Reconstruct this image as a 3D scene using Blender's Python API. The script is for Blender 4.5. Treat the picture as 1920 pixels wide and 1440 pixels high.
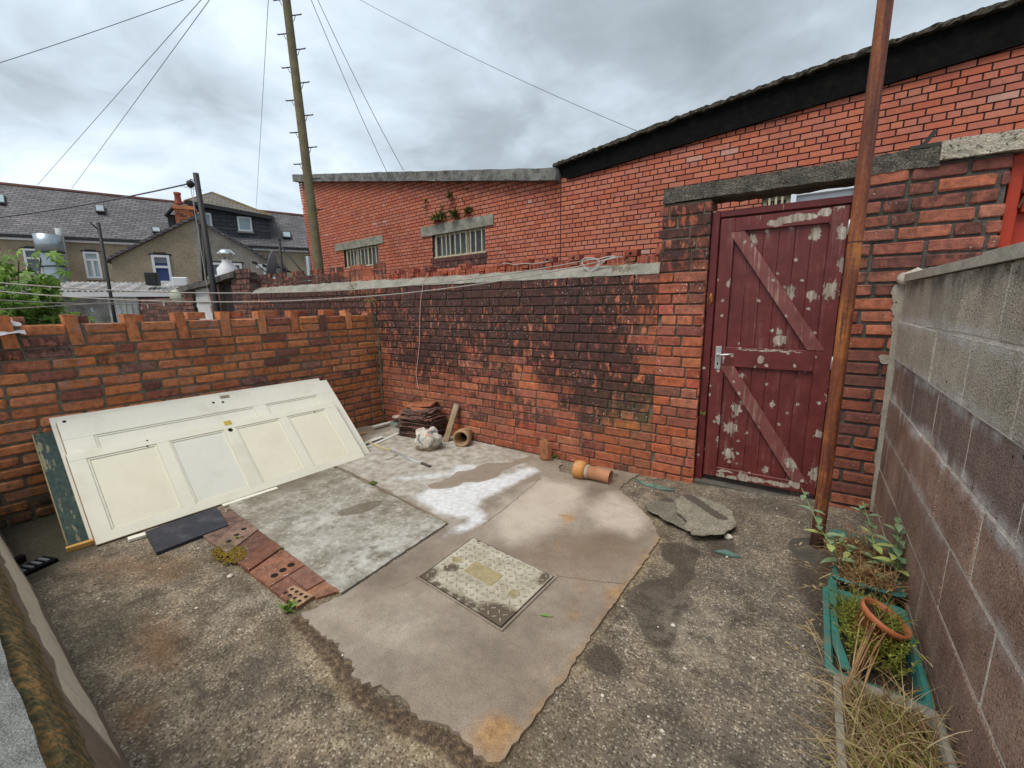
import bpy, math, random
import numpy as np
from mathutils import Vector as V, Matrix
from mathutils import noise as mnoise
random.seed(7)
R = math.radians
for o in list(bpy.data.objects): bpy.data.objects.remove(o)
S = bpy.context.scene
COL = S.collection

# ------------------------------------------------------------ camera
FPX = 805.32
YAW, PITCH, ROLL = -0.6066043, 0.1823476, -0.0128226
CAM = V((4.1156266, -3.2322484, 1.3623108))
cF = V((math.sin(YAW)*math.cos(PITCH), math.cos(YAW)*math.cos(PITCH), -math.sin(PITCH)))
_r = V((math.cos(YAW), -math.sin(YAW), 0)); _u = _r.cross(cF)
cR = _r*math.cos(ROLL) + _u*math.sin(ROLL)
cU = -_r*math.sin(ROLL) + _u*math.cos(ROLL)
cam = bpy.data.cameras.new('camera'); camo = bpy.data.objects.new('camera', cam); COL.objects.link(camo)
cam.sensor_width = 36; cam.sensor_fit = 'HORIZONTAL'; cam.lens = 36*FPX/1920
cam.clip_start = 0.02; cam.clip_end = 1500
m = Matrix((cR, cU, -cF)).transposed().to_4x4(); m.translation = CAM; camo.matrix_world = m
S.camera = camo

# ------------------------------------------------------------ exposure, world, sun
S.view_settings.view_transform = 'Standard'; S.view_settings.look = 'None'
S.view_settings.gamma = 1; S.view_settings.exposure = 0.95
SUN_EL, SUN_AZ = R(60), R(190)          # azimuth clockwise from +Y: high behind the camera
W = bpy.data.worlds.new('World'); S.world = W; W.use_nodes = True
wt = W.node_tree; wt.nodes.clear()

class NT:
    def attr(s, nm): return s.n('ShaderNodeAttribute', attribute_name=nm).outputs['Fac']
    def __init__(s, tree): s.t = tree
    def n(s, typ, ins=None, **props):
        nd = s.t.nodes.new(typ)
        for k, v in props.items(): setattr(nd, k, v)
        if ins:
            for k, v in ins.items():
                if v is None: continue
                sock = nd.inputs[k]
                if isinstance(v, bpy.types.NodeSocket): s.t.links.new(v, sock)
                else:
                    if sock.type == 'RGBA' and len(v) == 3: v = (*v, 1)
                    sock.default_value = v
        return nd
    def m(s, op, a, b=None, c=None, clamp=False):
        nd = s.n('ShaderNodeMath', operation=op, use_clamp=clamp)
        for i, v in enumerate((a, b, c)):
            if v is None: continue
            if isinstance(v, bpy.types.NodeSocket): s.t.links.new(v, nd.inputs[i])
            else: nd.inputs[i].default_value = v
        return nd.outputs[0]
    def vm(s, op, a, b=None):
        nd = s.n('ShaderNodeVectorMath', operation=op)
        for i, v in enumerate((a, b)):
            if v is None: continue
            if isinstance(v, bpy.types.NodeSocket): s.t.links.new(v, nd.inputs[i])
            else: nd.inputs[i].default_value = v
        return nd.outputs['Value' if op in ('LENGTH', 'DISTANCE', 'DOT_PRODUCT') else 'Vector']
    def mix(s, f, a, b, blend='MIX'):
        nd = s.n('ShaderNodeMix', data_type='RGBA', blend_type=blend)
        for i, v in ((0, f), (6, a), (7, b)):
            if isinstance(v, bpy.types.NodeSocket): s.t.links.new(v, nd.inputs[i])
            else: nd.inputs[i].default_value = v if i == 0 else ((*v, 1) if len(v) == 3 else v)
        return nd.outputs[2]
    def noise(s, vec, scale, detail=4, rough=.55, dist=0, out='Fac'):
        return s.n('ShaderNodeTexNoise', {'Vector': vec, 'Scale': scale, 'Detail': detail, 'Roughness': rough, 'Distortion': dist}).outputs[out]
    def vor(s, vec, scale, out='Distance', feature='F1', rnd=1.0):
        return s.n('ShaderNodeTexVoronoi', {'Vector': vec, 'Scale': scale, 'Randomness': rnd}, feature=feature).outputs[out]
    def ramp(s, fac, stops, interp='LINEAR'):
        nd = s.n('ShaderNodeValToRGB', {'Fac': fac}); cr = nd.color_ramp; cr.interpolation = interp
        while len(cr.elements) < len(stops): cr.elements.new(.5)
        for e, (p, c) in zip(cr.elements, stops):
            e.position = p; e.color = (*c, 1) if len(c) == 3 else c
        return nd.outputs[0]
    def ss(s, v, a, b, lo=0, hi=1):
        return s.n('ShaderNodeMapRange', {'Value': v, 'From Min': a, 'From Max': b, 'To Min': lo, 'To Max': hi}, interpolation_type='SMOOTHSTEP').outputs[0]
    def lin(s, v, a, b, lo=0, hi=1):
        return s.n('ShaderNodeMapRange', {'Value': v, 'From Min': a, 'From Max': b, 'To Min': lo, 'To Max': hi}).outputs[0]
    def vor2(s, vec, scale, out='Distance'):
        return s.n('ShaderNodeTexVoronoi', {'Vector': vec, 'Scale': scale}, feature='F1', voronoi_dimensions='2D').outputs[out]
    def xz(s, vec): q = s.sep(vec); return s.n('ShaderNodeCombineXYZ', {0: q[0], 1: q[2], 2: 0.}).outputs[0]
    def scale(s, vec, xyz): return s.vm('MULTIPLY', vec, xyz)
    def pos(s): return s.n('ShaderNodeNewGeometry').outputs['Position']
    def blobs(s, vec, lst):
        """soft ellipses (centre, radii, strength) on a vector socket; returns the largest"""
        acc = None
        for c, r, k in lst:
            d = s.vm('SUBTRACT', vec, c); d = s.vm('DIVIDE', d, r); L = s.vm('LENGTH', d)
            w = s.lin(L, 0, 1, k, 0)
            acc = w if acc is None else s.m('MAXIMUM', acc, w)
        return acc
    def seg(s, vec, a, b_, w):
        ab = (b_[0]-a[0], b_[1]-a[1]); L = math.hypot(*ab); d = (ab[0]/L, ab[1]/L, 0); q = s.vm('SUBTRACT', vec, (a[0], a[1], 0))
        t = s.vm('DOT_PRODUCT', q, d); e = s.m('ABSOLUTE', s.vm('DOT_PRODUCT', q, (-d[1], d[0], 0)))
        return s.m('MULTIPLY', s.ss(e, w, w*.3), s.m('MULTIPLY', s.m('GREATER_THAN', t, 0.), s.m('LESS_THAN', t, L)))
    def warp(s, vec, scale, amt, detail=3):
        nz = s.noise(vec, scale, detail, .6, out='Color')
        return s.vm('ADD', vec, s.vm('MULTIPLY', s.vm('SUBTRACT', nz, (.5, .5, .5)), (amt, amt, amt)))
    def sep(s, vec): nd = s.n('ShaderNodeSeparateXYZ', {0: vec}); return nd.outputs

w = NT(wt)
sky = w.n('ShaderNodeTexSky', sky_type='NISHITA', sun_disc=False, sun_elevation=SUN_EL, sun_rotation=SUN_AZ, air_density=1.0, dust_density=2.0)
gen = w.n('ShaderNodeTexCoord').outputs['Generated']
gx, gy, gz = w.sep(gen)
den = w.m('ADD', w.m('MAXIMUM', gz, 0.0), 0.22)
cv = w.n('ShaderNodeCombineXYZ', {0: w.m('DIVIDE', gx, den), 1: w.m('DIVIDE', gy, den), 2: 0.0}).outputs[0]
cvw = w.warp(cv, 1.1, .55)
n1 = w.noise(cvw, .85, 5, .5)
n2 = w.noise(w.vm('ADD', cvw, (5.2, 1.7, 0)), 2.6, 5, .55)
cl = w.m('ADD', w.m('MULTIPLY', n1, .74), w.m('MULTIPLY', n2, .26))
# darker bank of cloud high up over the terrace, lighter band at the horizon
cl = w.m('ADD', w.m('MULTIPLY', w.m('SUBTRACT', cl, .5), 1.35), w.ss(gz, .0, .45, .68, .45))
cloud = w.ramp(cl, [(.30, (.22, .255, .28)), (.44, (.33, .385, .425)), (.55, (.49, .57, .64)), (.70, (.70, .80, .90))])
cloudv = w.vm('MULTIPLY', cloud, (7.6, 7.5, 7.5))
mixc = w.mix(.06, cloudv, sky.outputs[0])
bg = w.n('ShaderNodeBackground', {'Color': mixc, 'Strength': .1})
wo = w.n('ShaderNodeOutputWorld', {'Surface': bg.outputs[0]})

sd = bpy.data.lights.new('sun', 'SUN'); sd.energy = 1.5; sd.angle = R(34); sd.color = (1, .94, .855)
so = bpy.data.objects.new('sun', sd); COL.objects.link(so)
sdir = V((math.sin(SUN_AZ)*math.cos(SUN_EL), math.cos(SUN_AZ)*math.cos(SUN_EL), math.sin(SUN_EL)))
so.rotation_euler = sdir.to_track_quat('Z', 'Y').to_euler(); so.location = (4, -6, 9)

# ------------------------------------------------------------ surveying helpers: real points from directions of sight
def ray(u, v): return cF + cR*((u-960)/FPX) + cU*((720-v)/FPX)
def onZ(u, v, z=0.): d = ray(u, v); return CAM + d*((z-CAM.z)/d.z)
def onY(u, v, y=0.): d = ray(u, v); return CAM + d*((y-CAM.y)/d.y)
def onX(u, v, x=0.): d = ray(u, v); return CAM + d*((x-CAM.x)/d.x)
def sstep(t): t = min(max(t, 0), 1); return t*t*(3-2*t)
def gh(x, y): return .085*sstep((x-2.6)/1.9)*min(max((y+1.6)/1.6, 0), 1)
def onG(u, v, h=0.):
    P = onZ(u, v, h)
    for _ in range(8): P = onZ(u, v, gh(P.x, P.y)+h)
    return P
class Plane:
    def __init__(s, p0, az):
        a = R(az); s.p0 = V(p0); s.n = V((math.cos(a), -math.sin(a), 0)); s.d = V((math.sin(a), math.cos(a), 0))
        if s.n.dot(CAM-s.p0) < 0: s.n = -s.n
    def at(s, u, v, off=0.):
        d = ray(u, v); return CAM + d*((s.p0+s.n*off-CAM).dot(s.n)/d.dot(s.n))
    def uz(s, u, v): p = s.at(u, v); return (p-s.p0).dot(s.d), p.z
    def P(s, a, z, off=0.): q = s.p0 + s.d*a + s.n*off; return V((q.x, q.y, z))

# ------------------------------------------------------------ mesh helpers
class MB:
    def __init__(s): s.v = []; s.f = []; s.mi = []; s.cur = 0; s.sm = []; s.smooth = False
    def add(s, vs, fs, smooth=None):
        b = len(s.v); s.v += [V(p) for p in vs]
        for f in fs: s.f.append([b+i for i in f]); s.mi.append(s.cur); s.sm.append(s.smooth if smooth is None else smooth)
    def box(s, lo, hi, bev=0):
        x0, y0, z0 = lo; x1, y1, z1 = hi
        s.obox(V(((x0+x1)/2, (y0+y1)/2, (z0+z1)/2)), V((1, 0, 0)), V((0, 1, 0)), V((0, 0, 1)), abs(x1-x0)/2, abs(y1-y0)/2, abs(z1-z0)/2, bev)
    def obox(s, c, a, b, n, ha, hb, hn, bev=0):
        c = V(c); a = V(a); b = V(b); n = V(n)
        if bev <= 0:
            vs = [c+a*(ha*i)+b*(hb*j)+n*(hn*k) for k in (-1, 1) for j in (-1, 1) for i in (-1, 1)]
            s.add(vs, [(0, 2, 3, 1), (4, 5, 7, 6), (0, 1, 5, 4), (2, 6, 7, 3), (0, 4, 6, 2), (1, 3, 7, 5)]); return
        e = min(bev, ha*.45, hb*.45, hn*.45)
        vs = []; idx = {}
        for i in (-1, 1):
            for j in (-1, 1):
                for k in (-1, 1):
                    for ax in range(3):
                        d = [ha-e, hb-e, hn-e]; d[ax] += e
                        idx[(i, j, k, ax)] = len(vs); vs.append(c+a*(d[0]*i)+b*(d[1]*j)+n*(d[2]*k))
        fs = []
        def q(keys, out):
            ids = [idx[k] for k in keys]; p = [vs[i] for i in ids]
            nn = (p[1]-p[0]).cross(p[2]-p[0])
            if nn.dot(out) < 0: ids = ids[::-1]
            fs.append(tuple(ids))
        for sg in (-1, 1):
            q([(sg, -1, -1, 0), (sg, 1, -1, 0), (sg, 1, 1, 0), (sg, -1, 1, 0)], a*sg)
            q([(-1, sg, -1, 1), (1, sg, -1, 1), (1, sg, 1, 1), (-1, sg, 1, 1)], b*sg)
            q([(-1, -1, sg, 2), (1, -1, sg, 2), (1, 1, sg, 2), (-1, 1, sg, 2)], n*sg)
        for i in (-1, 1):
            for j in (-1, 1):
                q([(i, j, -1, 0), (i, j, -1, 1), (i, j, 1, 1), (i, j, 1, 0)], a*i+b*j)
                q([(i, -1, j, 0), (i, -1, j, 2), (i, 1, j, 2), (i, 1, j, 0)], a*i+n*j)
                q([(-1, i, j, 1), (-1, i, j, 2), (1, i, j, 2), (1, i, j, 1)], b*i+n*j)
                for k in (-1, 1): q([(i, j, k, 0), (i, j, k, 1), (i, j, k, 2)], a*i+b*j+n*k)
        s.add(vs, fs)
    def bar(s, p, q, wd, th, up=(0, 0, 1), bev=0):
        p = V(p); q = V(q); a = (q-p); L = a.length; a.normalize(); up = V(up)
        b = up.cross(a)
        if b.length < 1e-4: b = V((1, 0, 0)).cross(a)
        b.normalize(); n = a.cross(b)
        s.obox((p+q)/2, a, b, n, L/2, wd/2, th/2, bev)
    def tube(s, pts, r, seg=8, cap=True, smooth=True):
        pts = [V(p) for p in pts]; n = len(pts); rs = r if isinstance(r, (list, tuple)) else [r]*n
        b = len(s.v); prev = None
        for i, p in enumerate(pts):
            t = (pts[min(i+1, n-1)]-pts[max(i-1, 0)]).normalized()
            if prev is None: x = t.orthogonal().normalized()
            else: x = (prev-t*prev.dot(t)).normalized()
            prev = x; y = t.cross(x)
            for k in range(seg):
                a = 2*math.pi*k/seg; s.v.append(p+(x*math.cos(a)+y*math.sin(a))*rs[i])
        for i in range(n-1):
            for k in range(seg):
                k2 = (k+1) % seg; s.f.append([b+i*seg+k, b+i*seg+k2, b+(i+1)*seg+k2, b+(i+1)*seg+k]); s.mi.append(s.cur); s.sm.append(smooth)
        if cap:
            s.f.append([b+k for k in range(seg)][::-1]); s.mi.append(s.cur); s.sm.append(False)
            s.f.append([b+(n-1)*seg+k for k in range(seg)]); s.mi.append(s.cur); s.sm.append(False)
    def lathe(s, o, ax, prof, seg=24, smooth=True, jit=0):
        o = V(o); ax = V(ax).normalized(); x = ax.orthogonal().normalized(); y = ax.cross(x); b = len(s.v)
        for r, h in prof:
            for k in range(seg):
                a = 2*math.pi*k/seg; rr = r*(1+random.uniform(-jit, jit)); s.v.append(o+ax*h+(x*math.cos(a)+y*math.sin(a))*rr)
        for i in range(len(prof)-1):
            for k in range(seg):
                k2 = (k+1) % seg; s.f.append([b+i*seg+k, b+i*seg+k2, b+(i+1)*seg+k2, b+(i+1)*seg+k]); s.mi.append(s.cur); s.sm.append(smooth)
    def slab(s, pts, th, n=None):
        """polygon pts (3d, outline) extruded by vector n*th downward"""
        pts = [V(p) for p in pts]; k = len(pts); n = V(n) if n is not None else V((0, 0, 1))
        nn = V((0, 0, 0))
        for i in range(k): nn += (pts[i]-pts[0]).cross(pts[(i+1) % k]-pts[0])
        if nn.dot(n) < 0: pts = pts[::-1]
        vs = pts+[p-n*th for p in pts]
        s.add(vs, [tuple(range(k)), tuple(range(2*k-1, k-1, -1))]+[(i+k, (i+1) % k+k, (i+1) % k, i) for i in range(k)])
    def build(s, name, mats, parent=None, loc=None):
        me = bpy.data.meshes.new(name)
        if parent is not None: o0 = wloc(parent)
        elif loc is not None: o0 = V(loc)
        else:
            xs = [p.x for p in s.v]; ys = [p.y for p in s.v]; zs = [p.z for p in s.v]
            o0 = V(((min(xs)+max(xs))/2, (min(ys)+max(ys))/2, min(zs)))
        me.from_pydata([p-o0 for p in s.v], [], s.f)
        if not isinstance(mats, (list, tuple)): mats = [mats]
        for mt in mats: me.materials.append(mt)
        me.polygons.foreach_set('material_index', s.mi); me.polygons.foreach_set('use_smooth', s.sm)
        me.update()
        ob = bpy.data.objects.new(name, me); COL.objects.link(ob)
        if parent is not None: ob.parent = parent
        else: ob.location = o0
        return ob
def wloc(o):
    p = V(o.location)
    while o.parent: o = o.parent; p += o.location
    return p
def thing(name, label, cat, loc, group=None):
    o = bpy.data.objects.new(name, None); COL.objects.link(o); o.location = loc; o.empty_display_size = .1
    o['label'] = label; o['category'] = cat
    if group: o['group'] = group
    return o
def tag(o, label, cat, group=None):
    o['label'] = label; o['category'] = cat
    if group: o['group'] = group
    return o
def dupe(root, label, dloc=(0, 0, 0), rot=None):
    r = root.copy(); COL.objects.link(r); r.location = V(root.location)+V(dloc); r['label'] = label
    if rot: r.rotation_euler = rot
    for ch in list(root.children):
        c = ch.copy(); COL.objects.link(c); c.parent = r
        for g in list(ch.children): d = g.copy(); COL.objects.link(d); d.parent = c
    return r

# ------------------------------------------------------------ materials
def mat(name):
    mt = bpy.data.materials.new(name); mt.use_nodes = True; t = mt.node_tree; t.nodes.clear()
    x = NT(t); b = x.n('ShaderNodeBsdfPrincipled'); o = x.n('ShaderNodeOutputMaterial', {'Surface': b.outputs[0]})
    x.mat = mt; x.b = b; b.inputs['Specular IOR Level'].default_value = .35
    return x
def fin(x, col, rough=.8, bump=None, dist=.004, strength=1.0, **kw):
    for k, v in (('Base Color', col), ('Roughness', rough)):
        s = x.b.inputs[k]
        if isinstance(v, bpy.types.NodeSocket): x.t.links.new(v, s)
        else: s.default_value = (*v, 1) if k == 'Base Color' and len(v) == 3 else v
    for k, v in kw.items(): x.b.inputs[k.replace('_', ' ')].default_value = v
    if bump is not None:
        bn = x.n('ShaderNodeBump', {'Height': bump, 'Distance': dist, 'Strength': strength}); x.t.links.new(bn.outputs[0], x.b.inputs['Normal'])
    return x.mat
def simple(name, c, rough=.6, var=.25, sc=8, bump=.002, metal=0, dirt=None, dirtamt=.5):
    x = mat(name); p = x.pos(); n = x.noise(p, sc, 5, .6); n2 = x.noise(p, sc*6, 3)
    k = x.m('ADD', x.m('MULTIPLY', n, .7), x.m('MULTIPLY', n2, .3))
    c1 = tuple(min(1, a*(1+var)) for a in c); c0 = tuple(a*(1-var) for a in c)
    col = x.ramp(k, [(.3, c0), (.7, c1)])
    if dirt: col = x.mix(x.m('MULTIPLY', x.ss(x.noise(p, sc*.6, 6, .65), .5, .68), dirtamt), col, dirt)
    return fin(x, col, rough, k, bump, Metallic=metal)

def brick_mat(name, stops, axis='x', soot=None, soot_bias=-.35, pale=None, moss=None, white=.0, rgh=.85, tint=None, chips=.62, burnt=.7, grime=.3, per='island', var=1.):
    x = mat(name); g = x.n('ShaderNodeNewGeometry'); p = g.outputs['Position']; rnd = g.outputs['Random Per Island'] if per == 'island' else x.n('ShaderNodeObjectInfo').outputs['Random']
    pw = x.warp(p, 9, .05)
    base = x.ramp(rnd, stops, 'CONSTANT')
    r2 = x.m('FRACT', x.m('MULTIPLY', rnd, 17.31)); r3 = x.m('FRACT', x.m('MULTIPLY', rnd, 71.77))
    hv = x.n('ShaderNodeHueSaturation', {'Hue': x.lin(r2, 0, 1, .497, .503), 'Saturation': x.lin(r3, 0, 1, .90, 1.02), 'Value': x.lin(r2, 0, 1, 1-.2*var, 1+.18*var), 'Color': base}).outputs[0]
    nb = x.noise(p, 22, 6, .65); nf = x.noise(p, 120, 3, .6)
    col = x.mix(1.0, hv, x.ramp(nb, [(.28, (1-.55*var,)*3), (.5, (1, 1, 1)), (.72, (1+.38*var, 1+.34*var, 1+.28*var))]), 'MULTIPLY')
    col = x.mix(1.0, col, x.ramp(nf, [(.3, (.85, .85, .85)), (.7, (1.12, 1.12, 1.12))]), 'MULTIPLY')
    # small burnt spots and pits
    col = x.mix(x.m('MULTIPLY', x.ss(x.noise(p, 45, 4, .7), .62, .70), burnt), col, (.05, .03, .028))
    col = x.mix(x.m('MULTIPLY', x.ss(x.noise(p, 1.9, 6, .65), .46, .68), grime), col, (.085, .052, .040))
    if soot is not None:
        bl = x.blobs(pw, soot) if soot else 0.0
        sm = x.m('ADD', x.m('ADD', bl, soot_bias), x.m('ADD', x.m('MULTIPLY', x.noise(p, 3.2, 5, .6), .9), x.m('MULTIPLY', rnd, .30)))
        vs = x.scale(p, (19, 19, 8))
        ch = x.noise(vs, 1, 5, .65)
        sm = x.m('SUBTRACT', sm, x.m('MULTIPLY', x.ss(ch, .5, .66), chips))
        f = x.ss(sm, .30, .66)
        col = x.mix(x.m('MULTIPLY', f, .93), col, x.ramp(nb, [(.3, (.016, .011, .010)), (.7, (.085, .038, .033))]))
    if pale: # purple-grey limed bricks
        f = x.m('MULTIPLY', x.ss(x.noise(p, 14, 5, .7), .42, .62), x.ss(r3, .72, .76)); col = x.mix(x.m('MULTIPLY', f, .6), col, pale)
    if moss:
        f = x.blobs(pw, moss); f = x.m('MULTIPLY', f, x.ss(x.noise(p, 18, 5, .65), .38, .6)); col = x.mix(f, col, (.095, .085, .03))
    if white: # lime and mortar specks
        v = x.noise(p, 75, 3, .6); f = x.m('MULTIPLY', x.ss(v, .645, .675), x.ss(x.noise(p, 2.3, 3), .42, .58)); col = x.mix(x.m('MULTIPLY', f, white), col, (.72, .68, .62))
    bh = x.m('ADD', x.m('MULTIPLY', nb, .6), x.m('MULTIPLY', nf, .4))
    return fin(x, col, rgh, bh, .006)
def mortar_mat(name, c, soot=None, bias=-.3, green=0):
    x = mat(name); p = x.pos(); pw = x.warp(p, 9, .05); n = x.noise(p, 30, 6, .7)
    col = x.ramp(n, [(.3, tuple(a*.55 for a in c)), (.7, tuple(a*1.3 for a in c))])
    if soot is not None:
        bl = x.blobs(pw, soot) if soot else 0.0
        f = x.ss(x.m('ADD', x.m('ADD', bl, bias), x.m('MULTIPLY', x.noise(p, 3.2, 5, .6), .9)), .3, .55)
        col = x.mix(x.m('MULTIPLY', f, .85), col, (.035, .03, .028))
    if green: col = x.mix(x.m('MULTIPLY', x.ss(x.noise(p, 7, 5, .65), .5, .62), green), col, (.07, .075, .03))
    return fin(x, col, .95, x.m('ADD', n, x.noise(p, 160, 2)), .006)

def concrete_mat(name, c0, c1, sc=5, speck=.5, stain=None, stainc=(.1, .08, .05), bumpd=.004, rough=.85, pit=0):
    x = mat(name); p = x.pos(); n = x.noise(p, sc, 7, .62); n2 = x.noise(p, sc*14, 4, .6)
    col = x.ramp(n, [(.3, c0), (.68, c1)])
    col = x.mix(1.0, col, x.ramp(n2, [(.3, (1-speck*.6,)*3), (.7, (1+speck*.4,)*3)]), 'MULTIPLY')
    if stain: col = x.mix(x.m('MULTIPLY', x.ss(x.noise(p, sc*1.7, 6, .7), .48, .63), stain), col, stainc)
    h = x.m('ADD', x.m('MULTIPLY', n, .5), n2)
    if pit:
        v = x.ss(x.noise(p, 55, 3, .7), .36, .42); col = x.mix(x.m('MULTIPLY', x.m('SUBTRACT', 1, v), .75), col, (.03, .028, .025)); h = x.m('ADD', h, x.m('MULTIPLY', v, pit))
    return fin(x, col, rough, h, bumpd)

# brick palettes (linear)
ORG = [(0, (.48, .158, .050)), (.26, (.45, .138, .046)), (.48, (.50, .170, .052)), (.70, (.40, .118, .047)), (.84, (.27, .085, .05)), (.90, (.18, .066, .05)), (.94, (.44, .14, .05)), (.975, (.28, .125, .095))]
RED = [(0, (.37, .098, .044)), (.28, (.41, .112, .047)), (.5, (.34, .088, .043)), (.70, (.27, .070, .041)), (.82, (.44, .135, .053)), (.89, (.20, .066, .042)), (.96, (.38, .082, .05))]
DRK = [(0, (.27, .076, .046)), (.25, (.34, .10, .052)), (.45, (.19, .060, .046)), (.65, (.37, .115, .060)), (.8, (.22, .072, .05)), (.92, (.42, .14, .08))]
FAC = [(0, (.475, .132, .072)), (.3, (.45, .122, .067)), (.55, (.49, .143, .077)), (.85, (.415, .112, .066)), (.996, (.50, .27, .21))]
FAR = [(0, (.16, .07, .055)), (.35, (.20, .085, .06)), (.6, (.12, .055, .048)), (.8, (.24, .095, .06))]
SOOT = [((1.6, 0, 1.45), (2.6, .6, .5), 1.0), ((.8, 0, 1.0), (.75, .6, .6), .78), ((1.7, 0, 1.1), (.9, .6, .5), .62), ((2.55, 0, 1.0), (.75, .6, .6), .88), ((2.75, 0, .7), (.7, .6, .35), .72), ((.3, 0, 1.2), (.5, .6, .6), .62), ((1.7, 0, .55), (.8, .6, .35), .35), ((-1.8, 0, 1.4), (2.4, .6, .9), 1.0)]
m_back = brick_mat('back_wall_brick', RED, soot=SOOT, soot_bias=-.30, white=.85, grime=.5, var=.9, moss=[((3.2, 0, .45), (.7, .5, .35), .9), ((.6, 0, .4), (.7, .5, .35), .4), ((3.4, 0, .1), (.6, .5, .15), .7)])
m_backm = mortar_mat('back_wall_mortar', (.18, .15, .115), soot=SOOT, bias=-.25, green=.35)
m_pier = brick_mat('gate_pier_brick', RED, soot=[((3.3, 0, 1.85), (.6, .5, .6), .55)], soot_bias=-.40, white=.9)
m_pierr = brick_mat('right_pier_brick', DRK, soot=[((4.4, 0, 1.7), (.8, .5, .4), .35)], soot_bias=-.38, white=.4, chips=.3)
m_pierrm = mortar_mat('right_pier_mortar', (.10, .095, .085), green=.2)
m_left = brick_mat('left_wall_brick', ORG, axis='y', grime=.45, soot=[((0, -2.9, 1.2), (.5, .7, .4), .30), ((0, -3.0, .1), (.5, .9, .35), .42), ((0, -1.6, 1.3), (.5, 1.6, .1), .2)], soot_bias=-.42, pale=(.33, .2, .17), white=.3,
                   moss=[((0, -2.9, .05), (.5, 1.0, .3), .8), ((0, -.05, .6), (.3, .14, 1.0), .7)])
m_leftm = mortar_mat('left_wall_mortar', (.19, .165, .12), soot=[((0, -2.9, 1.25), (.5, .8, .3), .3)], bias=-.3, green=.5)
m_fac = brick_mat('pressed_red_brick', FAC, soot=None, white=.25, burnt=.2, grime=.22, var=.30)
m_facm = mortar_mat('dark_lane_mortar', (.045, .028, .026))
m_far = brick_mat('old_brown_brick', FAR, soot=[], soot_bias=-.1, white=.3)
m_farm = mortar_mat('old_brown_mortar', (.13, .11, .09))
m_chim = brick_mat('chimney_brick', ORG)
m_conc = concrete_mat('weathered_concrete', (.16, .155, .13), (.34, .33, .28), 6, .6, .4, (.09, .1, .05))
m_fillet = concrete_mat('sloped_mortar', (.20, .19, .16), (.36, .34, .29), 9, .6, .35, (.13, .13, .07), .008)
m_lintel = concrete_mat('dark_pebbly_lintel', (.07, .064, .052), (.21, .19, .155), 9, 1.5, .45, (.035, .033, .026), .014)
m_lintel2 = concrete_mat('pale_roughcast_lintel', (.42, .38, .30), (.60, .55, .45), 9, .6, .1, (.3, .27, .2), .012, pit=.8)
m_mort = concrete_mat('pale_mortar_smear', (.33, .29, .23), (.52, .47, .39), 12, .5, .2, (.2, .18, .14), .006)
m_coping = concrete_mat('pale_coping', (.34, .31, .25), (.47, .44, .37), 6, .3, .3, (.2, .19, .15), .003)
m_black = simple('black_bitumen', (.0055, .0055, .0055), .9, .5, 12, .004, dirt=(.018, .018, .015), dirtamt=.3); m_black.node_tree.nodes['Principled BSDF'].inputs['Specular IOR Level'].default_value = .08
m_lich = concrete_mat('mossy_grey_edge', (.03, .028, .02), (.16, .145, .105), 22, 1.1, .7, (.018, .018, .01), .014)

# ------------------------------------------------------------ ground
def gb(u, v, rx, ry, k=1.): q = onG(u, v); return ((q.x, q.y, 0), (rx, ry, 1.5), k)
def chain(pts, rx, ry, k=1., n=4):
    out = []
    for p, q in zip(pts[:-1], pts[1:]):
        for i in range(n): t = i/n; out.append(gb(p[0]+(q[0]-p[0])*t, p[1]+(q[1]-p[1])*t, rx, ry, k))
    return out+[gb(*pts[-1], rx, ry, k)]
# outlines of stains on the ground, as real shapes in the yard (world xy)
def poly(*px): return np.array([[*onG(u, v)[:2]] for u, v in px])
def c8(*p): return poly(*[(562+a/1.5375, 712+b_/1.5375) for a, b_ in p])
def sdist(P, poly_, closed=True):
    """distance inside (positive) a polygon, or minus the distance to an open line"""
    A = poly_; B = np.roll(poly_, -1, 0)
    if not closed: A, B = A[:-1], B[:-1]
    d = np.full(len(P), 1e9); ins = np.zeros(len(P), bool)
    for a, b_ in zip(A, B):
        ab = b_-a; t = np.clip(((P-a)@ab)/max(ab@ab, 1e-12), 0, 1); q = a+t[:, None]*ab; d = np.minimum(d, np.hypot(*(P-q).T))
        if closed: c_ = (a[1] > P[:, 1]) != (b_[1] > P[:, 1]); xx = a[0]+(P[:, 1]-a[1])/(b_[1]-a[1]+1e-12)*(b_[0]-a[0]); ins ^= c_ & (P[:, 0] < xx)
    return np.where(ins, d, -d) if closed else -d
def mask(P, shapes):
    """shapes: (outline, softness, strength[, line half-width]); returns 0..1 per point, .5 on the outline"""
    m_ = np.zeros(len(P))
    wob = np.array([mnoise.noise(V((x*7, y*7, 0)))*.022+mnoise.noise(V((x*19, y*19, 3)))*.012 for x, y in P])
    for sh in shapes:
        d = sdist(P, sh[0], len(sh) < 4)+(sh[3] if len(sh) > 3 else 0)+wob; m_ = np.maximum(m_, np.clip(.5+.5*d/sh[1], 0, 1)*sh[2])
    return m_
def paint(me, masks):
    P = np.array([[v.co.x, v.co.y] for v in me.vertices])
    for nm, sh in masks.items():
        near = (P[:, 0] > -1) & (P[:, 0] < 6) & (P[:, 1] > -4) & (P[:, 1] < .5); val = np.zeros(len(P)); val[near] = mask(P[near], sh)
        at = me.attributes.new(nm, 'FLOAT', 'POINT'); at.data.foreach_set('value', val.astype(np.float32))
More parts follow.
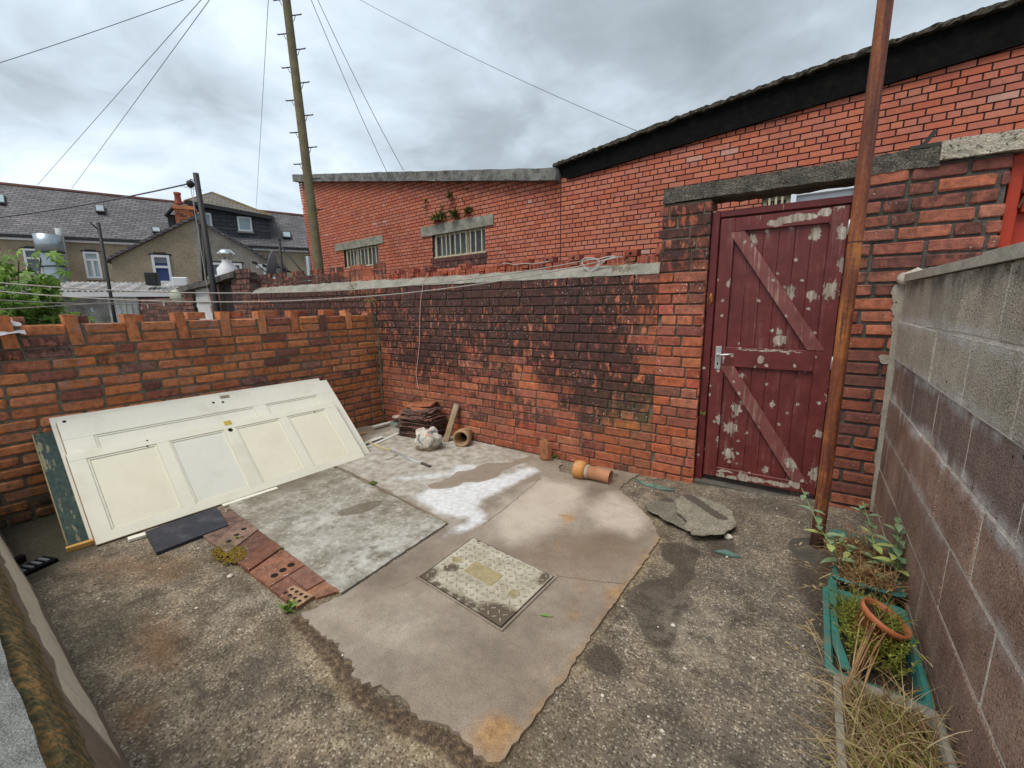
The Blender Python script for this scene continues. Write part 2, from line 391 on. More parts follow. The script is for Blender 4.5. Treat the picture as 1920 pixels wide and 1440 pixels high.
G_MASKS = {
 'wet': [(c8((1040, 475), (1100, 470), (1148, 490), (1140, 540), (1145, 570), (1110, 600), (1130, 640), (1090, 700), (1080, 760), (1040, 775), (1000, 750), (980, 690), (940, 650), (935, 610), (1000, 580), (1060, 570), (1080, 540), (1040, 510)), .03, 1.),
         (c8((810, 800), (850, 755), (900, 770), (935, 820), (915, 850), (860, 840)), .03, 1.), (c8((1160, 470), (1245, 440), (1262, 500), (1200, 512)), .03, .8),
         (poly((1478, 1035), (1530, 1010), (1562, 1060), (1556, 1190), (1520, 1210), (1505, 1120), (1478, 1070)), .05, .75), (poly((1330, 925), (1430, 930), (1520, 955), (1500, 985), (1400, 960)), .08, .5),
         (poly((348, 1262), (385, 1270), (400, 1316), (380, 1335), (355, 1300)), .03, .8), (poly((455, 1228), (554, 1212), (556, 1245), (500, 1275), (560, 1285), (495, 1327), (396, 1355), (386, 1407), (440, 1440), (360, 1440), (350, 1370), (430, 1300)), .12, .72)],
 'crumble': [(poly((566, 1163), (602, 1204), (655, 1262), (690, 1322), (770, 1357), (845, 1400), (905, 1448)), .03, 1., .035)],
 'ochre': [(poly((560, 1180), (585, 1225), (640, 1290), (680, 1345), (760, 1385), (830, 1430)), .06, .75, .05), (poly((1240, 1010), (1210, 1060), (1170, 1120), (1110, 1200), (1060, 1290)), .04, .8, .03), (poly((1240, 1180), (1440, 1100), (1480, 1280), (1320, 1400), (1080, 1400), (1160, 1260)), .25, .45), (poly((560, 1300), (700, 1370), (760, 1440), (560, 1440)), .2, .6)],
 'rusty': [(poly((270, 1150), (345, 1190), (335, 1250), (265, 1250), (245, 1200)), .10, .9), (poly((215, 1305), (290, 1315), (275, 1385), (220, 1375)), .07, .9), (poly((130, 1045), (350, 1040), (380, 1070), (300, 1095), (150, 1080)), .12, .7)],
 'algae': [(poly((-200, 960), (110, 950), (210, 1010), (120, 1060), (40, 1110), (-300, 1200)), .10, 1.), (poly((120, 1150), (240, 1120), (290, 1160), (240, 1230), (150, 1230)), .14, .6)]}
C_MASKS = {
 'salt': [(poly((783, 933), (800, 920), (838, 918), (872, 908), (905, 905), (935, 897), (968, 885), (1003, 878), (1012, 886), (985, 899), (958, 912), (930, 927), (905, 942), (895, 955), (903, 962), (913, 970), (908, 980), (890, 991), (862, 1001), (832, 1008), (850, 995), (873, 985), (882, 974), (855, 975), (825, 966), (800, 952)), .045, 1.), (poly((856, 872), (893, 874), (897, 884), (868, 893), (838, 899), (745, 905), (750, 897), (840, 886)), .05, .75)],
 'wet': [(poly((799, 912), (840, 900), (859, 887), (890, 881), (915, 869), (952, 870), (999, 856), (1004, 863), (965, 876), (940, 888), (930, 899), (896, 906), (871, 906), (852, 916), (815, 920)), .02, 1.), (poly((899, 955), (950, 920), (1009, 885), (1020, 900), (952, 927), (912, 968)), .04, .6), (poly((650, 887), (700, 912), (770, 948), (835, 982)), .03, .9, .02)],
 'pale': [(poly((913, 972), (965, 930), (1017, 898), (1092, 912), (1100, 940), (1066, 972), (1017, 1005), (965, 1024), (926, 1011)), .10, 1.), (poly((1090, 955), (1147, 925), (1195, 950), (1220, 992), (1186, 1012), (1124, 990)), .07, .95), (poly((627, 1193), (757, 1115), (835, 1167), (809, 1232), (692, 1271)), .22, .62), (poly((1000, 1250), (1060, 1240), (1040, 1290), (990, 1330)), .08, .5)],
 'back': [(poly((600, 850), (757, 800), (874, 820), (990, 858), (975, 905), (900, 950), (848, 985), (731, 925), (640, 880)), .16, 1.)],
 'brown': [(poly((926, 1050), (1056, 990), (1199, 1010), (1212, 1050), (1147, 1125), (1043, 1110)), .12, .8), (poly((760, 1270), (1082, 1230), (1040, 1320), (930, 1420), (820, 1360)), .2, .55), (poly((660, 1120), (800, 1040), (880, 1000), (800, 1100), (700, 1150)), .1, .5)],
 'ochre': [(poly((1240, 1000), (1205, 1062), (1167, 1113), (1112, 1191), (1060, 1275), (1011, 1335), (950, 1415)), .045, .8, .015), (poly((868, 1385), (895, 1350), (960, 1345), (985, 1375), (960, 1420), (925, 1440)), .04, 1.), (poly((1048, 968), (1072, 966), (1082, 978), (1062, 986)), .025, 1.), (poly((1062, 982), (1052, 1010), (1045, 1050)), .02, .8, .004), (poly((1140, 1105), (1175, 1095), (1170, 1125), (1140, 1125)), .03, 1.), (poly((1160, 905), (1215, 960), (1238, 1000)), .04, .7, .02), (poly((1095, 1100), (1050, 1200), (1000, 1310)), .1, .45, .04)]}
A_MASKS = {'stain': [(poly((632, 962), (690, 945), (718, 940), (716, 950), (680, 966), (640, 970)), .018, 1.), (poly((640, 884), (740, 935), (838, 984)), .03, .8, .01), (poly((436, 950), (560, 870), (640, 890), (560, 930)), .15, .6)],
           'white': [(poly((600, 1085), (700, 1000), (800, 985), (838, 984), (740, 1050), (640, 1112)), .14, 1.), (poly((500, 980), (620, 940), (700, 975), (600, 1040)), .14, .6)]}
def ground_mat():
    x = mat('exposed_aggregate_yard'); p = x.pos(); pw = x.warp(x.warp(p, 3.2, .30, 4), 16, .05, 4)
    big = x.noise(p, 1.6, 6, .65); mid = x.noise(p, 9, 6, .65)
    vcol = x.vor(p, 118, 'Color'); vd = x.vor(p, 118); v9 = x.noise(p, 4.2, 7, .72); vv = x.sep(vcol)[0]
    base = x.ramp(mid, [(.30, (.075, .057, .040)), (.5, (.185, .146, .102)), (.70, (.34, .277, .198))])
    # darker bitumen-like half beside the block wall
    sx = x.sep(pw); dark = x.ss(x.m('ADD', sx[0], x.m('MULTIPLY', x.m('SUBTRACT', big, .5), 1.2)), 3.35, 3.9)
    base = x.mix(x.m('MULTIPLY', dark, .55), base, (.118, .105, .095))
    stone = x.ramp(vv, [(0, (.055, .044, .034)), (.26, (.13, .105, .078)), (.52, (.21, .172, .128)), (.74, (.36, .305, .225)), (.90, (.48, .43, .345))], 'CONSTANT')
    sf = x.m('MULTIPLY', x.ss(vd, .62, .42), x.ss(mid, .30, .55, .35, .8))
    col = x.mix(sf, base, stone)
    col = x.mix(1., col, x.ramp(v9, [(.34, (.50, .49, .47)), (.5, (.95, .95, .95)), (.66, (1.28, 1.25, 1.2))]), 'MULTIPLY')
    # sparse white pebbles
    v2 = x.vor(p, 19, 'Color'); d2 = x.vor(p, 19); col = x.mix(x.m('MULTIPLY', x.m('GREATER_THAN', x.sep(v2)[0], .93), x.ss(d2, .14, .10)), col, (.62, .58, .50))
    # algae and rust tints
    col = x.mix(x.m('MULTIPLY', x.ss(big, .50, .66), .5), col, (.105, .078, .036))
    nn = x.m('SUBTRACT', mid, .5)
    edge = lambda nm, k=.6, lo=.3, hi=.62: x.ss(x.m('ADD', x.attr(nm), x.m('MULTIPLY', nn, x.m('MINIMUM', x.m('MULTIPLY', x.attr(nm), 4*k), k))), lo, hi)
    och = edge('ochre', .9, .2, .9); col = x.mix(x.m('MULTIPLY', och, .55), col, x.ramp(vv, [(0, (.20, .14, .07)), (.5, (.33, .25, .14)), (1, (.48, .40, .27))]))
    rust = edge('rusty', 1., .1, 1.0); col = x.mix(x.m('MULTIPLY', rust, .7), col, (.17, .080, .028))
    grn = edge('algae', .6, .1, .9); col = x.mix(x.m('MULTIPLY', grn, .85), col, (.038, .036, .022))
    wet = x.attr('wet'); wf = edge('wet', .7, .32, .62); col = x.mix(x.m('MULTIPLY', wf, .70), col, (.055, .042, .032))
    cr = edge('crumble', 1.1, .25, .6); col = x.mix(x.m('MULTIPLY', cr, .85), col, x.ramp(x.noise(p, 38, 5, .7), [(.35, (.035, .022, .014)), (.5, (.085, .055, .034)), (.68, (.26, .18, .10))]))
    lime = x.blobs(pw, [gb(1290, 1180, .25, .3, .5), gb(1350, 920, .3, .06, .5), gb(1100, 880, .12, .05, .8), gb(470, 1130, .3, .25, .35)])
    col = x.mix(x.m('MULTIPLY', x.m('MULTIPLY', lime, x.ss(mid, .4, .6)), .7), col, (.40, .36, .29))
    h = x.m('ADD', x.m('MULTIPLY', x.ss(vd, .7, .2), .5), mid)
    h = x.m('ADD', h, x.m('MULTIPLY', cr, x.m('MULTIPLY', x.noise(p, 30, 5, .7), 2.5)))
    return fin(x, col, x.ss(wet, .2, .7, .88, .55), h, .004)
m_ground = ground_mat()
def axis(fine0, fine1, step, outs):
    a = [fine0+i*step for i in range(int(round((fine1-fine0)/step))+1)]
    return sorted(set([-o for o in outs]+a+list(outs)))
gxs = [-400, -120, -50, -20, -9, -4, -1.5]+[-.6+.03*i for i in range(191)]+[5.6, 7, 10, 20, 60, 400]
gys = [-400, -100, -30, -10, -5]+[-3.9+.03*i for i in range(133)]+[.5, 1.2, 3, 6, 14, 40, 120, 400]
mb = MB()
for y in gys:
    for x_ in gxs:
        near = -1 < x_ < 5.6 and -4 < y < .2
        mb.v.append(V((x_, y, gh(x_, y)+(mnoise.noise(V((x_*2.3, y*2.3, 0)))*.004 if near else 0))))
nx = len(gxs)
for j in range(len(gys)-1):
    for i in range(nx-1): mb.f.append([j*nx+i, j*nx+i+1, (j+1)*nx+i+1, (j+1)*nx+i]); mb.mi.append(0); mb.sm.append(True)
g = mb.build('ground', m_ground, loc=(0, 0, 0)); g['kind'] = 'structure'; paint(g.data, G_MASKS)

def sheet(name, pts, h, th, material, jag=.004, step=.05, holes=None, seed=1, masks=None):
    """slab with the given outline (world xy), following the fall of the ground"""
    rnd = random.Random(seed); out = []
    k = len(pts)
    for i in range(k):
        a = V((*pts[i][:2], 0)); b = V((*pts[(i+1) % k][:2], 0)); L = (b-a).length; nseg = max(1, int(L/step))
        jj = pts[i][2] if len(pts[i]) > 2 else jag
        for s_ in range(nseg):
            q = a.lerp(b, s_/nseg); f_ = mnoise.noise(q*11+V((seed, 0, 0)))*.55+mnoise.noise(q*37)*.9+mnoise.noise(q*90)*.5; nr = (b-a).normalized().cross(V((0, 0, 1)))
            out.append(q+nr*jj*1.4*f_)
    bm = bmesh.new(); f = bm.faces.new([bm.verts.new(p) for p in out]); f.normal_update()
    if f.normal.z < 0: f.normal_flip()
    x0 = min(p.x for p in out); x1 = max(p.x for p in out); y0 = min(p.y for p in out); y1 = max(p.y for p in out)
    for ax, lo, hi in ((0, x0, x1), (1, y0, y1)):
        c = math.floor(lo/.03)*.03+.03
        while c < hi:
            n = V((1, 0, 0)) if ax == 0 else V((0, 1, 0)); co = n*c
            bmesh.ops.bisect_plane(bm, geom=bm.verts[:]+bm.edges[:]+bm.faces[:], plane_co=co, plane_no=n); c += .03
    be = [e for e in bm.edges if len(e.link_faces) == 1]
    r = bmesh.ops.extrude_edge_only(bm, edges=be); nv = set(v_ for v_ in r['geom'] if isinstance(v_, bmesh.types.BMVert))
    for v_ in bm.verts:
        z = gh(v_.co.x, v_.co.y)+h
        v_.co.z = z-th if v_ in nv else z+mnoise.noise(v_.co*3.1)*.0015
    for v_ in nv: v_.co.z -= 0
    bmesh.ops.recalc_face_normals(bm, faces=bm.faces)
    me = bpy.data.meshes.new(name); bm.to_mesh(me); bm.free(); me.materials.append(material)
    if masks: paint(me, masks)
    o = bpy.data.objects.new(name, me); COL.objects.link(o); return o
import bmesh
def chain(pts, rx, ry, k=1., n=4):
    out = []
    for p, q in zip(pts[:-1], pts[1:]):
        for i in range(n): t = i/n; out.append(gb(p[0]+(q[0]-p[0])*t, p[1]+(q[1]-p[1])*t, rx, ry, k))
    return out+[gb(*pts[-1], rx, ry, k)]
def G2(u, v, *j): q = onG(u, v); return (q.x, q.y, *j)

def slabA_mat():
    x = mat('old_grey_slab'); p = x.pos(); pw = x.warp(p, 6, .08, 5); n = x.noise(p, 5, 8, .7); n2 = x.noise(p, 40, 5, .65)
    col = x.ramp(n, [(.30, (.15, .13, .097)), (.5, (.275, .25, .20)), (.68, (.46, .44, .385))])
    col = x.mix(x.m('MULTIPLY', x.ss(x.noise(x.vm('ADD', p, (3, 1, 0)), 3.3, 7, .7), .46, .66), .55), col, (.13, .105, .065))
    col = x.mix(x.m('MULTIPLY', x.ss(n2, .54, .70), .55), col, (.60, .585, .54))
    col = x.mix(x.m('MULTIPLY', x.ss(n2, .46, .32), .6), col, (.095, .08, .055))
    w_ = x.m('MULTIPLY', x.attr('white'), x.ss(x.noise(p, 12, 7, .7), .36, .62)); col = x.mix(x.m('MULTIPLY', w_, .75), col, (.60, .585, .55))
    st_ = x.attr('stain'); st_ = x.ss(x.m('ADD', st_, x.m('MULTIPLY', x.m('SUBTRACT', n2, .5), .6)), .38, .6); col = x.mix(x.m('MULTIPLY', st_, .7), col, (.115, .09, .058))
    return fin(x, col, .85, x.m('ADD', n, n2), .006)
def slabC_mat():
    x = mat('smooth_brown_concrete'); p = x.pos(); pw = x.warp(x.warp(p, 3, .16, 4), 15, .05, 4); n = x.noise(p, 2.6, 6, .6); n2 = x.noise(p, 30, 5, .6); nf = x.noise(p, 170, 2)
    col = x.ramp(n, [(.32, (.185, .150, .115)), (.5, (.262, .215, .168)), (.70, (.355, .30, .242))])
    col = x.mix(1.0, col, x.ramp(n2, [(.3, (.9, .9, .9)), (.7, (1.09, 1.09, 1.09))]), 'MULTIPLY')
    nA = x.m('SUBTRACT', x.noise(p, 8, 7, .68), .5); nB = x.m('SUBTRACT', n2, .5)
    def e(nm, k, lo, hi, nz=None): a = x.attr(nm); return x.ss(x.m('ADD', a, x.m('MULTIPLY', nz or nA, x.m('MINIMUM', x.m('MULTIPLY', a, 4), k))), lo, hi)
    col = x.mix(x.m('MULTIPLY', e('brown', .8, .1, 1.), .55), col, (.20, .135, .085))
    col = x.mix(x.m('MULTIPLY', e('pale', 1.1, .0, 1.25), .92), col, (.56, .485, .40))
    bk = e('back', .9, .15, .8); col = x.mix(x.m('MULTIPLY', bk, .85), col, x.ramp(x.noise(p, 13, 7, .72), [(.32, (.22, .195, .15)), (.48, (.40, .37, .315)), (.64, (.58, .56, .51))]))
    sa = e('salt', 1., .12, .95); col = x.mix(x.m('MULTIPLY', sa, .86), col, x.ramp(n2, [(.35, (.58, .59, .60)), (.65, (.80, .82, .84))]))
    wt_ = x.attr('wet'); wf = e('wet', .5, .36, .56, nB); col = x.mix(x.m('MULTIPLY', wf, .85), col, (.255, .20, .148))
    oc = e('ochre', 1., .12, 1.05); col = x.mix(x.m('MULTIPLY', oc, .8), col, x.ramp(n2, [(.3, (.26, .12, .038)), (.7, (.50, .30, .12))]))
    ck = None; pc = x.warp(x.warp(p, 6, .035, 4), 40, .008, 2)
    for a_, b_, w_ in (((1038, 1083), (1172, 1100), .005), ((905, 988), (960, 945), .006), ((960, 945), (1012, 900), .006), ((790, 1085), (735, 1110), .002), ((1110, 935), (1190, 960), .002)):
        q_ = x.seg(pc, gb(*a_, 1, 1)[0], gb(*b_, 1, 1)[0], w_); ck = q_ if ck is None else x.m('MAXIMUM', ck, q_)
    col = x.mix(x.m('MULTIPLY', ck, .6), col, (.075, .055, .04))
    col = x.mix(1., col, x.ramp(nf, [(.32, (.80, .79, .78)), (.5, (1, 1, 1)), (.68, (1.16, 1.16, 1.15))]), 'MULTIPLY')
    col = x.mix(x.m('MULTIPLY', x.ss(x.noise(p, 60, 4, .7), .62, .70), .45), col, (.13, .095, .07))
    col = x.mix(x.m('MULTIPLY', x.ss(nf, .66, .7), .5), col, (.10, .075, .055))
    rough = x.m('SUBTRACT', .68, x.m('MULTIPLY', x.ss(n, .6, .4), .16))
    return fin(x, col, rough, x.m('ADD', x.m('MULTIPLY', n2, .8), nf), .0022)
mA, mC = slabA_mat(), slabC_mat()
o = sheet('old_slab', [G2(430, 955), G2(640, 1116), G2(738, 1051), G2(838, 984), G2(640, 884), G2(560, 860), G2(440, 905)], .0128, .03, mA, .004, seed=3, masks=A_MASKS); o['kind'] = 'structure'
pC = [G2(565, 1155, .01), G2(644, 1119, .002), G2(742, 1054, .002), G2(843, 986, .003), G2(648, 882, .004), G2(560, 850), G2(600, 800), G2(760, 800, .004)]
pC += [(.9, -.02, .012), (2.0, -.03, .015), (2.42, -.03, .02)]
pC += [G2(1055, 866, .02), G2(1045, 885, .02), G2(1100, 900, .02), G2(1150, 905, .02), G2(1165, 893, .02), G2(1110, 876, .02), G2(1120, 876, .01), G2(1200, 892, .015), G2(1182, 900, .02), G2(1160, 920, .008), G2(1192, 948, .006), G2(1222, 978, .006),
       G2(1236, 1012, .009), G2(1205, 1062, .006), G2(1167, 1113, .006), G2(1112, 1191, .009), G2(1088, 1232, .010), G2(1060, 1275, .009), G2(1011, 1335, .006), G2(964, 1405, .008), G2(936, 1438, .005), G2(915, 1434, .015), G2(894, 1413, .022), G2(848, 1378, .02), G2(782, 1343, .022), G2(731, 1300, .022), G2(673, 1280, .025), G2(655, 1240, .02), G2(599, 1191, .018)]
o = sheet('concrete_slab', pC, .012, .022, mC, .004, .02, seed=5, masks=C_MASKS); o['kind'] = 'structure'

# brick edging set in the ground, mixed solid and perforated bricks
m_pave = brick_mat('worn_paving_brick', [(0, (.17, .078, .055)), (.25, (.21, .09, .055)), (.5, (.14, .070, .055)), (.7, (.27, .12, .062)), (.85, (.22, .13, .095))], per='obj', soot=[], soot_bias=-.28, moss=[gb(430, 1035, .16, .12, 1.3), gb(560, 1140, .1, .1, .6)], white=.6)
m_hole = simple('dark_hole', (.012, .009, .007), .95, .3)
m_pave2 = brick_mat('buff_paving_brick', [(0, (.42, .26, .15)), (1, (.40, .25, .15))], white=.5)
be = thing('brick_edging', 'strip of worn red paving bricks let into the ground beside the old grey slab', 'brick edging', onG(500, 1060, .0))
def paver(q, holes=(), h=.02, label=None, mt=None):
    """q: four pixel corners a,b,c,d in order"""
    P = [onG(*c_) for c_ in q]; cc = sum(P, V())/4; z = cc.z+h
    P = [V((p.x, p.y, z+random.uniform(-.002, .002))) for p in [p.lerp(cc, .035) for p in P]]
    b = MB(); b.slab(P, .05)
    top = [p.lerp(cc, .06) for p in P]
    for (s_, t_, r_) in holes:
        a = P[0].lerp(P[1], s_); c_ = P[3].lerp(P[2], s_); o_ = a.lerp(c_, t_); o_.z = z+.0022
        b.cur = 1; b.lathe(o_, (0, 0, 1), [(r_, -.003), (r_, 0), (0.0001, 0)], 12, False); b.cur = 0
    ob = b.build('brick', [mt or m_pave, m_hole], be)
    if label: ob['label'] = label
def lerp2(a, b, t): return (a[0]+(b[0]-a[0])*t, a[1]+(b[1]-a[1])*t)
eL = [(372, 1003), (402, 1024), (430, 1049), (458, 1069), (487, 1095), (505, 1112), (524, 1123), (553, 1138), (590, 1162)]
L0, L1, R0, R1 = (378, 1008), (545, 1140), (432, 956), (618, 1100)
ts = [0, .14, .29, .42, .53, .64, .76, .96]
for i in range(len(ts)-1):
    a, b_ = lerp2(L0, L1, ts[i]), lerp2(L0, L1, ts[i+1]); c_, d_ = lerp2(R0, R1, ts[i+1]), lerp2(R0, R1, ts[i])
    if i == 6:
        ma, mb_ = lerp2(a, d_, .52), lerp2(b_, c_, .52)
        paver([a, ma, mb_, b_], [], label='orange stained paving brick')
        paver([ma, d_, c_, mb_], [])
    else:
        hl = {1: [(.25, .5, .014), (.5, .5, .014), (.75, .5, .014)], 5: [(.28, .5, .017), (.52, .5, .017), (.76, .5, .017)]}.get(i, [])
        paver([a, d_, c_, b_], hl, h=.016+.008*(i % 2), label='brick with three round holes' if hl else None)
paver([(520, 1120), (552, 1104), (590, 1124), (560, 1145)], [(s_, t_, .009) for s_ in (.3, .7) for t_ in (.15, .38, .61, .84)], label='pale perforated brick with eight holes', mt=m_pave2)
paver([(558, 1104), (606, 1092), (640, 1112), (594, 1126)], [], h=.014)

# manhole cover
def cover_mat():
    x = mat('limed_iron_cover'); p = x.pos(); pw = x.warp(p, 14, .05, 4); n = x.noise(p, 16, 7, .7); n2 = x.noise(p, 90, 3)
    col = x.ramp(n, [(.3, (.27, .235, .165)), (.5, (.42, .38, .29)), (.7, (.54, .50, .41))])
    e = x.blobs(pw, [gb(940, 1165, .18, .10, 1.3), gb(800, 1085, .08, .10, 1.2), gb(850, 1070, .06, .05, .8), gb(870, 1130, .25, .03, .6), gb(1020, 1090, .05, .12, .8), gb(840, 1072, .04, .03, 1.3)]+chain([(800, 1090), (870, 1135), (935, 1170)], .05, .03, .9, 4)+chain([(900, 1020), (970, 1050), (1030, 1080)], .03, .025, .8, 4))
    col = x.mix(x.ss(x.m('MULTIPLY', e, x.m('ADD', n, .5)), .2, .6), col, (.11, .082, .055))
    col = x.mix(x.m('MULTIPLY', x.ss(n2, .42, .32), .5), col, (.16, .14, .11))
    return fin(x, col, .8, x.m('ADD', n, n2), .004)
m_tread = simple('worn_tread', (.30, .27, .205), .8, .45, 60, .002); m_cov = cover_mat(); m_covd = simple('cover_recess', (.33, .27, .15), .85, .3, 30); m_gap = simple('dark_gap', (.025, .02, .016), .95, .4, 20)
mc = [onG(*c_, .014) for c_ in ((786, 1083), (887, 1009), (1040, 1082), (940, 1180))]
mz = mc[0].z+.001
mh = thing('manhole_cover', 'rectangular limed iron manhole cover set in the brown concrete slab', 'manhole cover', (sum(mc, V())/4))
ax_ = (mc[2]-mc[1]).normalized()
def mp(s_, t_, z): # s along long side (0..1) from left corner to bottom corner, t across
    a = mc[0].lerp(mc[3], s_); b_ = mc[1].lerp(mc[2], s_); q = a.lerp(b_, t_); return V((q.x, q.y, mz+z))
b = MB()
fr = [((-.02, -.02), (1.02, .0)), ((-.02, 1.0), (1.02, 1.02)), ((-.02, 0), (0, 1)), ((1.0, 0), (1.02, 1))]
for (s0, t0), (s1, t1) in fr: b.slab([mp(s0, t0, .004), mp(s1, t0, .004), mp(s1, t1, .004), mp(s0, t1, .004)], .01)
b.build('frame', mC, mh)
b = MB(); b.slab([mp(0, 0, .0015), mp(1, 0, .0015), mp(1, 1, .0015), mp(0, 1, .0015)], .008); b.build('seal_gap', m_gap, mh)
b = MB(); b.slab([mp(.012, .014, .006), mp(.988, .014, .006), mp(.988, .986, .006), mp(.012, .986, .006)], .006)
for i in range(15):
    for j in range(11):
        s_, t_ = .06+i*.063, .07+j*.086
        if (.26 < s_ < .66 and .37 < t_ < .66): continue
        q = mp(s_, t_, .0072); a1 = (mp(.5, .5, 0)-mp(.4, .5, 0)).normalized(); a2 = V((0, 0, 1)).cross(a1)
        d1 = (a1+a2).normalized() if (i+j) % 2 else (a1-a2).normalized()
        b.cur = 1; b.bar(q-d1*.010, q+d1*.010, .006, .0026); b.cur = 0
lid = b.build('lid', [m_cov, m_tread], mh)
b = MB(); b.slab([mp(.29, .40, .008), mp(.63, .40, .008), mp(.63, .63, .008), mp(.29, .63, .008)], .002); b.build('name_plate', m_covd, lid)
for s_, t_ in ((.12, .5), (.85, .47)):
    b = MB(); b.lathe(mp(s_, t_, .0065), (0, 0, 1), [(.026, 0), (.026, .002), (.022, .0022), (.021, .0005), (.0001, .0005)], 20); b.build('key_hole', m_covd, lid)

# moss, leaf, pebbles, scraps on the yard
def leafpts(c, d, up, L, w, curl=.15):
    d = V(d).normalized(); sd_ = d.cross(V(up)).normalized(); up = sd_.cross(d)
    P = []
    for t, ww in ((0, .04), (.25, .8), (.5, 1), (.75, .66), (1, .02)):
        cc = V(c)+d*(L*t)+up*(-curl*L*t*t)
        P += [cc-sd_*(w*ww/2)+up*(.12*w*ww), cc, cc+sd_*(w*ww/2)+up*(.12*w*ww)]
    F = []
    for i in range(4):
        for k in (0, 1): a = i*3+k; F.append((a, a+1, a+4, a+3))
    return P, F
def leaf(b, c, d, up, L, w, curl=.15): P, F = leafpts(c, d, up, L, w, curl); b.add(P, F, True)
def leaf_mat(name, c0, c1, trans=.25, yellow=None):
    x = mat(name); g = x.n('ShaderNodeNewGeometry'); r = g.outputs['Random Per Island']
    col = x.ramp(r, [(0, c0), (.8, c1)]+([(1, yellow)] if yellow else []))
    col = x.mix(1.0, col, x.ramp(x.noise(g.outputs['Position'], 60, 3), [(.3, (.8, .8, .8)), (.7, (1.15, 1.15, 1.15))]), 'MULTIPLY')
    x.b.inputs['Transmission Weight'].default_value = 0
    mt = fin(x, col, .55)
    tr = x.n('ShaderNodeBsdfTranslucent', {'Color': col}); ms = x.n('ShaderNodeMixShader', {0: trans, 1: x.b.outputs[0], 2: tr.outputs[0]})
    out = [n_ for n_ in x.t.nodes if n_.type == 'OUTPUT_MATERIAL'][0]; x.t.links.new(ms.outputs[0], out.inputs[0])
    return mt
m_leaf = leaf_mat('fresh_green_leaf', (.16, .28, .06), (.26, .38, .12))
m_pebble = simple('white_pebble', (.6, .56, .48), .7, .2, 30)
b = MB(); q = onG(1010, 1152, .017); leaf(b, q, (.8, .35, .02), (0, 0, 1), .07, .017, .05)
tag(b.build('fallen_leaf', m_leaf), 'small fallen green leaf lying right of the manhole cover', 'leaf')
def stone(name, u, v, r, material, label, cat='stone', flat=.6, group=None, seed=0, rise=0):
    rr = random.Random(seed+int(u*7+v)); b = MB(); o_ = onG(u, v, r*flat*.6+rise)
    vs = []; ns, nr = 8, 5
    for i in range(nr+1):
        th = math.pi*i/nr
        for k in range(ns):
            a = 2*math.pi*k/ns; q = r*rr.uniform(.72, 1.12); vs.append(o_+V((math.cos(a)*math.sin(th)*q, math.sin(a)*math.sin(th)*q, math.cos(th)*r*flat)))
    fs = [(i*ns+k, i*ns+(k+1) % ns, (i+1)*ns+(k+1) % ns, (i+1)*ns+k) for i in range(nr) for k in range(ns)]
    b.add(vs, fs); return tag(b.build(name, material), label, cat, group)
stone('white_stone', 1366, 1006, .024, m_pebble, 'small white stone beside the broken paving slabs')
stone('white_stone', 1262, 1172, .011, m_pebble, 'tiny pale stone on the dark wet patch', flat=.5)
stone('pale_stone', 432, 1080, .016, m_pebble, 'pale stone chip left of the brick edging', flat=.5)
rp = random.Random(11); grit = MB()
for i in range(420): # loose grit too many to count
    x_, y_ = rp.uniform(.4, 4.5), rp.uniform(-2.9, -.1)
    if i % 2: x_, y_ = rp.uniform(2.7, 4.3), rp.uniform(-2.4, -.15)
    r_ = rp.choice([.0012, .0018, .0025, .004]); z_ = gh(x_, y_)+.002+(.016 if 0 else 0)
    q = V((x_, y_, z_+r_*.4)); a = V((rp.uniform(-1, 1), rp.uniform(-1, 1), rp.uniform(-.4, .4))).normalized(); b2 = a.orthogonal().normalized()
    grit.cur = rp.choice([0, 1, 1, 1]); grit.obox(q, a, b2, a.cross(b2), r_*rp.uniform(.7, 1.4), r_, r_*.6, r_*.5)
gr_ = grit.build('loose_grit', [m_pebble, simple('brown_grit', (.16, .12, .08), .9, .4, 60)], loc=(0, 0, 0)); gr_['kind'] = 'stuff'
tag(gr_, 'loose grit and stone chips scattered over the yard', 'grit')
m_moss = simple('ochre_moss', (.20, .13, .015), .95, .5, 60, .01); m_mossg = simple('green_moss', (.12, .14, .03), .95, .5, 60, .01)
def moss(name, u, v, r, mt, label, n=160, h=.008):
    b = MB(); q0 = onG(u, v, .016); rr = random.Random(int(u+v))
    for i in range(n):
        a = rr.uniform(0, 6.28); d = r*(rr.random()**.8)*(1+.5*mnoise.noise(V((math.cos(a)*2, math.sin(a)*2, u)))); q = q0+V((math.cos(a)*d*1.3, math.sin(a)*d*.7, 0)); s_ = rr.uniform(.002, .007)
        ax1 = V((rr.uniform(-1, 1), rr.uniform(-1, 1), rr.uniform(-.3, .3))).normalized(); ax2 = ax1.orthogonal().normalized()
        b.obox(q+V((0, 0, s_*.2)), ax1, ax2, ax1.cross(ax2), s_, s_, s_*.6, s_*.3)
    ob = b.build(name, mt); tag(ob, label, 'moss'); return ob
moss('moss_patch', 432, 1036, .10, m_moss, 'ochre moss patch spilling over the brick edging', 520)
moss('moss_patch', 700, 905, .03, m_mossg, 'thin moss line in the joint of the grey slabs', 60)

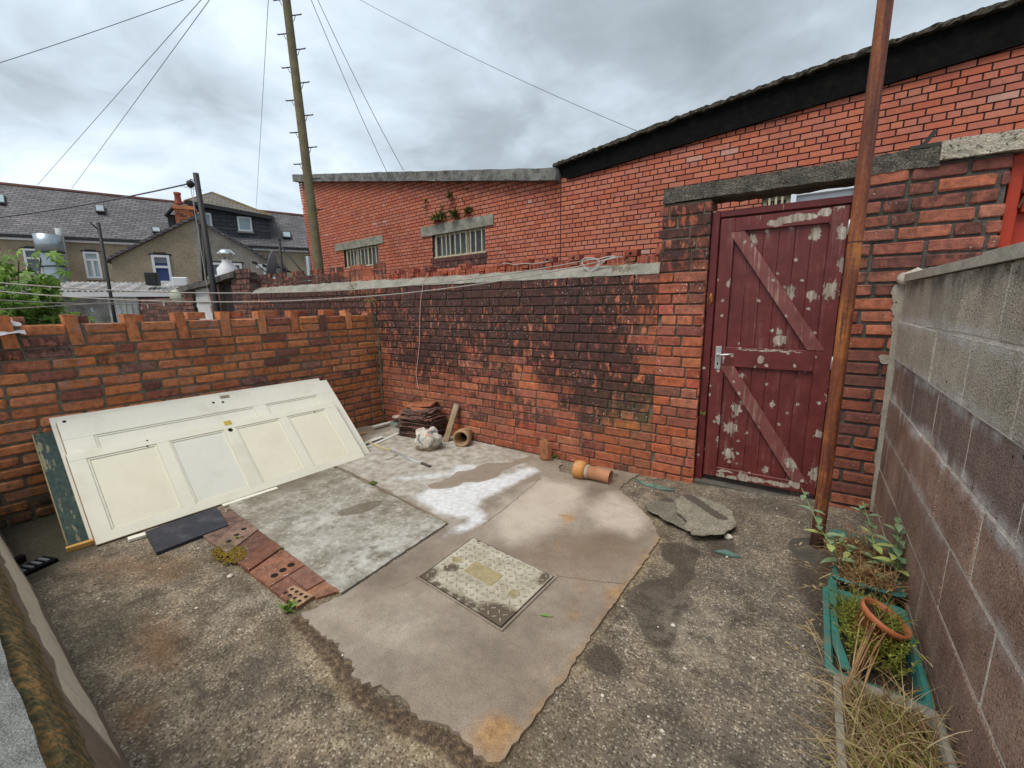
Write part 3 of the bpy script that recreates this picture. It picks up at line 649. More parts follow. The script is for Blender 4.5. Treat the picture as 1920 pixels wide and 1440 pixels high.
# ------------------------------------------------------------ brickwork
rb = random.Random(21)
def one_brick(b, P0, U, N, u0, u1, z0, z1, d0=-.012, d1=.0, rnd=.006, fine=True, jit=.0015):
    j = lambda: rb.uniform(-jit, jit)
    d1 = d1+j()*1.2; hu = (u1-u0)/2; hz = (z1-z0)/2; cu = (u0+u1)/2; cz = (z0+z1)/2; rnd = min(rnd, hu*.4, hz*.4)
    def ring(iu, iz, d, c):
        a, e = hu-iu, hz-iz
        if fine: pts = [(-a+c, -e), (a-c, -e), (a, -e+c), (a, e-c), (a-c, e), (-a+c, e), (-a, e-c), (-a, -e+c)]
        else: pts = [(-a, -e), (a, -e), (a, e), (-a, e)]
        return [P0+U*(cu+pu+j())+V((0, 0, cz+pz+j()))+N*(d+j()*.5) for pu, pz in pts]
    if fine: R_ = [ring(0, 0, d0, rnd*.9), ring(0, 0, d1-rnd*.7, rnd*.9), ring(rnd*.8, rnd*.8, d1, rnd*.9)]
    else: R_ = [ring(0, 0, d0, 0), ring(.001, .001, d1, 0)]
    n = len(R_[0]); vs = sum(R_, []); fs = []
    flip = U.cross(V((0, 0, 1))).dot(N) < 0
    for r in range(len(R_)-1):
        for k in range(n): f = (r*n+k, r*n+(k+1) % n, (r+1)*n+(k+1) % n, (r+1)*n+k); fs.append(f[::-1] if flip else f)
    f = tuple(range((len(R_)-1)*n, len(R_)*n)); fs.append(f[::-1] if flip else f)
    b.add(vs, fs, False)
def clip_iv(ivs, cut):
    out = []
    for a, c in ivs:
        if cut[1] <= a or cut[0] >= c: out.append((a, c)); continue
        if cut[0] > a: out.append((a, cut[0]))
        if cut[1] < c: out.append((cut[1], c))
    return out
def brickwork(b, P0, U, N, z0, nc, span, course=.075, mort=.010, bond='mixed', L=.225, cuts=(), fine=True, d1=0., jit=.0015, header=None, round_=.006, zseed=0, edge_var=0.):
    """span(z) -> list of (u0,u1); cuts: (u0,u1,z0,z1) openings"""
    for k in range(nc):
        za = z0+k*course; zb = za+course; zc = (za+zb)/2
        ivs = list(span(zc))
        for (a, c, e, f) in cuts:
            if e < zc < f: ivs = clip_iv(ivs, (a, c))
        if bond == 'garden': hd = (k+zseed) % 4 == 0
        for (a, c) in ivs:
            off = (L/4 if (k % 2) else 3*L/4) if bond != 'garden' else (L/4 if hd else (L/2 if k % 2 else 0))
            u = math.floor((a-off)/L)*L+off
            if bond == 'mixed': u = a-rb.uniform(0, L)
            while u < c:
                if bond == 'garden': l = L/2 if hd else L
                elif bond == 'mixed': l = L/2 if rb.random() < .33 else L
                elif bond == 'run': l = L if rb.random() > .05 else L/2
                else: l = L
                x0, x1 = max(u, a), min(u+l, c)
                if x1-x0 > .03: one_brick(b, P0, U, N, x0+(mort/2 if x0 > a else 0), x1-(mort/2 if x1 < c else 0), za+mort/2+rb.uniform(-1, 1)*jit*.6, zb-mort/2, d1=d1, rnd=round_, fine=fine, jit=jit)
                u += l
X_, Y_, Z_ = V((1, 0, 0)), V((0, 1, 0)), V((0, 0, 1))
C = .075

# ---- back wall (runs left beyond the corner as far as the lane pier)
bw = thing('yard_back_wall', 'soot-blackened red brick wall at the back of the yard, left of the maroon gate', 'brick wall', (1.6, .1, 0))
b = MB(); b.cur = 1; b.box((-3.1, .009, -.1), (3.18, .30, 1.575)); b.cur = 0
brickwork(b, V((0, 0, 0)), X_, -Y_, 0., 21, lambda z: [(0.002, 3.18)], jit=.0022, d1=0.001)
brickwork(b, V((0, 0, 0)), X_, -Y_, 0.9, 9, lambda z: [(-3.1, -.002 if z > 1.27 else -.23)], fine=False)
b.build('brick_face', [m_back, m_backm], bw)
# sloped mortar fillet
b = MB(); n = 90; 
for i in range(n):
    x0 = -3.1+6.277*i/(n-1)
    w_ = .004*math.sin(i*1.7)+rb.uniform(-.003, .003)
    b.v += [V((x0, -.004+w_, 1.572+w_*.5)), V((x0, .012, 1.592+w_*.6)), V((x0, .055+w_, 1.632+w_)), V((x0, .115, 1.668+w_))]
for i in range(n-1):
    for k in range(3): a = i*4+k; b.f.append([a, a+4, a+5, a+1]); b.mi.append(0); b.sm.append(True)
b.build('mortar_fillet', m_fillet, bw)
# thin parapet of hollow bricks laid on edge between solid blocks
m_rib = brick_mat('ribbed_hollow_brick', [(0, (.35, .075, .035)), (.4, (.28, .065, .035)), (.7, (.40, .10, .045)), (.9, (.2, .05, .035))], soot=[], soot_bias=-.3, white=.3)
b = MB(); b.cur = 1; b.box((-3.1, .135, 1.55), (3.16, .26, 1.685)); b.cur = 0
u = -3.05; k = 0
ztop = 1.715
holes = MB()
while u < 3.13:
    w1 = .165+rb.uniform(-.01, .01)
    if u < -.12: # left of the corner
        b.cur = 2
        for kk in range(3): one_brick(b, V((0, .115, 0)), X_, -Y_, u, u+w1+.045 if kk < 2 or k % 2 else u+.07, 1.655+kk*.07, 1.655+kk*.07+.062, fine=False)
        b.cur = 0; u += w1+.055; k += 1; continue
    # ribbed unit
    nr = 8
    for r_ in range(nr): b.box((u+w1*r_/nr+.002, .098+.006*(r_ % 2), 1.652), (u+w1*(r_+1)/nr-.002, .2, 1.712))
    b.box((u, .103, 1.648), (u+w1, .2, 1.709))
    u += w1+.008
    w2 = .06
    for kk in range(2 if k % 3 else 3): one_brick(b, V((0, .092, 0)), X_, -Y_, u, u+w2, 1.645+kk*.036, 1.645+kk*.036+.030, fine=False, d0=-.1)
    if k % 2 == 0 or rb.random() < .5:
        one_brick(b, V((0, .094, 0)), X_, -Y_, u-.03, u+w2+.01, 1.716, 1.765, fine=False, d0=-.1)
        holes.lathe((u+.02, .0925, 1.738), (0, -1, 0), [(.012, 0), (.0001, .0005)], 10, False)
    u += w2+.01; k += 1
par = b.build('parapet', [m_rib, m_backm, m_back], bw)
holes.build('weep_hole', m_hole, par)['kind'] = 'stuff'
# gate pier (left of the gate)
b = MB(); b.cur = 1; b.box((3.185, .006, 1.55), (3.495, .24, 2.035)); b.cur = 0
brickwork(b, V((0, -.002, 0)), X_, -Y_, 1.575, 6, lambda z: [(3.16+(.02 if int(z/.075) % 2 else 0), 3.497)], jit=.003, d1=.001)
for kk in range(6):  # return into the opening
    one_brick(b, V((3.497, 0, 0)), Y_, X_, .0, .22, 1.575+kk*C+.005, 1.575+kk*C+.07, d1=.001, jit=.001)
brickwork(b, V((3.497, 0, 0)), Y_, X_, 0.02, 21, lambda z: [(.004, .23)], fine=False, d1=.0)
b.cur = 1; b.box((3.17, .012, 0), (3.495, .236, 1.57)); b.cur = 0
brickwork(b, V((0, 0, 0)), X_, -Y_, 0.0, 21, lambda z: [(3.18, 3.497)], jit=.0022, d1=0.001)
b.build('gate_pier', [m_pier, m_backm], bw)

# right pier between the gate and the neighbour's gate
rp_ = thing('right_pier', 'dark red brick pier with black joints between the maroon gate and the bright red gate', 'brick pier', (4.56, .1, .08))
b = MB(); b.cur = 1; b.box((4.265, .01, 0), (4.842, .30, 2.06)); b.cur = 0
brickwork(b, V((0, 0, .0)), X_, -Y_, .03, 27, lambda z: [(4.262, 4.85)], jit=.0035, d1=.003, mort=.016, bond='mixed')
b.build('brick_face', [m_pierr, m_pierrm], rp_)
# lintels
def rough_beam(name, x0, x1, y0, y1, z0, z1, mt, parent=None, amp=.006, seed=0, tilt=0, end=0):
    b = MB(); nx_, ny_, nz_ = max(2, int((x1-x0)/.03)), 6, 5
    rings = []
    for i in range(nx_+1):
        x = x0+(x1-x0)*i/nx_; ring = []
        for (a, c) in [(j/ny_, 0) for j in range(ny_)]+[(1, j/nz_) for j in range(nz_)]+[(1-j/ny_, 1) for j in range(ny_)]+[(0, 1-j/nz_) for j in range(nz_)]:
            y = y0+(y1-y0)*a; z = z0+(z1-z0)*c+tilt*(x-x0)
            q = V((x*9+seed, y*9, z*9)); d_ = mnoise.noise(q)*amp*1.5+mnoise.noise(q*4)*amp
            cy, cz = (y0+y1)/2, (z0+z1)/2
            ring.append(V((x+(mnoise.noise(q*2.2)*end if i in (0, nx_) else 0), y+(y-cy)*d_/(y1-y0)*2, z+(z-cz)*d_/(z1-z0)*2)))
        rings.append(ring)
    m_ = len(rings[0]); vs = sum(rings, [])
    fs = [(i*m_+k, (i+1)*m_+k, (i+1)*m_+(k+1) % m_, i*m_+(k+1) % m_) for i in range(nx_) for k in range(m_)]
    fs += [tuple(range(m_)), tuple(range(nx_*m_+m_-1, nx_*m_-1, -1))]
    b.add(vs, fs, False); return b.build(name, mt, parent)
o = rough_beam('concrete_lintel', 3.187, 4.575, -.012, .235, 2.042, 2.138, m_lintel, amp=.005, end=.03)
tag(o, 'dark pebbly concrete lintel spanning over the maroon gate', 'lintel')
o = rough_beam('concrete_lintel', 4.58, 5.9, -.03, .235, 2.062, 2.155, m_lintel2, amp=.006, seed=5)
tag(o, 'pale roughcast lintel over the bright red gate at the right edge', 'lintel')
b = MB(); q = onY(1735, 268, .02); zt = 2.142
b.box((q.x-.06, .0, zt), (q.x+.07, .1, zt+.018)); b.bar((q.x-.01, .04, zt+.015), (q.x+.035, .04, zt+.085), .022, .02)
tag(b.build('iron_bracket', simple('black_iron', (.03, .03, .028), .6, .4, 30)), 'small bent black iron bracket standing on top of the lintel', 'bracket')

# ---- left wall with castellated top
lw = thing('left_boundary_wall', 'orange brick wall with upright bricks along its top, behind the white doors', 'brick wall', (-.11, -1.6, 0))
b = MB(); b.cur = 1; b.box((-.215, -3.7, -.1), (-.009, -.012, 1.268)); b.cur = 0
nst = [-2.80, -2.499, -2.191, -1.885, -1.579, -1.278, -.977, -.677, -.377, -.10]
st = [-3.4, -3.1]+nst
brickwork(b, V((0, 0, 0)), Y_, X_, 0., 15, lambda z: [(-3.7, -.004)], jit=.0032, d1=.002, mort=.0145, bond='run', round_=.011)
for i in range(len(st)-1):
    a, c = st[i]+.043, st[i+1]-.043
    for kk in range(2): one_brick(b, V((0, 0, 0)), Y_, X_, a+rb.uniform(0, .006), c-rb.uniform(0, .006), 1.125+kk*C+.006, 1.125+(kk+1)*C-.005, d1=rb.uniform(-.003, .004), rnd=.009, jit=.003, d0=-.1)
b.cur = 0
for i, y in enumerate(st):
    tz = 1.335 if i < 9 else 1.29
    ln = .018*(1 if i < 6 else 0)
    h_ = rb.uniform(-.004, .004)
    A = [V((xx, yy, zz)) for xx in (.004, -.105) for (yy, zz) in ((y-.033, 1.13), (y+.033, 1.13), (y+.033-ln, tz+h_), (y-.033-ln, tz+h_))]
    b.add(A, [(0, 1, 2, 3), (7, 6, 5, 4), (0, 4, 5, 1), (1, 5, 6, 2), (2, 6, 7, 3), (3, 7, 4, 0)])
for i in range(len(st)-1): # far leaf: half bricks between, on the neighbour's side
    a, c = st[i]+.06, st[i+1]-.06
    if i in (5, 7, 8, 9, 6): one_brick(b, V((-.11, 0, 0)), Y_, X_, a+.02, c-.04, 1.279, 1.335, fine=False, d0=-.1)
    else: one_brick(b, V((-.12, 0, 0)), Y_, X_, a-.02, a+.035, 1.27, 1.325, fine=False, d0=-.1)
b.build('brick_face', [m_left, m_leftm], lw)
# crumbling mortar strip in the corner with moss
o = rough_beam('corner_mortar', 0, 1, 0, 1, 0, 1, m_conc, amp=0) if 0 else None
b = MB(); pts = []; rs = []
for i in range(35): z = i*.035; pts.append(V((.006+rb.uniform(-.004, .004), -.008+rb.uniform(-.004, .004), z))); rs.append(.012+rb.uniform(-.003, .006))
b.tube(pts, rs, 7); b.build('corner_mortar', concrete_mat('mossy_corner_mortar', (.10, .10, .06), (.27, .25, .18), 30, .6, .6, (.06, .07, .02), .006), lw)

# ---- block wall on the right
def block_mat():
    x = mat('concrete_block'); g = x.n('ShaderNodeNewGeometry'); p = g.outputs['Position']; r = g.outputs['Random Per Island']
    pw = x.warp(p, 4, .10, 5); z = x.sep(pw)[2]; n = x.noise(p, 5, 6, .65); nf = x.noise(p, 130, 3, .7); v = x.vor(p, 210)
    st_ = x.noise(x.scale(p, (13, 13, 3.2)), 1, 6, .7)
    up = x.ramp(n, [(.3, (.37, .325, .26)), (.7, (.58, .525, .43))])
    low = x.ramp(n, [(.3, (.23, .14, .105)), (.5, (.34, .215, .165)), (.7, (.46, .31, .24))])
    f = x.ss(x.sep(p)[2], 1.032, 1.026)
    col = x.mix(f, up, low)
    mid = x.m('MULTIPLY', x.ss(x.m('ABSOLUTE', x.m('SUBTRACT', z, .93)), .14, .08), x.ss(x.sep(pw)[1], -.15, -.6)); col = x.mix(x.m('MULTIPLY', mid, .6), col, (.16, .135, .13))
    col = x.mix(1.0, col, x.ramp(r, [(0, (.85, .85, .85)), (.5, (1, 1, 1)), (1, (1.16, 1.12, 1.1))]), 'MULTIPLY')
    col = x.mix(1.0, col, x.ramp(nf, [(.32, (.48, .48, .48)), (.5, (1, 1, 1)), (.68, (1.45, 1.43, 1.4))]), 'MULTIPLY')
    # vertical run marks
    col = x.mix(x.m('MULTIPLY', x.ss(st_, .52, .70), .50), col, (.48, .38, .30))
    col = x.mix(x.m('MULTIPLY', x.ss(st_, .42, .28), .40), col, (.09, .065, .055))
    # patchy near-black tone towards the top, below the coping
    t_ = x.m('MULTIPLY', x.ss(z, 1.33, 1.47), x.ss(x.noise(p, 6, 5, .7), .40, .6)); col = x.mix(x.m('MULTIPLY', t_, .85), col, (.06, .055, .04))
    # salts near the bed joints
    ef = None
    for zz in (1.245, 1.03, .814, .598):
        d = x.m('SUBTRACT', z, zz); w1 = x.ss(x.m('ABSOLUTE', d), .055, .0); ef = w1 if ef is None else x.m('MAXIMUM', ef, w1)
    ef = x.m('MULTIPLY', ef, x.ss(x.noise(p, 3.6, 5, .65), .34, .56)); ef = x.m('MULTIPLY', ef, x.ss(x.noise(x.scale(p, (14, 14, 5)), 1, 4), .3, .6)); ef = x.m('MULTIPLY', ef, x.ss(z, .45, .75))
    col = x.mix(x.m('MULTIPLY', ef, .9), col, (.72, .70, .68))
    col = x.mix(x.ss(x.noise(p, 60, 2, .5), .70, .74), col, (.02, .018, .016))
    return fin(x, col, .92, x.m('ADD', nf, x.m('MULTIPLY', v, .6)), .010)
m_block = block_mat()
m_bjoint = mortar_mat('block_joint', (.66, .61, .53)); m_bjl = mortar_mat('block_joint_low', (.20, .165, .14))
WX = 4.53
def wx(y): return WX-.007*y
kw = thing('block_wall', 'grey concrete block wall with a pale coping along the right side of the yard', 'block wall', (4.63, -1.5, .08))
b = MB(); b.cur = 1
b.v += []; jz = 1.461
b.add([V((wx(.0)-.0015, .0, -.1)), V((wx(-3.6)-.0015, -3.6, -.1)), V((wx(-3.6)-.0015, -3.6, 1.452)), V((wx(0)-.0015, .0, 1.458)), V((wx(0)+.1, .0, -.1)), V((wx(-3.6)+.1, -3.6, -.1)), V((wx(-3.6)+.1, -3.6, 1.452)), V((wx(0)+.1, .0, 1.458))],
      [(0, 1, 2, 3), (7, 6, 5, 4), (3, 2, 6, 7), (1, 5, 6, 2), (0, 3, 7, 4)])
b.add([V((wx(0)-.0085, .0, 1.03)), V((wx(-3.6)-.0085, -3.6, 1.03)), V((wx(-3.6)-.0085, -3.6, 1.45)), V((wx(0)-.0085, .0, 1.456)), V((wx(0)+.01, 0, 1.03)), V((wx(-3.6)+.01, -3.6, 1.03))], [(0, 1, 2, 3), (0, 4, 5, 1)])
b.cur = 0
tb = (V((wx(-3.6), -3.6, 0))-V((wx(0), 0, 0))).normalized(); nb_ = V((-1, -.007, 0)).normalized()
yt = [ -onX(u_, 560, WX).y for u_ in (1748, 1806, 1884)]; y2 = [-onX(u_, 640, WX).y for u_ in (1757, 1823)]
P0b = V((wx(0), 0, 0))
for k in range(7):
    z1_ = jz-k*.216; z0_ = z1_-.216
    j0 = [0, .18, .60, 1.02, 1.44, 1.86, 2.28, 2.70, 3.12, 3.54] if k % 2 == 0 else [0, .39, .81, 1.23, 1.65, 2.07, 2.49, 2.91, 3.33, 3.6]
    if k == 0: j0 = [0]+[yt[0]+(-.0), yt[1], yt[2], yt[2]+.42, yt[2]+.84, yt[2]+1.26, yt[2]+1.68, yt[2]+2.1, 3.6]
    if k == 1: j0 = [0]+[y2[0], y2[1], y2[1]+.42, y2[1]+.84, y2[1]+1.26, y2[1]+1.68, y2[1]+2.1, 3.6]
    for i in range(len(j0)-1):
        if j0[i+1]-j0[i] < .03: continue
        one_brick(b, P0b, tb, nb_, j0[i]+.0055, j0[i+1]-.0055, z0_+.004, z1_-.005, d0=-.02, d1=.004+(.007 if k < 2 else 0), rnd=.004, jit=.0016)
b.build('blockwork', [m_block, m_bjoint], kw)
b = MB(); y0_ = 0
for yy0, yy1 in ((.0, -1.33), (-1.335, -2.4), (-2.405, -3.6)):
    za, zb_ = 1.462+.016*(-yy0/1.6), 1.462+.016*(-yy1/1.6)
    b.add([V((wx(yy0)-.022, yy0, 1.460)), V((wx(yy1)-.022, yy1, 1.460)), V((wx(yy1)-.022, yy1, 1.492)), V((wx(yy0)-.022, yy0, 1.499)), V((wx(yy0)+.13, yy0, 1.460)), V((wx(yy1)+.13, yy1, 1.460)), V((wx(yy1)+.13, yy1, 1.492)), V((wx(yy0)+.13, yy0, 1.499))],
          [(0, 1, 2, 3), (7, 6, 5, 4), (3, 2, 6, 7), (0, 4, 5, 1), (1, 5, 6, 2), (0, 3, 7, 4)])
b.build('coping', m_coping, kw)
# smear of mortar where the block wall meets the brick pier
b = MB()
def blobmesh(b, c, rx, ry, rz, seed, n1=10, n2=8, amp=.25):
    vs = []
    for i in range(n2+1):
        th = math.pi*i/n2
        for k in range(n1):
            a = 2*math.pi*k/n1; d = V((math.cos(a)*math.sin(th), math.sin(a)*math.sin(th), math.cos(th)))
            f = 1+amp*mnoise.noise(d*1.7+V((seed, seed*.3, 0)))*2
            vs.append(V(c)+V((d.x*rx, d.y*ry, d.z*rz))*f)
    b.add(vs, [(i*n1+k, (i+1)*n1+k, (i+1)*n1+(k+1) % n1, i*n1+(k+1) % n1) for i in range(n2) for k in range(n1)], True)
blobmesh(b, (4.56, -.02, 1.475), .085, .04, .045, 1); blobmesh(b, (4.66, -.02, 1.50), .10, .045, .03, 2)
for (x_, z, rx_, rz_) in ((4.50, 1.40, .035, .05), (4.505, 1.31, .03, .04), (4.51, 1.22, .025, .035), (4.49, 1.03, .035, .03), (4.515, .93, .02, .03), (4.515, .72, .02, .03), (4.515, .45, .018, .05)):
    P = []; n_ = 16
    for k in range(n_): a = 2*math.pi*k/n_; f_ = 1+.45*mnoise.noise(V((math.cos(a)*1.5, math.sin(a)*1.5, z*7)))+.2*mnoise.noise(V((math.cos(a)*5, math.sin(a)*5, z*7))); P.append(V((x_+math.cos(a)*rx_*f_, -.0075, z+math.sin(a)*rz_*f_)))
    b.slab(P, .006, (0, -1, 0))
b.add([V((4.49, -.003, 1.47)), V((4.535, -.003, 1.47)), V((4.535, -.03, 1.47)), V((4.512, -.003, .1)), V((4.535, -.003, .1)), V((4.535, -.022, .1))], [(0, 2, 5, 3)])
b.build('mortar_smear', m_mort, kw)

# ---- splayed plinth of the house and its ledge, bottom left
def plinth_mat():
    x = mat('painted_render_plinth'); p = x.pos(); pw = x.warp(p, 7, .03, 4); s_ = x.sep(pw); n = x.noise(p, 14, 6, .6)
    col = x.ramp(n, [(.3, (.19, .145, .105)), (.7, (.27, .21, .155))])
    h = x.m('ADD', s_[2], x.m('MULTIPLY', x.m('SUBTRACT', x.noise(x.scale(p, (2.5, 1, 1)), 1.2, 4), .5), .14))
    up_ = x.m('MULTIPLY', x.ss(h, .075, .09), x.ss(h, .315, .30)); up_ = x.m('MULTIPLY', up_, x.ss(s_[0], 2.62, 2.56))
    col = x.mix(up_, col, x.ramp(n, [(.3, (.62, .55, .42)), (.7, (.78, .71, .56))]))
    ms_ = x.ss(x.m('ADD', x.sep(p)[2], x.m('MULTIPLY', x.m('SUBTRACT', x.noise(p, 22, 5, .7), .5), .12)), .345, .38)
    mc_ = x.ramp(x.noise(p, 40, 5, .7), [(.3, (.03, .026, .014)), (.48, (.10, .085, .035)), (.62, (.30, .16, .05)), (.72, (.17, .16, .06))])
    col = x.mix(ms_, col, mc_)
    return fin(x, col, .9, x.noise(p, 60, 4), .008)
pl = thing('house_plinth', 'brown rendered plinth with a cream painted patch and mossy top at the lower left', 'plinth', (1.6, -3.1, 0))
b = MB(); n_ = 60
prof = [(-.0, -.05), (0., .0), (-.045, .17), (-.085, .31), (-.125, .44), (-.155, .485), (-.18, .49)]
for i in range(n_+1):
    x_ = -.3+3.9*i/n_; w_ = .010*mnoise.noise(V((x_*1.3, 2, 0)))+.004*mnoise.noise(V((x_*5, 4, 0)))
    for (dy, z) in prof: b.v.append(V((x_, -3.018+w_*(1-z/.5)+dy+(.01*mnoise.noise(V((x_*9, z*9, 1))) if z > .3 else 0), z)))
k_ = len(prof)
for i in range(n_):
    for k in range(k_-1): a = i*k_+k; b.f.append([a, a+k_, a+k_+1, a+1]); b.mi.append(0); b.sm.append(True)
b.build('render', plinth_mat(), pl)
b = MB()
o = rough_beam('ledge', -.3, 3.6, -3.9, -3.191, .475, .525, concrete_mat('grey_ledge', (.15, .155, .145), (.31, .32, .30), 14, .9, .2, (.08, .09, .07), .01), pl, amp=.003)

# ------------------------------------------------------------ maroon gate
def peel_mat(name, base, seed=0., amount=.62, big=True, extra=(), worn=0, cs=8.5):
    x = mat(name); p = x.pos(); q = x.vm('ADD', p, (seed, 0, seed*.7)); qs = x.scale(q, (1, .3, .72)); qd = x.warp(qs, 24, .05, 4)
    n = x.noise(p, 12, 5, .6); gr = x.noise(x.scale(p, (60, 60, 3)), 1, 4, .6)
    col = x.ramp(n, [(.3, tuple(a*.78 for a in base)), (.7, tuple(a*1.22 for a in base))])
    q2 = x.xz(qd); vd = x.vor2(q2, cs); vc = x.sep(x.vor2(q2, cs, 'Color'))
    pick = x.m('GREATER_THAN', vc[0], 1-amount); rad = x.lin(vc[1], 0, 1, .10, .33)
    gl_ = x.noise(x.scale(p, (90, 90, 7)), 1, 3, .6); pm = x.m('MULTIPLY', pick, x.ss(x.m('SUBTRACT', vd, x.m('MULTIPLY', rad, x.m('MULTIPLY', x.lin(x.noise(p, 45, 4, .7), .3, .7, .45, 1.4), x.lin(gl_, .3, .7, .6, 1.3)))), .02, -.02))
    # tiny flecks and grain scratches
    w3 = x.xz(x.warp(q, 40, .03)); v2 = x.vor2(w3, 22); c2 = x.sep(x.vor2(w3, 22, 'Color'))
    pm = x.m('MAXIMUM', pm, x.m('MULTIPLY', x.m('GREATER_THAN', c2[0], .93), x.ss(v2, .26, .18)))
    pm = x.m('MAXIMUM', pm, x.m('MULTIPLY', x.m('MULTIPLY', x.ss(gr, .64, .70), x.ss(n, .5, .6)), .6))
    if worn: pm = x.m('MAXIMUM', pm, x.m('MULTIPLY', x.ss(x.m('ADD', gr, x.m('MULTIPLY', n, .35)), .70, .86), worn))
    if extra: e = x.blobs(qd if 0 else x.warp(p, 22, .05, 5), list(extra)); pm = x.m('MAXIMUM', pm, x.ss(e, .3, .42))
    grey = x.ramp(x.noise(x.scale(p, (50, 50, 8)), 1, 4, .7), [(.3, (.15, .12, .09)), (.5, (.34, .29, .235)), (.7, (.56, .52, .46))])
    col = x.mix(x.m('MULTIPLY', pm, .93), col, grey)
    return fin(x, col, x.m('ADD', .42, x.m('MULTIPLY', pm, .45)), x.m('ADD', x.m('MULTIPLY', pm, -.5), x.m('MULTIPLY', gr, .4)), .002)
MAR = (.128, .026, .025)
gy = .04
m_mar = peel_mat('maroon_paint', MAR, 0, .50, worn=.10)
m_mar_b = peel_mat('maroon_paint_brace', (.185, .058, .054), 2.2, .50, worn=.42, cs=6.5)
m_mar_s = peel_mat('maroon_paint_stile', MAR, 3.3, .62, cs=7, worn=.12)
m_mar_top = peel_mat('maroon_paint_top', MAR, 7.7, .15, extra=[((3.98, gy, 1.862), (.17, .3, .035), 1), ((3.87, gy, 1.845), (.07, .3, .035), .9), ((4.12, gy, 1.875), (.06, .3, .04), .9)])
m_mar_bot = peel_mat('maroon_paint_bottom', MAR, 5.1, .4, extra=[((3.75, gy, .13), (.07, .3, .03), .8), ((3.9, gy, .15), (.1, .3, .03), .9), ((4.03, gy, .15), (.12, .3, .03), .9), ((4.13, gy, .18), (.06, .3, .06), .9), ((3.7, gy, .17), (.1, .3, .012), .8)])
m_mar_mid = peel_mat('maroon_paint_mid', MAR, 1.9, .3, extra=[((3.86, gy, .985), (.035, .3, .045), .9), ((3.9, gy, .95), (.02, .3, .02), .8), ((3.9, gy, 1.045), (.3, .3, .010), .9)])
m_frm = peel_mat('maroon_paint_frame', (.105, .017, .018), 9.3, .12)
gt = thing('garden_gate', 'tall maroon ledged and braced timber gate with flaking paint', 'gate', (3.88, .05, .08))
b = MB()
b.box((3.503, .03, .05), (3.552, .10, 1.958), .004); b.box((4.246, .03, .05), (4.296, .10, 1.958), .004); b.box((3.552, .031, 1.914), (4.246, .09, 1.956), .004); b.box((3.552, .062, .06), (3.566, .10, 1.918)); b.box((4.232, .062, .06), (4.246, .10, 1.918)); b.box((3.566, .062, 1.905), (4.232, .10, 1.918))
b.build('gate_frame', m_frm, gt)
lf = .025; lx0, lx1, lz0, lz1 = 3.562, 4.238, .118, 1.902
def board(name, mt, x0, x1, z0, z1, ya=None, yb=None, bev=.003, label=None):
    b = MB(); b.box((x0, lf if ya is None else ya, z0), (x1, .058 if yb is None else yb, z1), bev); o = b.build(name, mt, gt)
    if label: o['label'] = label
    return o
board('stile', m_mar_s, lx0, 3.645, lz0, lz1); board('stile', m_mar_s, 4.152, lx1, lz0, lz1)
board('top_rail', m_mar_top, 3.645, 4.152, 1.815, lz1-.002); board('middle_rail', m_mar_mid, 3.645, 4.152, .925, 1.058); board('bottom_rail', m_mar_bot, 3.645, 4.152, lz0+.002, .190)
b = MB()
nb = 6
for zz0, zz1 in ((.190, .925), (1.058, 1.815)):
    for i in range(nb):
        a = 3.645+(4.152-3.645)*i/nb; c = 3.645+(4.152-3.645)*(i+1)/nb
        b.box((a+.0007, .046, zz0), (c-.0007, .060, zz1), .0018)
    b.box((3.645, .059, zz0), (4.152, .066, zz1))
b.build('boards', m_mar, gt)
for (p_, q_) in (((3.668, 1.80), (4.145, 1.075)), ((3.672, .915), (4.138, .205))):
    b = MB(); a = V((p_[0], .0345, p_[1])); c = V((q_[0], .0345, q_[1])); d = (c-a).normalized(); s_ = V((0, -1, 0)).cross(d).normalized()*.038
    def hz(pt, off, zc): # cut ends level with the rails
        t = (zc-(pt+off).z)/d.z; return pt+off+d*t
    P = [hz(a, s_, p_[1]+.013), hz(c, s_, q_[1]-.014), hz(c, -s_, q_[1]-.014), hz(a, -s_, p_[1]+.013)]
    b.slab([V((v_.x, .022, v_.z)) for v_ in P], .023, (0, -1, 0)); b.build('brace', m_mar_b, gt)
m_alu = simple('worn_aluminium', (.52, .52, .50), .38, .12, 40, .0005, metal=.7); m_galv = simple('galvanised', (.40, .41, .42), .5, .25, 25, .001, metal=.5)
b = MB(); b.box((3.585, .0205, .905), (3.622, .0245, 1.062), .0015)
hp = b.build('handle_plate', m_alu, gt)
b = MB(); b.lathe((3.603, .021, 1.005), (0, -1, 0), [(.012, 0), (.012, .012), (.009, .03), (.0001, .031)], 14); b.tube([(3.603, -.006, 1.005), (3.625, -.012, 1.006), (3.66, -.014, 1.010), (3.70, -.012, 1.016)], [.008, .0075, .0065, .006], 8); b.build('lever', m_alu, hp)
b = MB(); b.lathe((3.603, .0203, .945), (0, -1, 0), [(.006, 0), (.0001, .0004)], 10, False); b.box((3.6, .0198, .930), (3.606, .0203, .945)); b.build('keyhole', m_hole, hp)
for z in (1.78, .985):
    b = MB(); b.box((4.236, .022, z-.04), (4.248, .030, z+.04), .001); b.tube([(4.242, .020, z-.042), (4.242, .020, z+.042)], .0045, 8); b.build('hinge', m_alu, gt)
b = MB(); b.tube([(3.53, .027, 1.42), (3.528, .018, 1.40), (3.53, .022, 1.36)], .007, 7); blobmesh(b, (3.53, .024, 1.38), .012, .008, .035, 3)
b.build('old_catch', simple('rusted_catch', (.33, .13, .02), .8, .4, 40, .002), gt)
b = MB(); b.box((3.50, .0, .03), (4.26, .16, .075), .01); tag(b.build('gate_threshold', concrete_mat('threshold_concrete', (.05, .045, .035), (.13, .12, .10), 9)), 'low dirty concrete threshold beneath the maroon gate', 'threshold')

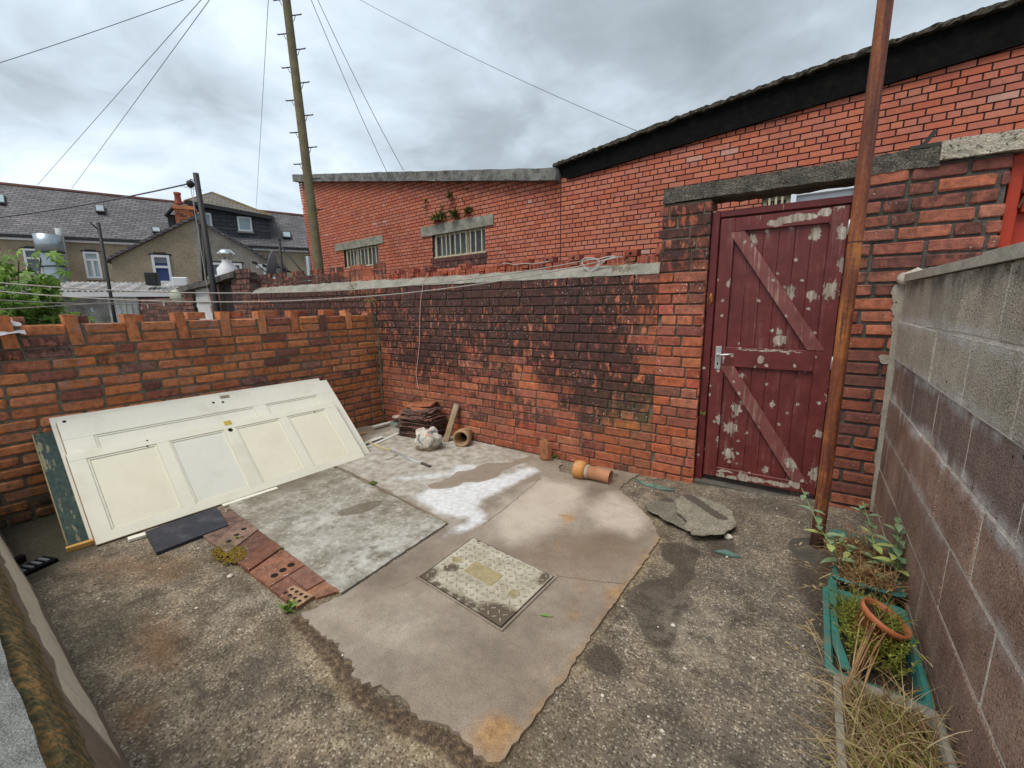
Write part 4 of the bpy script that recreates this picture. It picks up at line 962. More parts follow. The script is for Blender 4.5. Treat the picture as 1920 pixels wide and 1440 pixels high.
# neighbour's bright red gate
m_redg = simple('bright_red_paint', (.36, .035, .012), .5, .2, 8)
ng = thing('red_gate', 'bright red timber gate in the neighbouring yard at the right edge', 'gate', (5.3, .08, .08))
b = MB(); b.box((4.853, .03, .08), (4.90, .12, 2.05), .003); b.box((5.7, .03, .08), (5.76, .12, 2.05), .003); b.build('gate_frame', m_redg, ng)
b = MB()
for i in range(8): b.box((4.905+i*.098, .085, .1), (4.905+i*.098+.095, .10, 2.04), .003)
b.build('boards', m_redg, ng)
for z in (.3, 1.05, 1.78): b = MB(); b.box((4.915, .05, z), (5.69, .084, z+.11), .004); b.build('rail', m_redg, ng)
b = MB(); b.box((4.905, .03, 1.87), (4.935, .05, 1.885)); b.bar((4.90, .028, 1.80), (4.93, .028, 1.90), .012, .01); b.build('hinge', simple('dark_rust', (.08, .03, .02), .8), ng)

# ------------------------------------------------------------ rusty clothes post
def rust_mat():
    x = mat('rusty_steel'); p = x.pos(); ps = x.scale(p, (42, 42, 2.2)); n = x.noise(ps, 1, 6, .65); n2 = x.noise(p, 70, 4, .7); z = x.sep(p)[2]
    n = x.m('ADD', x.m('MULTIPLY', n, .75), x.m('MULTIPLY', n2, .25))
    col = x.ramp(n, [(.34, (.050, .018, .013)), (.45, (.125, .038, .022)), (.56, (.22, .068, .026)), (.68, (.40, .145, .04))])
    b_ = x.m('MULTIPLY', x.ss(x.noise(x.scale(p, (1, 1, 1.6)), 1.8, 3), .40, .56), x.ss(z, 1.66, 1.6)); col = x.mix(x.m('MULTIPLY', x.m('MULTIPLY', b_, x.ss(n, .42, .55)), .6), col, (.56, .22, .05))
    col = x.mix(x.ss(z, .42, .1), col, (.05, .024, .018))
    col = x.mix(x.ss(x.m('ABSOLUTE', x.m('SUBTRACT', z, 1.63)), .006, .003), col, (.08, .03, .02))
    return fin(x, col, .62, n, .003)
q = onG(1530, 1030); cp = thing('clothes_post', 'tall rusty steel tube post standing in front of the maroon gate', 'post', (q.x, q.y, q.z))
b = MB(); b.tube([(q.x, q.y, q.z-.1+i*.2) for i in range(17)], [.030]*8+[.030]+[.029]*8, 20); b.build('steel_tube', rust_mat(), cp)
b = MB(); b.lathe((q.x, q.y, q.z-.01), (0, 0, 1), [(.14, 0), (.11, .014), (.06, .024), (.034, .03)], 18, True, .06); b.build('concrete_collar', simple('dark_footing', (.07, .062, .05), .9, .3, 20, .006), cp)

# ------------------------------------------------------------ doors leaning on the left wall
m_cream = simple('cream_gloss', (.74, .71, .59), .42, .05, 5, .0010, dirt=(.50, .45, .33), dirtamt=.22)
m_cream_y = simple('cream_panel', (.75, .71, .56), .45, .05, 4, .0006, dirt=(.6, .54, .38), dirtamt=.2)
m_cream_g = simple('grey_white_panel', (.70, .685, .60), .4, .05, 4, .0006, dirt=(.58, .57, .48), dirtamt=.5)
m_white = simple('off_white_gloss', (.73, .71, .61), .42, .05, 5, .0008, dirt=(.42, .40, .31), dirtamt=.25)
m_moul = simple('cream_moulding', (.70, .665, .54), .5, .06, 9, .0006)
m_edge = simple('bare_door_edge', (.33, .23, .15), .8, .3, 20, .001)
m_brass = simple('brass', (.75, .52, .10), .35, .1, 30, .0005, metal=.6)
class Pan:
    """frame of a leaning panel: a along its long edge (towards the corner), b up the slope, n outward"""
    def __init__(s, P00, P10, P01):
        s.o = V(P00); s.a = (V(P10)-s.o).normalized(); bb = V(P01)-s.o; s.n = s.a.cross(bb).normalized()
        if s.n.z < 0: s.n = -s.n
        s.b = s.n.cross(s.a).normalized()
        if s.b.z < 0: s.b = -s.b
    def P(s, a, b_, n_=0): return s.o+s.a*a+s.b*b_+s.n*n_
    def box(s, mb_, a0, a1, b0, b1, n0, n1, bev=0): mb_.obox(s.P((a0+a1)/2, (b0+b1)/2, (n0+n1)/2), s.a, s.b, s.n, abs(a1-a0)/2, abs(b1-b0)/2, abs(n1-n0)/2, bev)
F00, F10 = onG(181, 1022, .012), onG(685, 856, .012)
fp = Pan(F00, F10, onZ(107, 790, .655)); LW_ = (F10-F00).length
def uvd(pan, u, v):  # where a line of sight meets the panel
    d = ray(u, v); t = (pan.o-CAM).dot(pan.n)/d.dot(pan.n); q = CAM+d*t-pan.o; return q.dot(pan.a), q.dot(pan.b)
HW_ = (uvd(fp, 123, 849)[1]+uvd(fp, 634, 753)[1])/2
fd = thing('cream_door', 'front cream painted four-panel door lying on its long edge against the orange brick wall', 'door', fp.P(LW_/2, 0))
th = .036
pr = [((168, 855), (295, 832), (345, 958), (200, 990)), ((320, 826), (424, 805), (468, 915), (362, 940)), ((443, 802), (525, 785), (574, 880), (490, 905)), ((541, 780), (611, 765), (658, 855), (588, 878))]
rects = []
for q4 in pr:
    uv = [uvd(fp, *c_) for c_ in q4]; a0 = (uv[0][0]+uv[3][0])/2; a1 = (uv[1][0]+uv[2][0])/2; b1 = (uv[0][1]+uv[1][1])/2; b0 = (uv[2][1]+uv[3][1])/2; rects.append((a0, a1, b0, b1))
bt = sum(r_[3] for r_ in rects)/4; bb_ = sum(r_[2] for r_ in rects)/4
rects = [(r_[0], r_[1], bb_, bt) for r_ in rects]
def panel_door(root, pan, LL, HH, rects, mats, m_frame, th, proud=0):
    b = MB(); pan.box(b, 0, LL, 0, rects[0][2], -th, 0, .002); pan.box(b, 0, LL, rects[0][3], HH, -th, 0, .002)
    xs = [0]+sum([[r_[0], r_[1]] for r_ in rects], [])+[LL]
    for i in range(0, len(xs), 2): pan.box(b, xs[i], xs[i+1], rects[0][2]-.0005, rects[0][3]+.0005, -th+.001, -.0008)
    b.cur = 1; pan.box(b, .001, LL-.001, -.0015, 0.0, -th+.001, -.001); pan.box(b, -.0015, 0, .001, HH-.001, -th+.001, -.001); pan.box(b, LL, LL+.0015, .001, HH-.001, -th+.001, -.001)
    b.build('door_frame', [m_frame, m_edge], root)
    for r_, mt in zip(rects, mats):
        b = MB(); pan.box(b, r_[0], r_[1], r_[2], r_[3], -.022, -.009)
        po = b.build('panel', mt, root)
        b = MB(); w_ = .014
        for (a0, a1, b0, b1) in ((r_[0], r_[1], r_[2], r_[2]+w_), (r_[0], r_[1], r_[3]-w_, r_[3]), (r_[0], r_[0]+w_, r_[2]+w_, r_[3]-w_), (r_[1]-w_, r_[1], r_[2]+w_, r_[3]-w_)):
            pan.box(b, a0, a1, b0, b1, -.012, -.0045, .0035)
        b.build('moulding', m_moul, po)
panel_door(fd, fp, LW_, HW_, rects, [m_cream_y, m_cream_g, m_cream_y, m_cream_y], m_cream, th)
a, c = uvd(fp, 427, 793); b = MB(); fp.box(b, a-.026, a+.026, c-.02, c+.02, 0, .002, .0008); b.build('latch_plate', m_brass, fd)
a, c = uvd(fp, 432, 806); b = MB(); b.lathe(fp.P(a, c, .0005), fp.n, [(.017, 0), (.015, .001), (.008, .001), (.0001, .001)], 14, False); b.build('knob_hole', m_hole, fd)
for (u_, v_) in ((276, 826), (276, 836), (590, 772)): b = MB(); a, c = uvd(fp, u_, v_); b.lathe(fp.P(a, c, .0005), fp.n, [(.006, 0), (.0001, .0008)], 8, False); b.build('screw_hole', m_hole, fd)
# middle door, taller on its side than the front one
def shifted(pan, d):
    q = Pan(pan.o, pan.o+pan.a, pan.o+pan.b); q.n, q.a, q.b = pan.n, pan.a, pan.b; q.o = pan.o-pan.n*d; return q
rp2 = shifted(fp, .044)
a0, b1 = uvd(rp2, 105, 790); a1, b1b = uvd(rp2, 612, 712)
rd_ = thing('panelled_door', 'off-white door with one long sunk panel, standing higher behind the front cream door', 'door', rp2.P((a0+a1)/2, 0))
rp2.o = rp2.P(a0, .0); LR, HR = a1-a0, (b1+b1b)/2
rr1 = []
for (u0_, v0_, u1_, v1_) in ((174, 813, 476, 763), (497, 757, 594, 741)):
    A0 = uvd(rp2, u0_, v0_); A1 = uvd(rp2, u1_, v1_); rr1.append((A0[0], A1[0], .12, (A0[1]+A1[1])/2))
tt = min(r_[3] for r_ in rr1); rr1 = [(r_[0], r_[1], .12, tt) for r_ in rr1]
panel_door(rd_, rp2, LR, HR, rr1, [m_white, m_white], m_white, .034)
b = MB(); a, c = uvd(rp2, 418, 737); rp2.box(b, a-.035, a+.035, HR-.03, HR+.001, -.03, .0015); b.build('lock_plate', simple('tarnished_steel', (.25, .22, .14), .6, .3, 30), rd_)
for (u_, v_) in ((400, 755), (418, 754), (119, 786)):
    b = MB(); a, c = uvd(rp2, u_, v_); b.lathe(rp2.P(a, min(c, HR-.012), .0005), rp2.n, [(.010, 0), (.0001, .0008)], 10, False); b.build('keyhole', m_hole, rd_)
# plain rearmost leaf, only its edge shows
rp3 = shifted(fp, .086); a0, b1 = uvd(rp3, 92, 785); a1, b1b = uvd(rp3, 597, 708); rp3.o = rp3.P(a0, 0)
b = MB(); rp3.box(b, 0, a1-a0, .0, (b1+b1b)/2, -.03, 0, .002); tag(b.build('plain_door', m_white), 'plain white door leaf at the back of the pile, only its top edge showing', 'door')
# green painted door behind both
def green_mat():
    x = mat('flaking_green_paint'); p = x.pos(); n = x.noise(x.scale(p, (1, 4, 1)), 9, 6, .7); n2 = x.noise(p, 40, 4)
    col = x.ramp(n2, [(.3, (.018, .034, .032)), (.7, (.045, .078, .068))])
    f = x.ss(x.m('ADD', n, x.m('MULTIPLY', x.blobs(x.warp(p, 8, .08), [((.05, -2.86, .5), (.3, .12, .3), .3), ((.3, -2.9, .3), (.5, .09, .5), .25)]), 1)), .56, .64)
    return fin(x, x.mix(x.m('MULTIPLY', f, .8), col, (.27, .245, .15)), .7, n, .003)
gp_ = shifted(fp, .125)
G0 = uvd(gp_, 72, 812); G1 = uvd(gp_, 112, 1012)
a_l = (G0[0]+G1[0])/2
gdr = thing('green_door', 'dark green door with flaking paint sticking out left behind the two pale doors', 'door', gp_.P(a_l+.9, 0))
o_keep = gp_.o.copy(); gp_.o = gp_.P(a_l, G1[1]*.5)
Hg = G0[1]-G1[1]*.5
b = MB(); gp_.box(b, 0, .115, 0, Hg, -.034, 0, .004); gp_.box(b, .119, 1.75, 0, Hg, -.040, -.006, .003); b.build('door_leaf', green_mat(), gdr)
b = MB(); gp_.box(b, -.004, .0, .002, Hg-.002, -.033, -.001); b.build('bare_edge', simple('bare_timber_edge', (.30, .25, .14), .85, .35, 30, .002), gdr)

# timber and scraps under the doors
m_pine = simple('new_pine', (.52, .29, .08), .65, .2, 25, .001); m_oldw = simple('weathered_board', (.26, .185, .11), .9, .35, 20, .003, dirt=(.36, .32, .25), dirtamt=.6)
def batten(name, p, q, w_, t_, mt, label, cat, z0=0, z1=0, lift=None):
    b = MB(); P = onG(*p, t_/2+z0); Q = onG(*q, t_/2+z1); b.bar(P, Q, w_, t_, bev=.002); return tag(b.build(name, mt), label, cat)
batten('timber_batten', (124, 1031), (215, 1003), .032, .028, m_pine, 'new orange-yellow pine batten poking out under the left end of the cream door', 'timber')
b = MB(); P, Q = onG(240, 1012, .012), onG(330, 985, .012); b.bar(P, Q, .045, .018, bev=.002)
tag(b.build('white_batten', m_white), 'short white painted batten under the cream door, left of the black slate', 'timber')
b = MB(); P, Q = onG(418, 948, .01), onG(520, 915, .01); b.bar(P, Q, .04, .012, bev=.002)
tag(b.build('white_batten', m_white), 'thin white batten under the middle of the cream door', 'timber')
b = MB(); s4 = [onG(272, 997, .03), onG(293, 1036, .022), onG(428, 984, .022), onG(405, 950, .03)]; b.slab(s4, .018)
tag(b.build('black_board', simple('black_rubber_board', (.028, .030, .042), .6, .35, 14, .002, dirt=(.10, .10, .11), dirtamt=.5)), 'flat black slate-like board on the ground under the cream door', 'board')

# ------------------------------------------------------------ rubbish in the corner
m_tile = brick_mat('clay_roof_tile', [(0, (.16, .085, .065)), (.3, (.21, .10, .07)), (.55, (.11, .065, .055)), (.75, (.30, .13, .08)), (.9, (.34, .20, .14))], per='obj', soot=[], soot_bias=-.25, white=.3)
m_tile2 = brick_mat('orange_roof_tile', [(0, (.36, .13, .06)), (1, (.42, .16, .07))], soot=[], soot_bias=-.35)
q0 = V((.80, -.17, 0)); rt_ = random.Random(4)
def tile_mesh(L, Wd, c0, az, tilt, bow=.012, t=.0062):
    b = MB(); n = 6; d = V((math.cos(az), math.sin(az), 0)); s_ = V((-math.sin(az), math.cos(az), 0)); up = V((0, 0, 1))
    top = []; bot = []
    for i in range(n+1):
        for j in range(n+1):
            a = (i/n-.5)*L; c = (j/n-.5)*Wd; z = bow*(1-(2*j/n-1)**2)+a*tilt[0]+c*tilt[1]
            e = .022*mnoise.noise(V((i*1.3+c0.z*90, j*1.1, c0.z*50))) if i in (0, n) or j in (0, n) else 0
            p = c0+d*(a+e)+s_*(c+e)+up*z; top.append(p+up*t); bot.append(p)
    m_ = n+1; vs = top+bot; o = len(top); fs = []
    for i in range(n):
        for j in range(n): q = i*m_+j; fs += [(q, q+1, q+m_+1, q+m_), (o+q, o+q+m_, o+q+m_+1, o+q+1)]
    for i in range(n): fs += [(i*m_, (i+1)*m_, o+(i+1)*m_, o+i*m_), (i*m_+n, o+i*m_+n, o+(i+1)*m_+n, (i+1)*m_+n), (i, o+i, o+i+1, i+1), (n*m_+i, n*m_+i+1, o+n*m_+i+1, o+n*m_+i)]
    b.add(vs, fs); return b
z_ = .004
for i in range(44):
    c0 = q0+V((rt_.uniform(-.035, .035)+.0012*i, rt_.uniform(-.025, .02)-.0005*i, z_))
    b = tile_mesh(.40+rt_.uniform(-.02, .02) if i < 34 else .32, .24, c0, R(4)+rt_.uniform(-.16, .16), (rt_.uniform(-.025, .04), rt_.uniform(-.03, .03)), .010)
    tag(b.build('roof_tile', m_tile), 'dark red-brown clay roof tile in the stacked pile against the back wall', 'roof tile', 'roof tiles stacked by the back wall'); z_ += .0068+rt_.uniform(-.0004, .0008)
for i, (dx, dy, az, lb) in enumerate(((.05, -.02, -10, 'orange-edged roof tile lying skewed near the top of the tile stack'), (.0, .03, 18, 'paler orange roof tile topmost on the tile stack'))):
    b = tile_mesh(.30, .2, q0+V((dx, dy, z_+.004)), R(az), (-.12+.2*i, .05), .012); z_ += .022
    tag(b.build('roof_tile', m_tile2), lb, 'roof tile', 'roof tiles stacked by the back wall')
# rubble sack
def sack_mat():
    x = mat('printed_sack'); p = x.pos(); n = x.noise(p, 9, 5, .65, 1.0); n2 = x.noise(x.vm('ADD', p, (3, 3, 3)), 11, 4, .6, 1.5); z = x.sep(p)[2]
    col = x.ramp(x.noise(p, 22, 4), [(.3, (.42, .37, .30)), (.7, (.66, .62, .54))])
    col = x.mix(x.m('MULTIPLY', x.m('MULTIPLY', x.ss(n, .52, .56), x.ss(z, .14, .2)), .85), col, (.48, .10, .07))
    col = x.mix(x.m('MULTIPLY', x.m('MULTIPLY', x.ss(n2, .54, .58), x.ss(x.sep(p)[0], 1.08, 1.14)), .8), col, (.08, .13, .16))
    col = x.mix(x.ss(z, .09, .02), col, (.28, .2, .13))
    return fin(x, col, .75, x.noise(p, 26, 5, .6), .012)
q = onG(803, 845); b = MB(); vs = []; n1, n2 = 36, 26
for i in range(n2+1):
    th_ = math.pi*i/n2
    for k in range(n1):
        a = 2*math.pi*k/n1; d = V((math.cos(a)*math.sin(th_), math.sin(a)*math.sin(th_), math.cos(th_)))
        f = 1+.35*mnoise.noise(d*1.6+V((1.3, 0, 4)))+.09*mnoise.noise(d*4)+.03*mnoise.noise(d*11)
        p = V((d.x*.135, d.y*.115, max(d.z*.135, -.09)+.09))*1; p.x *= f; p.y *= f; p.z *= (1+(f-1)*.8)
        vs.append(V((q.x-.03, q.y+.03, q.z))+p)
b.add(vs, [(i*n1+k, i*n1+(k+1) % n1, (i+1)*n1+(k+1) % n1, (i+1)*n1+k) for i in range(n2) for k in range(n1)], True)
tag(b.build('rubble_sack', sack_mat()), 'crumpled white plastic sack with red and blue print, full of rubble', 'sack')
b = MB(); P, Q = onG(836, 830, .0), onY(857, 758, -.02); P.z = .0; b.bar(P+V((0, 0, .01)), Q, .07, .024, (0, -1, 0), .003)
tag(b.build('timber_offcut', m_oldw), 'grey weathered board leaning on the back wall beside the clay pipe', 'timber')
# clay pipe against the wall with its mouth towards us
m_clay = simple('buff_clay', (.36, .22, .12), .7, .3, 14, .003, dirt=(.16, .12, .08), dirtamt=.6); m_clay2 = simple('orange_glazed_clay', (.42, .19, .10), .5, .22, 10, .002, dirt=(.5, .3, .2), dirtamt=.4); m_ochre = simple('ochre_collar', (.48, .21, .055), .55, .25, 14, .002, dirt=(.5, .42, .3), dirtamt=.35)
q = onG(868, 836, .0); ax3 = V((.42, -.9, .05)).normalized(); o3 = V((q.x, q.y, .088))
cpi = thing('clay_pipe', 'thick-walled buff clay drain pipe lying against the back wall, dark mouth facing the yard', 'pipe', (q.x, q.y, 0))
b = MB(); b.lathe(o3-ax3*.16, ax3, [(.062, 0), (.062, .10), (.066, .105), (.085, .13), (.087, .2), (.078, .225), (.066, .225), (.062, .20), (.048, .17), (.044, .0)], 28); b.build('pipe_body', m_clay, cpi)
b = MB(); b.lathe(o3-ax3*.12, ax3, [(.047, 0), (.0001, .001)], 20, False); b.build('dark_bore', m_hole, cpi)
# upright brick fragment
q = onG(1020, 866); b = MB(); blobmesh(b, (q.x, q.y+.03, .095), .062, .042, .135, 5, 7, 6, .16)
for f_ in range(len(b.sm)): b.sm[f_] = False
tag(b.build('brick_fragment', brick_mat('broken_orange_brick', [(0, (.38, .16, .07)), (1, (.30, .12, .06))], soot=[], soot_bias=-.28, white=.5)), 'rough broken orange brick standing upright by the back wall', 'brick')
# terracotta pipe with ochre collar on its side
A, Bq = onG(1092, 893, .062), onG(1140, 905, .05); axp = (Bq-A).normalized(); axp = V((axp.x, axp.y, -.04)).normalized()
tp = thing('terracotta_pipe', 'short terracotta drain pipe with ochre collar lying on its side near the gate', 'pipe', (A.x, A.y, 0))
A = onG(1082, 896, .0); A.z = .075
Lp = .275
b = MB(); b.lathe(A+axp*.05, axp, [(.030, 0), (.051, .0), (.052, Lp-.06), (.054, Lp-.055), (.054, Lp-.05), (.046, Lp-.05), (.044, 0)], 30); b.build('pipe_body', m_clay2, tp)
b = MB(); b.lathe(A-axp*.02, axp, [(.050, 0), (.068, .003), (.073, .02), (.073, .07), (.063, .09), (.052, .095)], 30); b.build('collar', m_ochre, tp)
b = MB(); b.lathe(A+axp*.06, axp, [(.052, .017), (.056, .022), (.055, .038), (.051, .041)], 30, True, .03); b.build('mortar_ring', m_mort, tp)
b = MB(); b.lathe(A+axp*(Lp-.04), axp, [(.045, 0), (.0001, -.001)], 20, False); b.build('dark_bore', m_hole, tp)
# broken paving slabs
def flag(name, pts, hs, t_, mt, label, seed):
    rr = random.Random(seed); P = []
    raw = [onG(*p, h_) for p, h_ in zip(pts, hs)]
    for i, p in enumerate(raw):
        q_ = raw[(i+1) % len(raw)]
        for k in range(4): P.append(p.lerp(q_, k/4)+V((rr.uniform(-.013, .013), rr.uniform(-.013, .013), rr.uniform(-.002, .002))))
    c = sum(P, V())/len(P); n = len(P); b = MB(); nn = V((0, 0, 1))
    top = P; mid = [p.lerp(c, -.012)-nn*t_*.5+V((rr.uniform(-.006, .006), rr.uniform(-.006, .006), 0)) for p in P]; bot = [p.lerp(c, .02)-nn*t_ for p in P]
    area = sum((P[i].x*P[(i+1) % n].y-P[(i+1) % n].x*P[i].y) for i in range(n))
    vs = top+mid+bot+[c+V((0, 0, .003))]
    fs = [(i, (i+1) % n, 3*n) for i in range(n)]+[((i+1) % n, i, n+i, n+(i+1) % n) for i in range(n)]+[(n+(i+1) % n, n+i, 2*n+i, 2*n+(i+1) % n) for i in range(n)]+[tuple(range(3*n-1, 2*n-1, -1))]
    if area < 0: fs = [f[::-1] for f in fs]
    b.add(vs, fs); return tag(b.build(name, mt), label, 'paving slab', 'broken paving slab pieces by the gate')
def flag_mat(name, c1, k=1.):
    x = mat(name); p = x.pos(); n = x.noise(p, 9, 6, .65); nf = x.noise(p, 110, 4, .7); pw = x.warp(p, 18, .03)
    col = x.ramp(nf, [(.3, (.10, .088, .068)), (.5, (.27, .245, .195)), (.7, (.46, .43, .35))]); col = x.mix(1., col, x.ramp(n, [(.3, (.7, .7, .7)), (.7, (1.1, 1.1, 1.05))]), 'MULTIPLY')
    col = x.mix(1., col, (k, k, k), 'MULTIPLY'); bl = x.blobs(pw, c1); col = x.mix(x.m('MULTIPLY', x.ss(bl, .2, .45), .85), col, (.07, .055, .045))
    return fin(x, col, .9, nf, .006)
flag('slab_piece', [(1205, 945), (1225, 940), (1262, 930), (1300, 935), (1315, 985), (1290, 993), (1250, 975), (1222, 958)], [.03, .026, .02, .02, .02, .032, .045, .04], .012, flag_mat('flag_lower', [gb(1245, 942, .09, .05, 1.4)], .72), 'lower thin broken paving slab piece half under the other, left of it', 2)
flag('slab_piece', [(1268, 937), (1290, 926), (1340, 940), (1372, 958), (1380, 980), (1355, 997), (1302, 1002), (1288, 990), (1284, 972), (1270, 958)], [.055, .052, .044, .04, .046, .055, .062, .064, .06, .058], .015, flag_mat('flag_upper', chain([(1282, 938), (1300, 950), (1325, 968), (1350, 984)], .055, .045, 1.3, 3)), 'upper broken paving slab piece with a dark damp band, propped on the other', 3)
m_gw = simple('green_painted_splinter', (.09, .17, .14), .7, .4, 30, .002, dirt=(.3, .3, .22), dirtamt=.7)
for pts, lb in (((( 1187, 893), (1205, 903), (1230, 908), (1266, 919), (1240, 917), (1205, 908)), 'long green painted wood splinter lying at the foot of the back wall'), (((1340, 1032), (1362, 1030), (1390, 1044), (1372, 1042)), 'short green splinter right of the broken slabs')):
    b = MB(); b.slab([onG(*c_, .012) for c_ in pts], .008); tag(b.build('wood_splinter', m_gw), lb, 'splinter')
# telescopic pole and hook on the ground
p0_, p1_, p2_ = onG(672, 822, .03), onG(733, 846, .012), onG(807, 876, .012)
tl = thing('extension_pole', 'thin extension pole, half wood half metal, lying on the slab right of the cream door', 'pole', p1_)
b = MB(); b.tube([p0_, p1_], .013, 10); b.build('wooden_shaft', simple('pale_broomstick', (.46, .38, .22), .6, .2, 20), tl)
b = MB(); b.tube([p1_, p1_.lerp(p2_, .82)], .011, 10); b.build('metal_shaft', m_galv, tl)
b = MB(); b.tube([p1_.lerp(p2_, .80), p2_], .016, 10); b.build('rubber_grip', simple('dark_grip', (.06, .05, .05), .7), tl)
b = MB(); b.tube([onG(723, 863, .01), onG(738, 859, .008), onG(744, 854, .01)], .006, 8); tag(b.build('metal_hook', simple('rust_dark', (.10, .05, .03), .8)), 'small rusty hook on the slab under the extension pole', 'hook')
m_trim = simple('white_trim', (.62, .62, .58), .55, .12, 20)
for (p, q_, w_, h_, lb) in (((690, 838), (748, 812), .036, .016, 'long thin white trim strip lying behind the extension pole'), ((678, 833), (716, 819), .055, .03, 'short thick white trim piece near the end of the cream door'), ((700, 800), (738, 790), .05, .05, 'white plastic tray end beside the corner of the brick walls')):
    b = MB(); b.bar(onG(*p, h_), onG(*q_, h_), w_, .010, bev=.002); tag(b.build('white_trim', m_trim), lb, 'trim')
b = MB(); P = onG(671, 816, .02); b.bar(P, onG(686, 811, .03), .02, .012, bev=.002); tag(b.build('wood_stub', m_pine), 'small orange wood stub at the right end of the cream door', 'timber')
q = onG(738, 803); b = MB(); c_ = V((q.x+.02, q.y+.04, .04))
for (s0, s1) in (((-.06, -.05, -.04), (.06, -.044, .035)), ((-.06, .044, -.04), (.06, .05, .035)), ((-.06, -.044, -.04), (-.054, .044, .035)), ((.054, -.044, -.04), (.06, .044, .035)), ((-.054, -.044, -.04), (.054, .044, -.035))): b.box(c_+V(s0), c_+V(s1), .001)
tag(b.build('plastic_box', simple('grey_green_plastic', (.27, .30, .27), .5, .15, 20)), 'small grey-green plastic box on the ground left of the tile stack', 'box')
b = MB(); blobmesh(b, c_+V((-.02, .04, .07)), .10, .05, .022, 8); tag(b.build('crumpled_wrapper', simple('pinkish_wrapper', (.50, .38, .32), .7, .25, 20, .01)), 'pinkish crumpled wrapper on top of the scraps in the corner', 'wrapper')
# drain at lower left
q = onG(40, 1072); dr = thing('drain_gully', 'small black drain gully with a grey grate in the dark lower left corner', 'drain', (q.x, q.y, 0))
b = MB(); d_ = (onG(68, 1052)-onG(10, 1078)).normalized(); s_ = V((-d_.y, d_.x, 0)); c_ = onG(38, 1070, .02)
b.obox(c_-V((0, 0, .012)), d_, s_, Z_, .13, .055, .012, .003); b.build('gully_frame', m_black, dr)
b = MB()
for i in range(7): b.obox(c_+d_*(-.10+.033*i)+V((0, 0, .003)), d_, s_, Z_, .008, .035, .004, .001)
b.build('grate', simple('dull_grate', (.16, .17, .18), .6, .3, 40), dr)
b = MB(); b.obox(c_+s_*.05+V((0, 0, .03)), (d_+V((0, 0, .2))).normalized(), s_, Z_, .05, .02, .02, .003); b.build('lifted_flap', m_black, dr)

# ------------------------------------------------------------ red brick building across the lane
J0 = V((.4175, 3.6376, 0))
RFp, LFp = Plane(J0, -87.8), Plane(J0, -84.5)
bd = thing('lane_building', 'long red brick industrial building across the lane with a black roof edge and barred windows', 'building', (0, 4.2, 0))
def backing(b, P0, U, N, u0, u1, ztop, z0, holes, d=-.009, th=.3, step=.5):
    us = sorted(set([u0, u1]+[h[0] for h in holes]+[h[1] for h in holes]+[u0+i*step for i in range(1, int((u1-u0)/step)+1)]))
    us = [u for u in us if u0-1e-6 <= u <= u1+1e-6]
    q = lambda u, z, dd=0: P0+U*u+V((0, 0, z))+N*(d-dd)
    for a, c in zip(us[:-1], us[1:]):
        hs = [h for h in holes if h[0]-1e-6 <= a and c <= h[1]+1e-6]; segs = [(z0, None)]
        if hs: segs = [(z0, hs[0][2]), (hs[0][3], None)]
        for s0, s1 in segs:
            b.add([q(a, s0), q(c, s0), q(c, ztop(c) if s1 is None else s1), q(a, ztop(a) if s1 is None else s1)], [(0, 1, 2, 3)])
            b.add([q(a, s0, th), q(c, s0, th), q(c, ztop(c) if s1 is None else s1, th), q(a, ztop(a) if s1 is None else s1, th)], [(3, 2, 1, 0)])
    for h in holes: # reveals
        b.add([q(h[0], h[2]), q(h[1], h[2]), q(h[1], h[3]), q(h[0], h[3]), q(h[0], h[2], th), q(h[1], h[2], th), q(h[1], h[3], th), q(h[0], h[3], th)], [(0, 4, 5, 1), (1, 5, 6, 2), (2, 6, 7, 3), (3, 7, 4, 0)])
zR = lambda u: 3.40+.0728*max(u, 0)
zL = lambda u: 3.395+.1775*u
UR = -RFp.d; UL = LFp.d
holesR = [(3.02, 3.335, 2.25, 2.70), (3.34, 4.03, 2.25, 2.72)]
holesL = [(1.80, 3.42, 2.40, 2.90), (5.55, 7.22, 2.415, 2.91)]
b = MB(); b.cur = 1; backing(b, J0, UR, RFp.n, 0, 9, lambda u: zR(u)+.2, 0, holesR); b.cur = 0
brickwork(b, J0, UR, RFp.n, 1.2, 38, lambda z: [(max(0.0, (z-.03-3.40)/.0728 if z > 3.43 else 0), 9)], cuts=[(h[0], h[1], h[2], h[3]) for h in holesR], fine=False, bond='garden', mort=.0135, jit=.0008, zseed=1)
b.build('right_brick_face', [m_fac, m_facm], bd)
b = MB(); b.cur = 1; backing(b, J0, UL, LFp.n, 0, 9.3, lambda u: zL(u)+.1, 0, holesL); b.cur = 0
LE = lambda z: 9.14+.135*(z-2.3)
brickwork(b, J0, UL, LFp.n, 1.2, 52, lambda z: [(max(0.02, (z-.02-3.395)/.1775 if z > 3.4 else .02), LE(z))], cuts=[(h[0], h[1], h[2], h[3]) for h in holesL], fine=False, bond='garden', mort=.0135, jit=.0008, zseed=2)
b.cur = 1
e0, e1 = J0+UL*9.3, J0+UL*9.3-LFp.n*4
b.add([e0, e1, e1+V((0, 0, 5.0)), e0+V((0, 0, 5.0))], [(0, 1, 2, 3)])
b.build('left_brick_face', [m_fac, m_facm], bd)
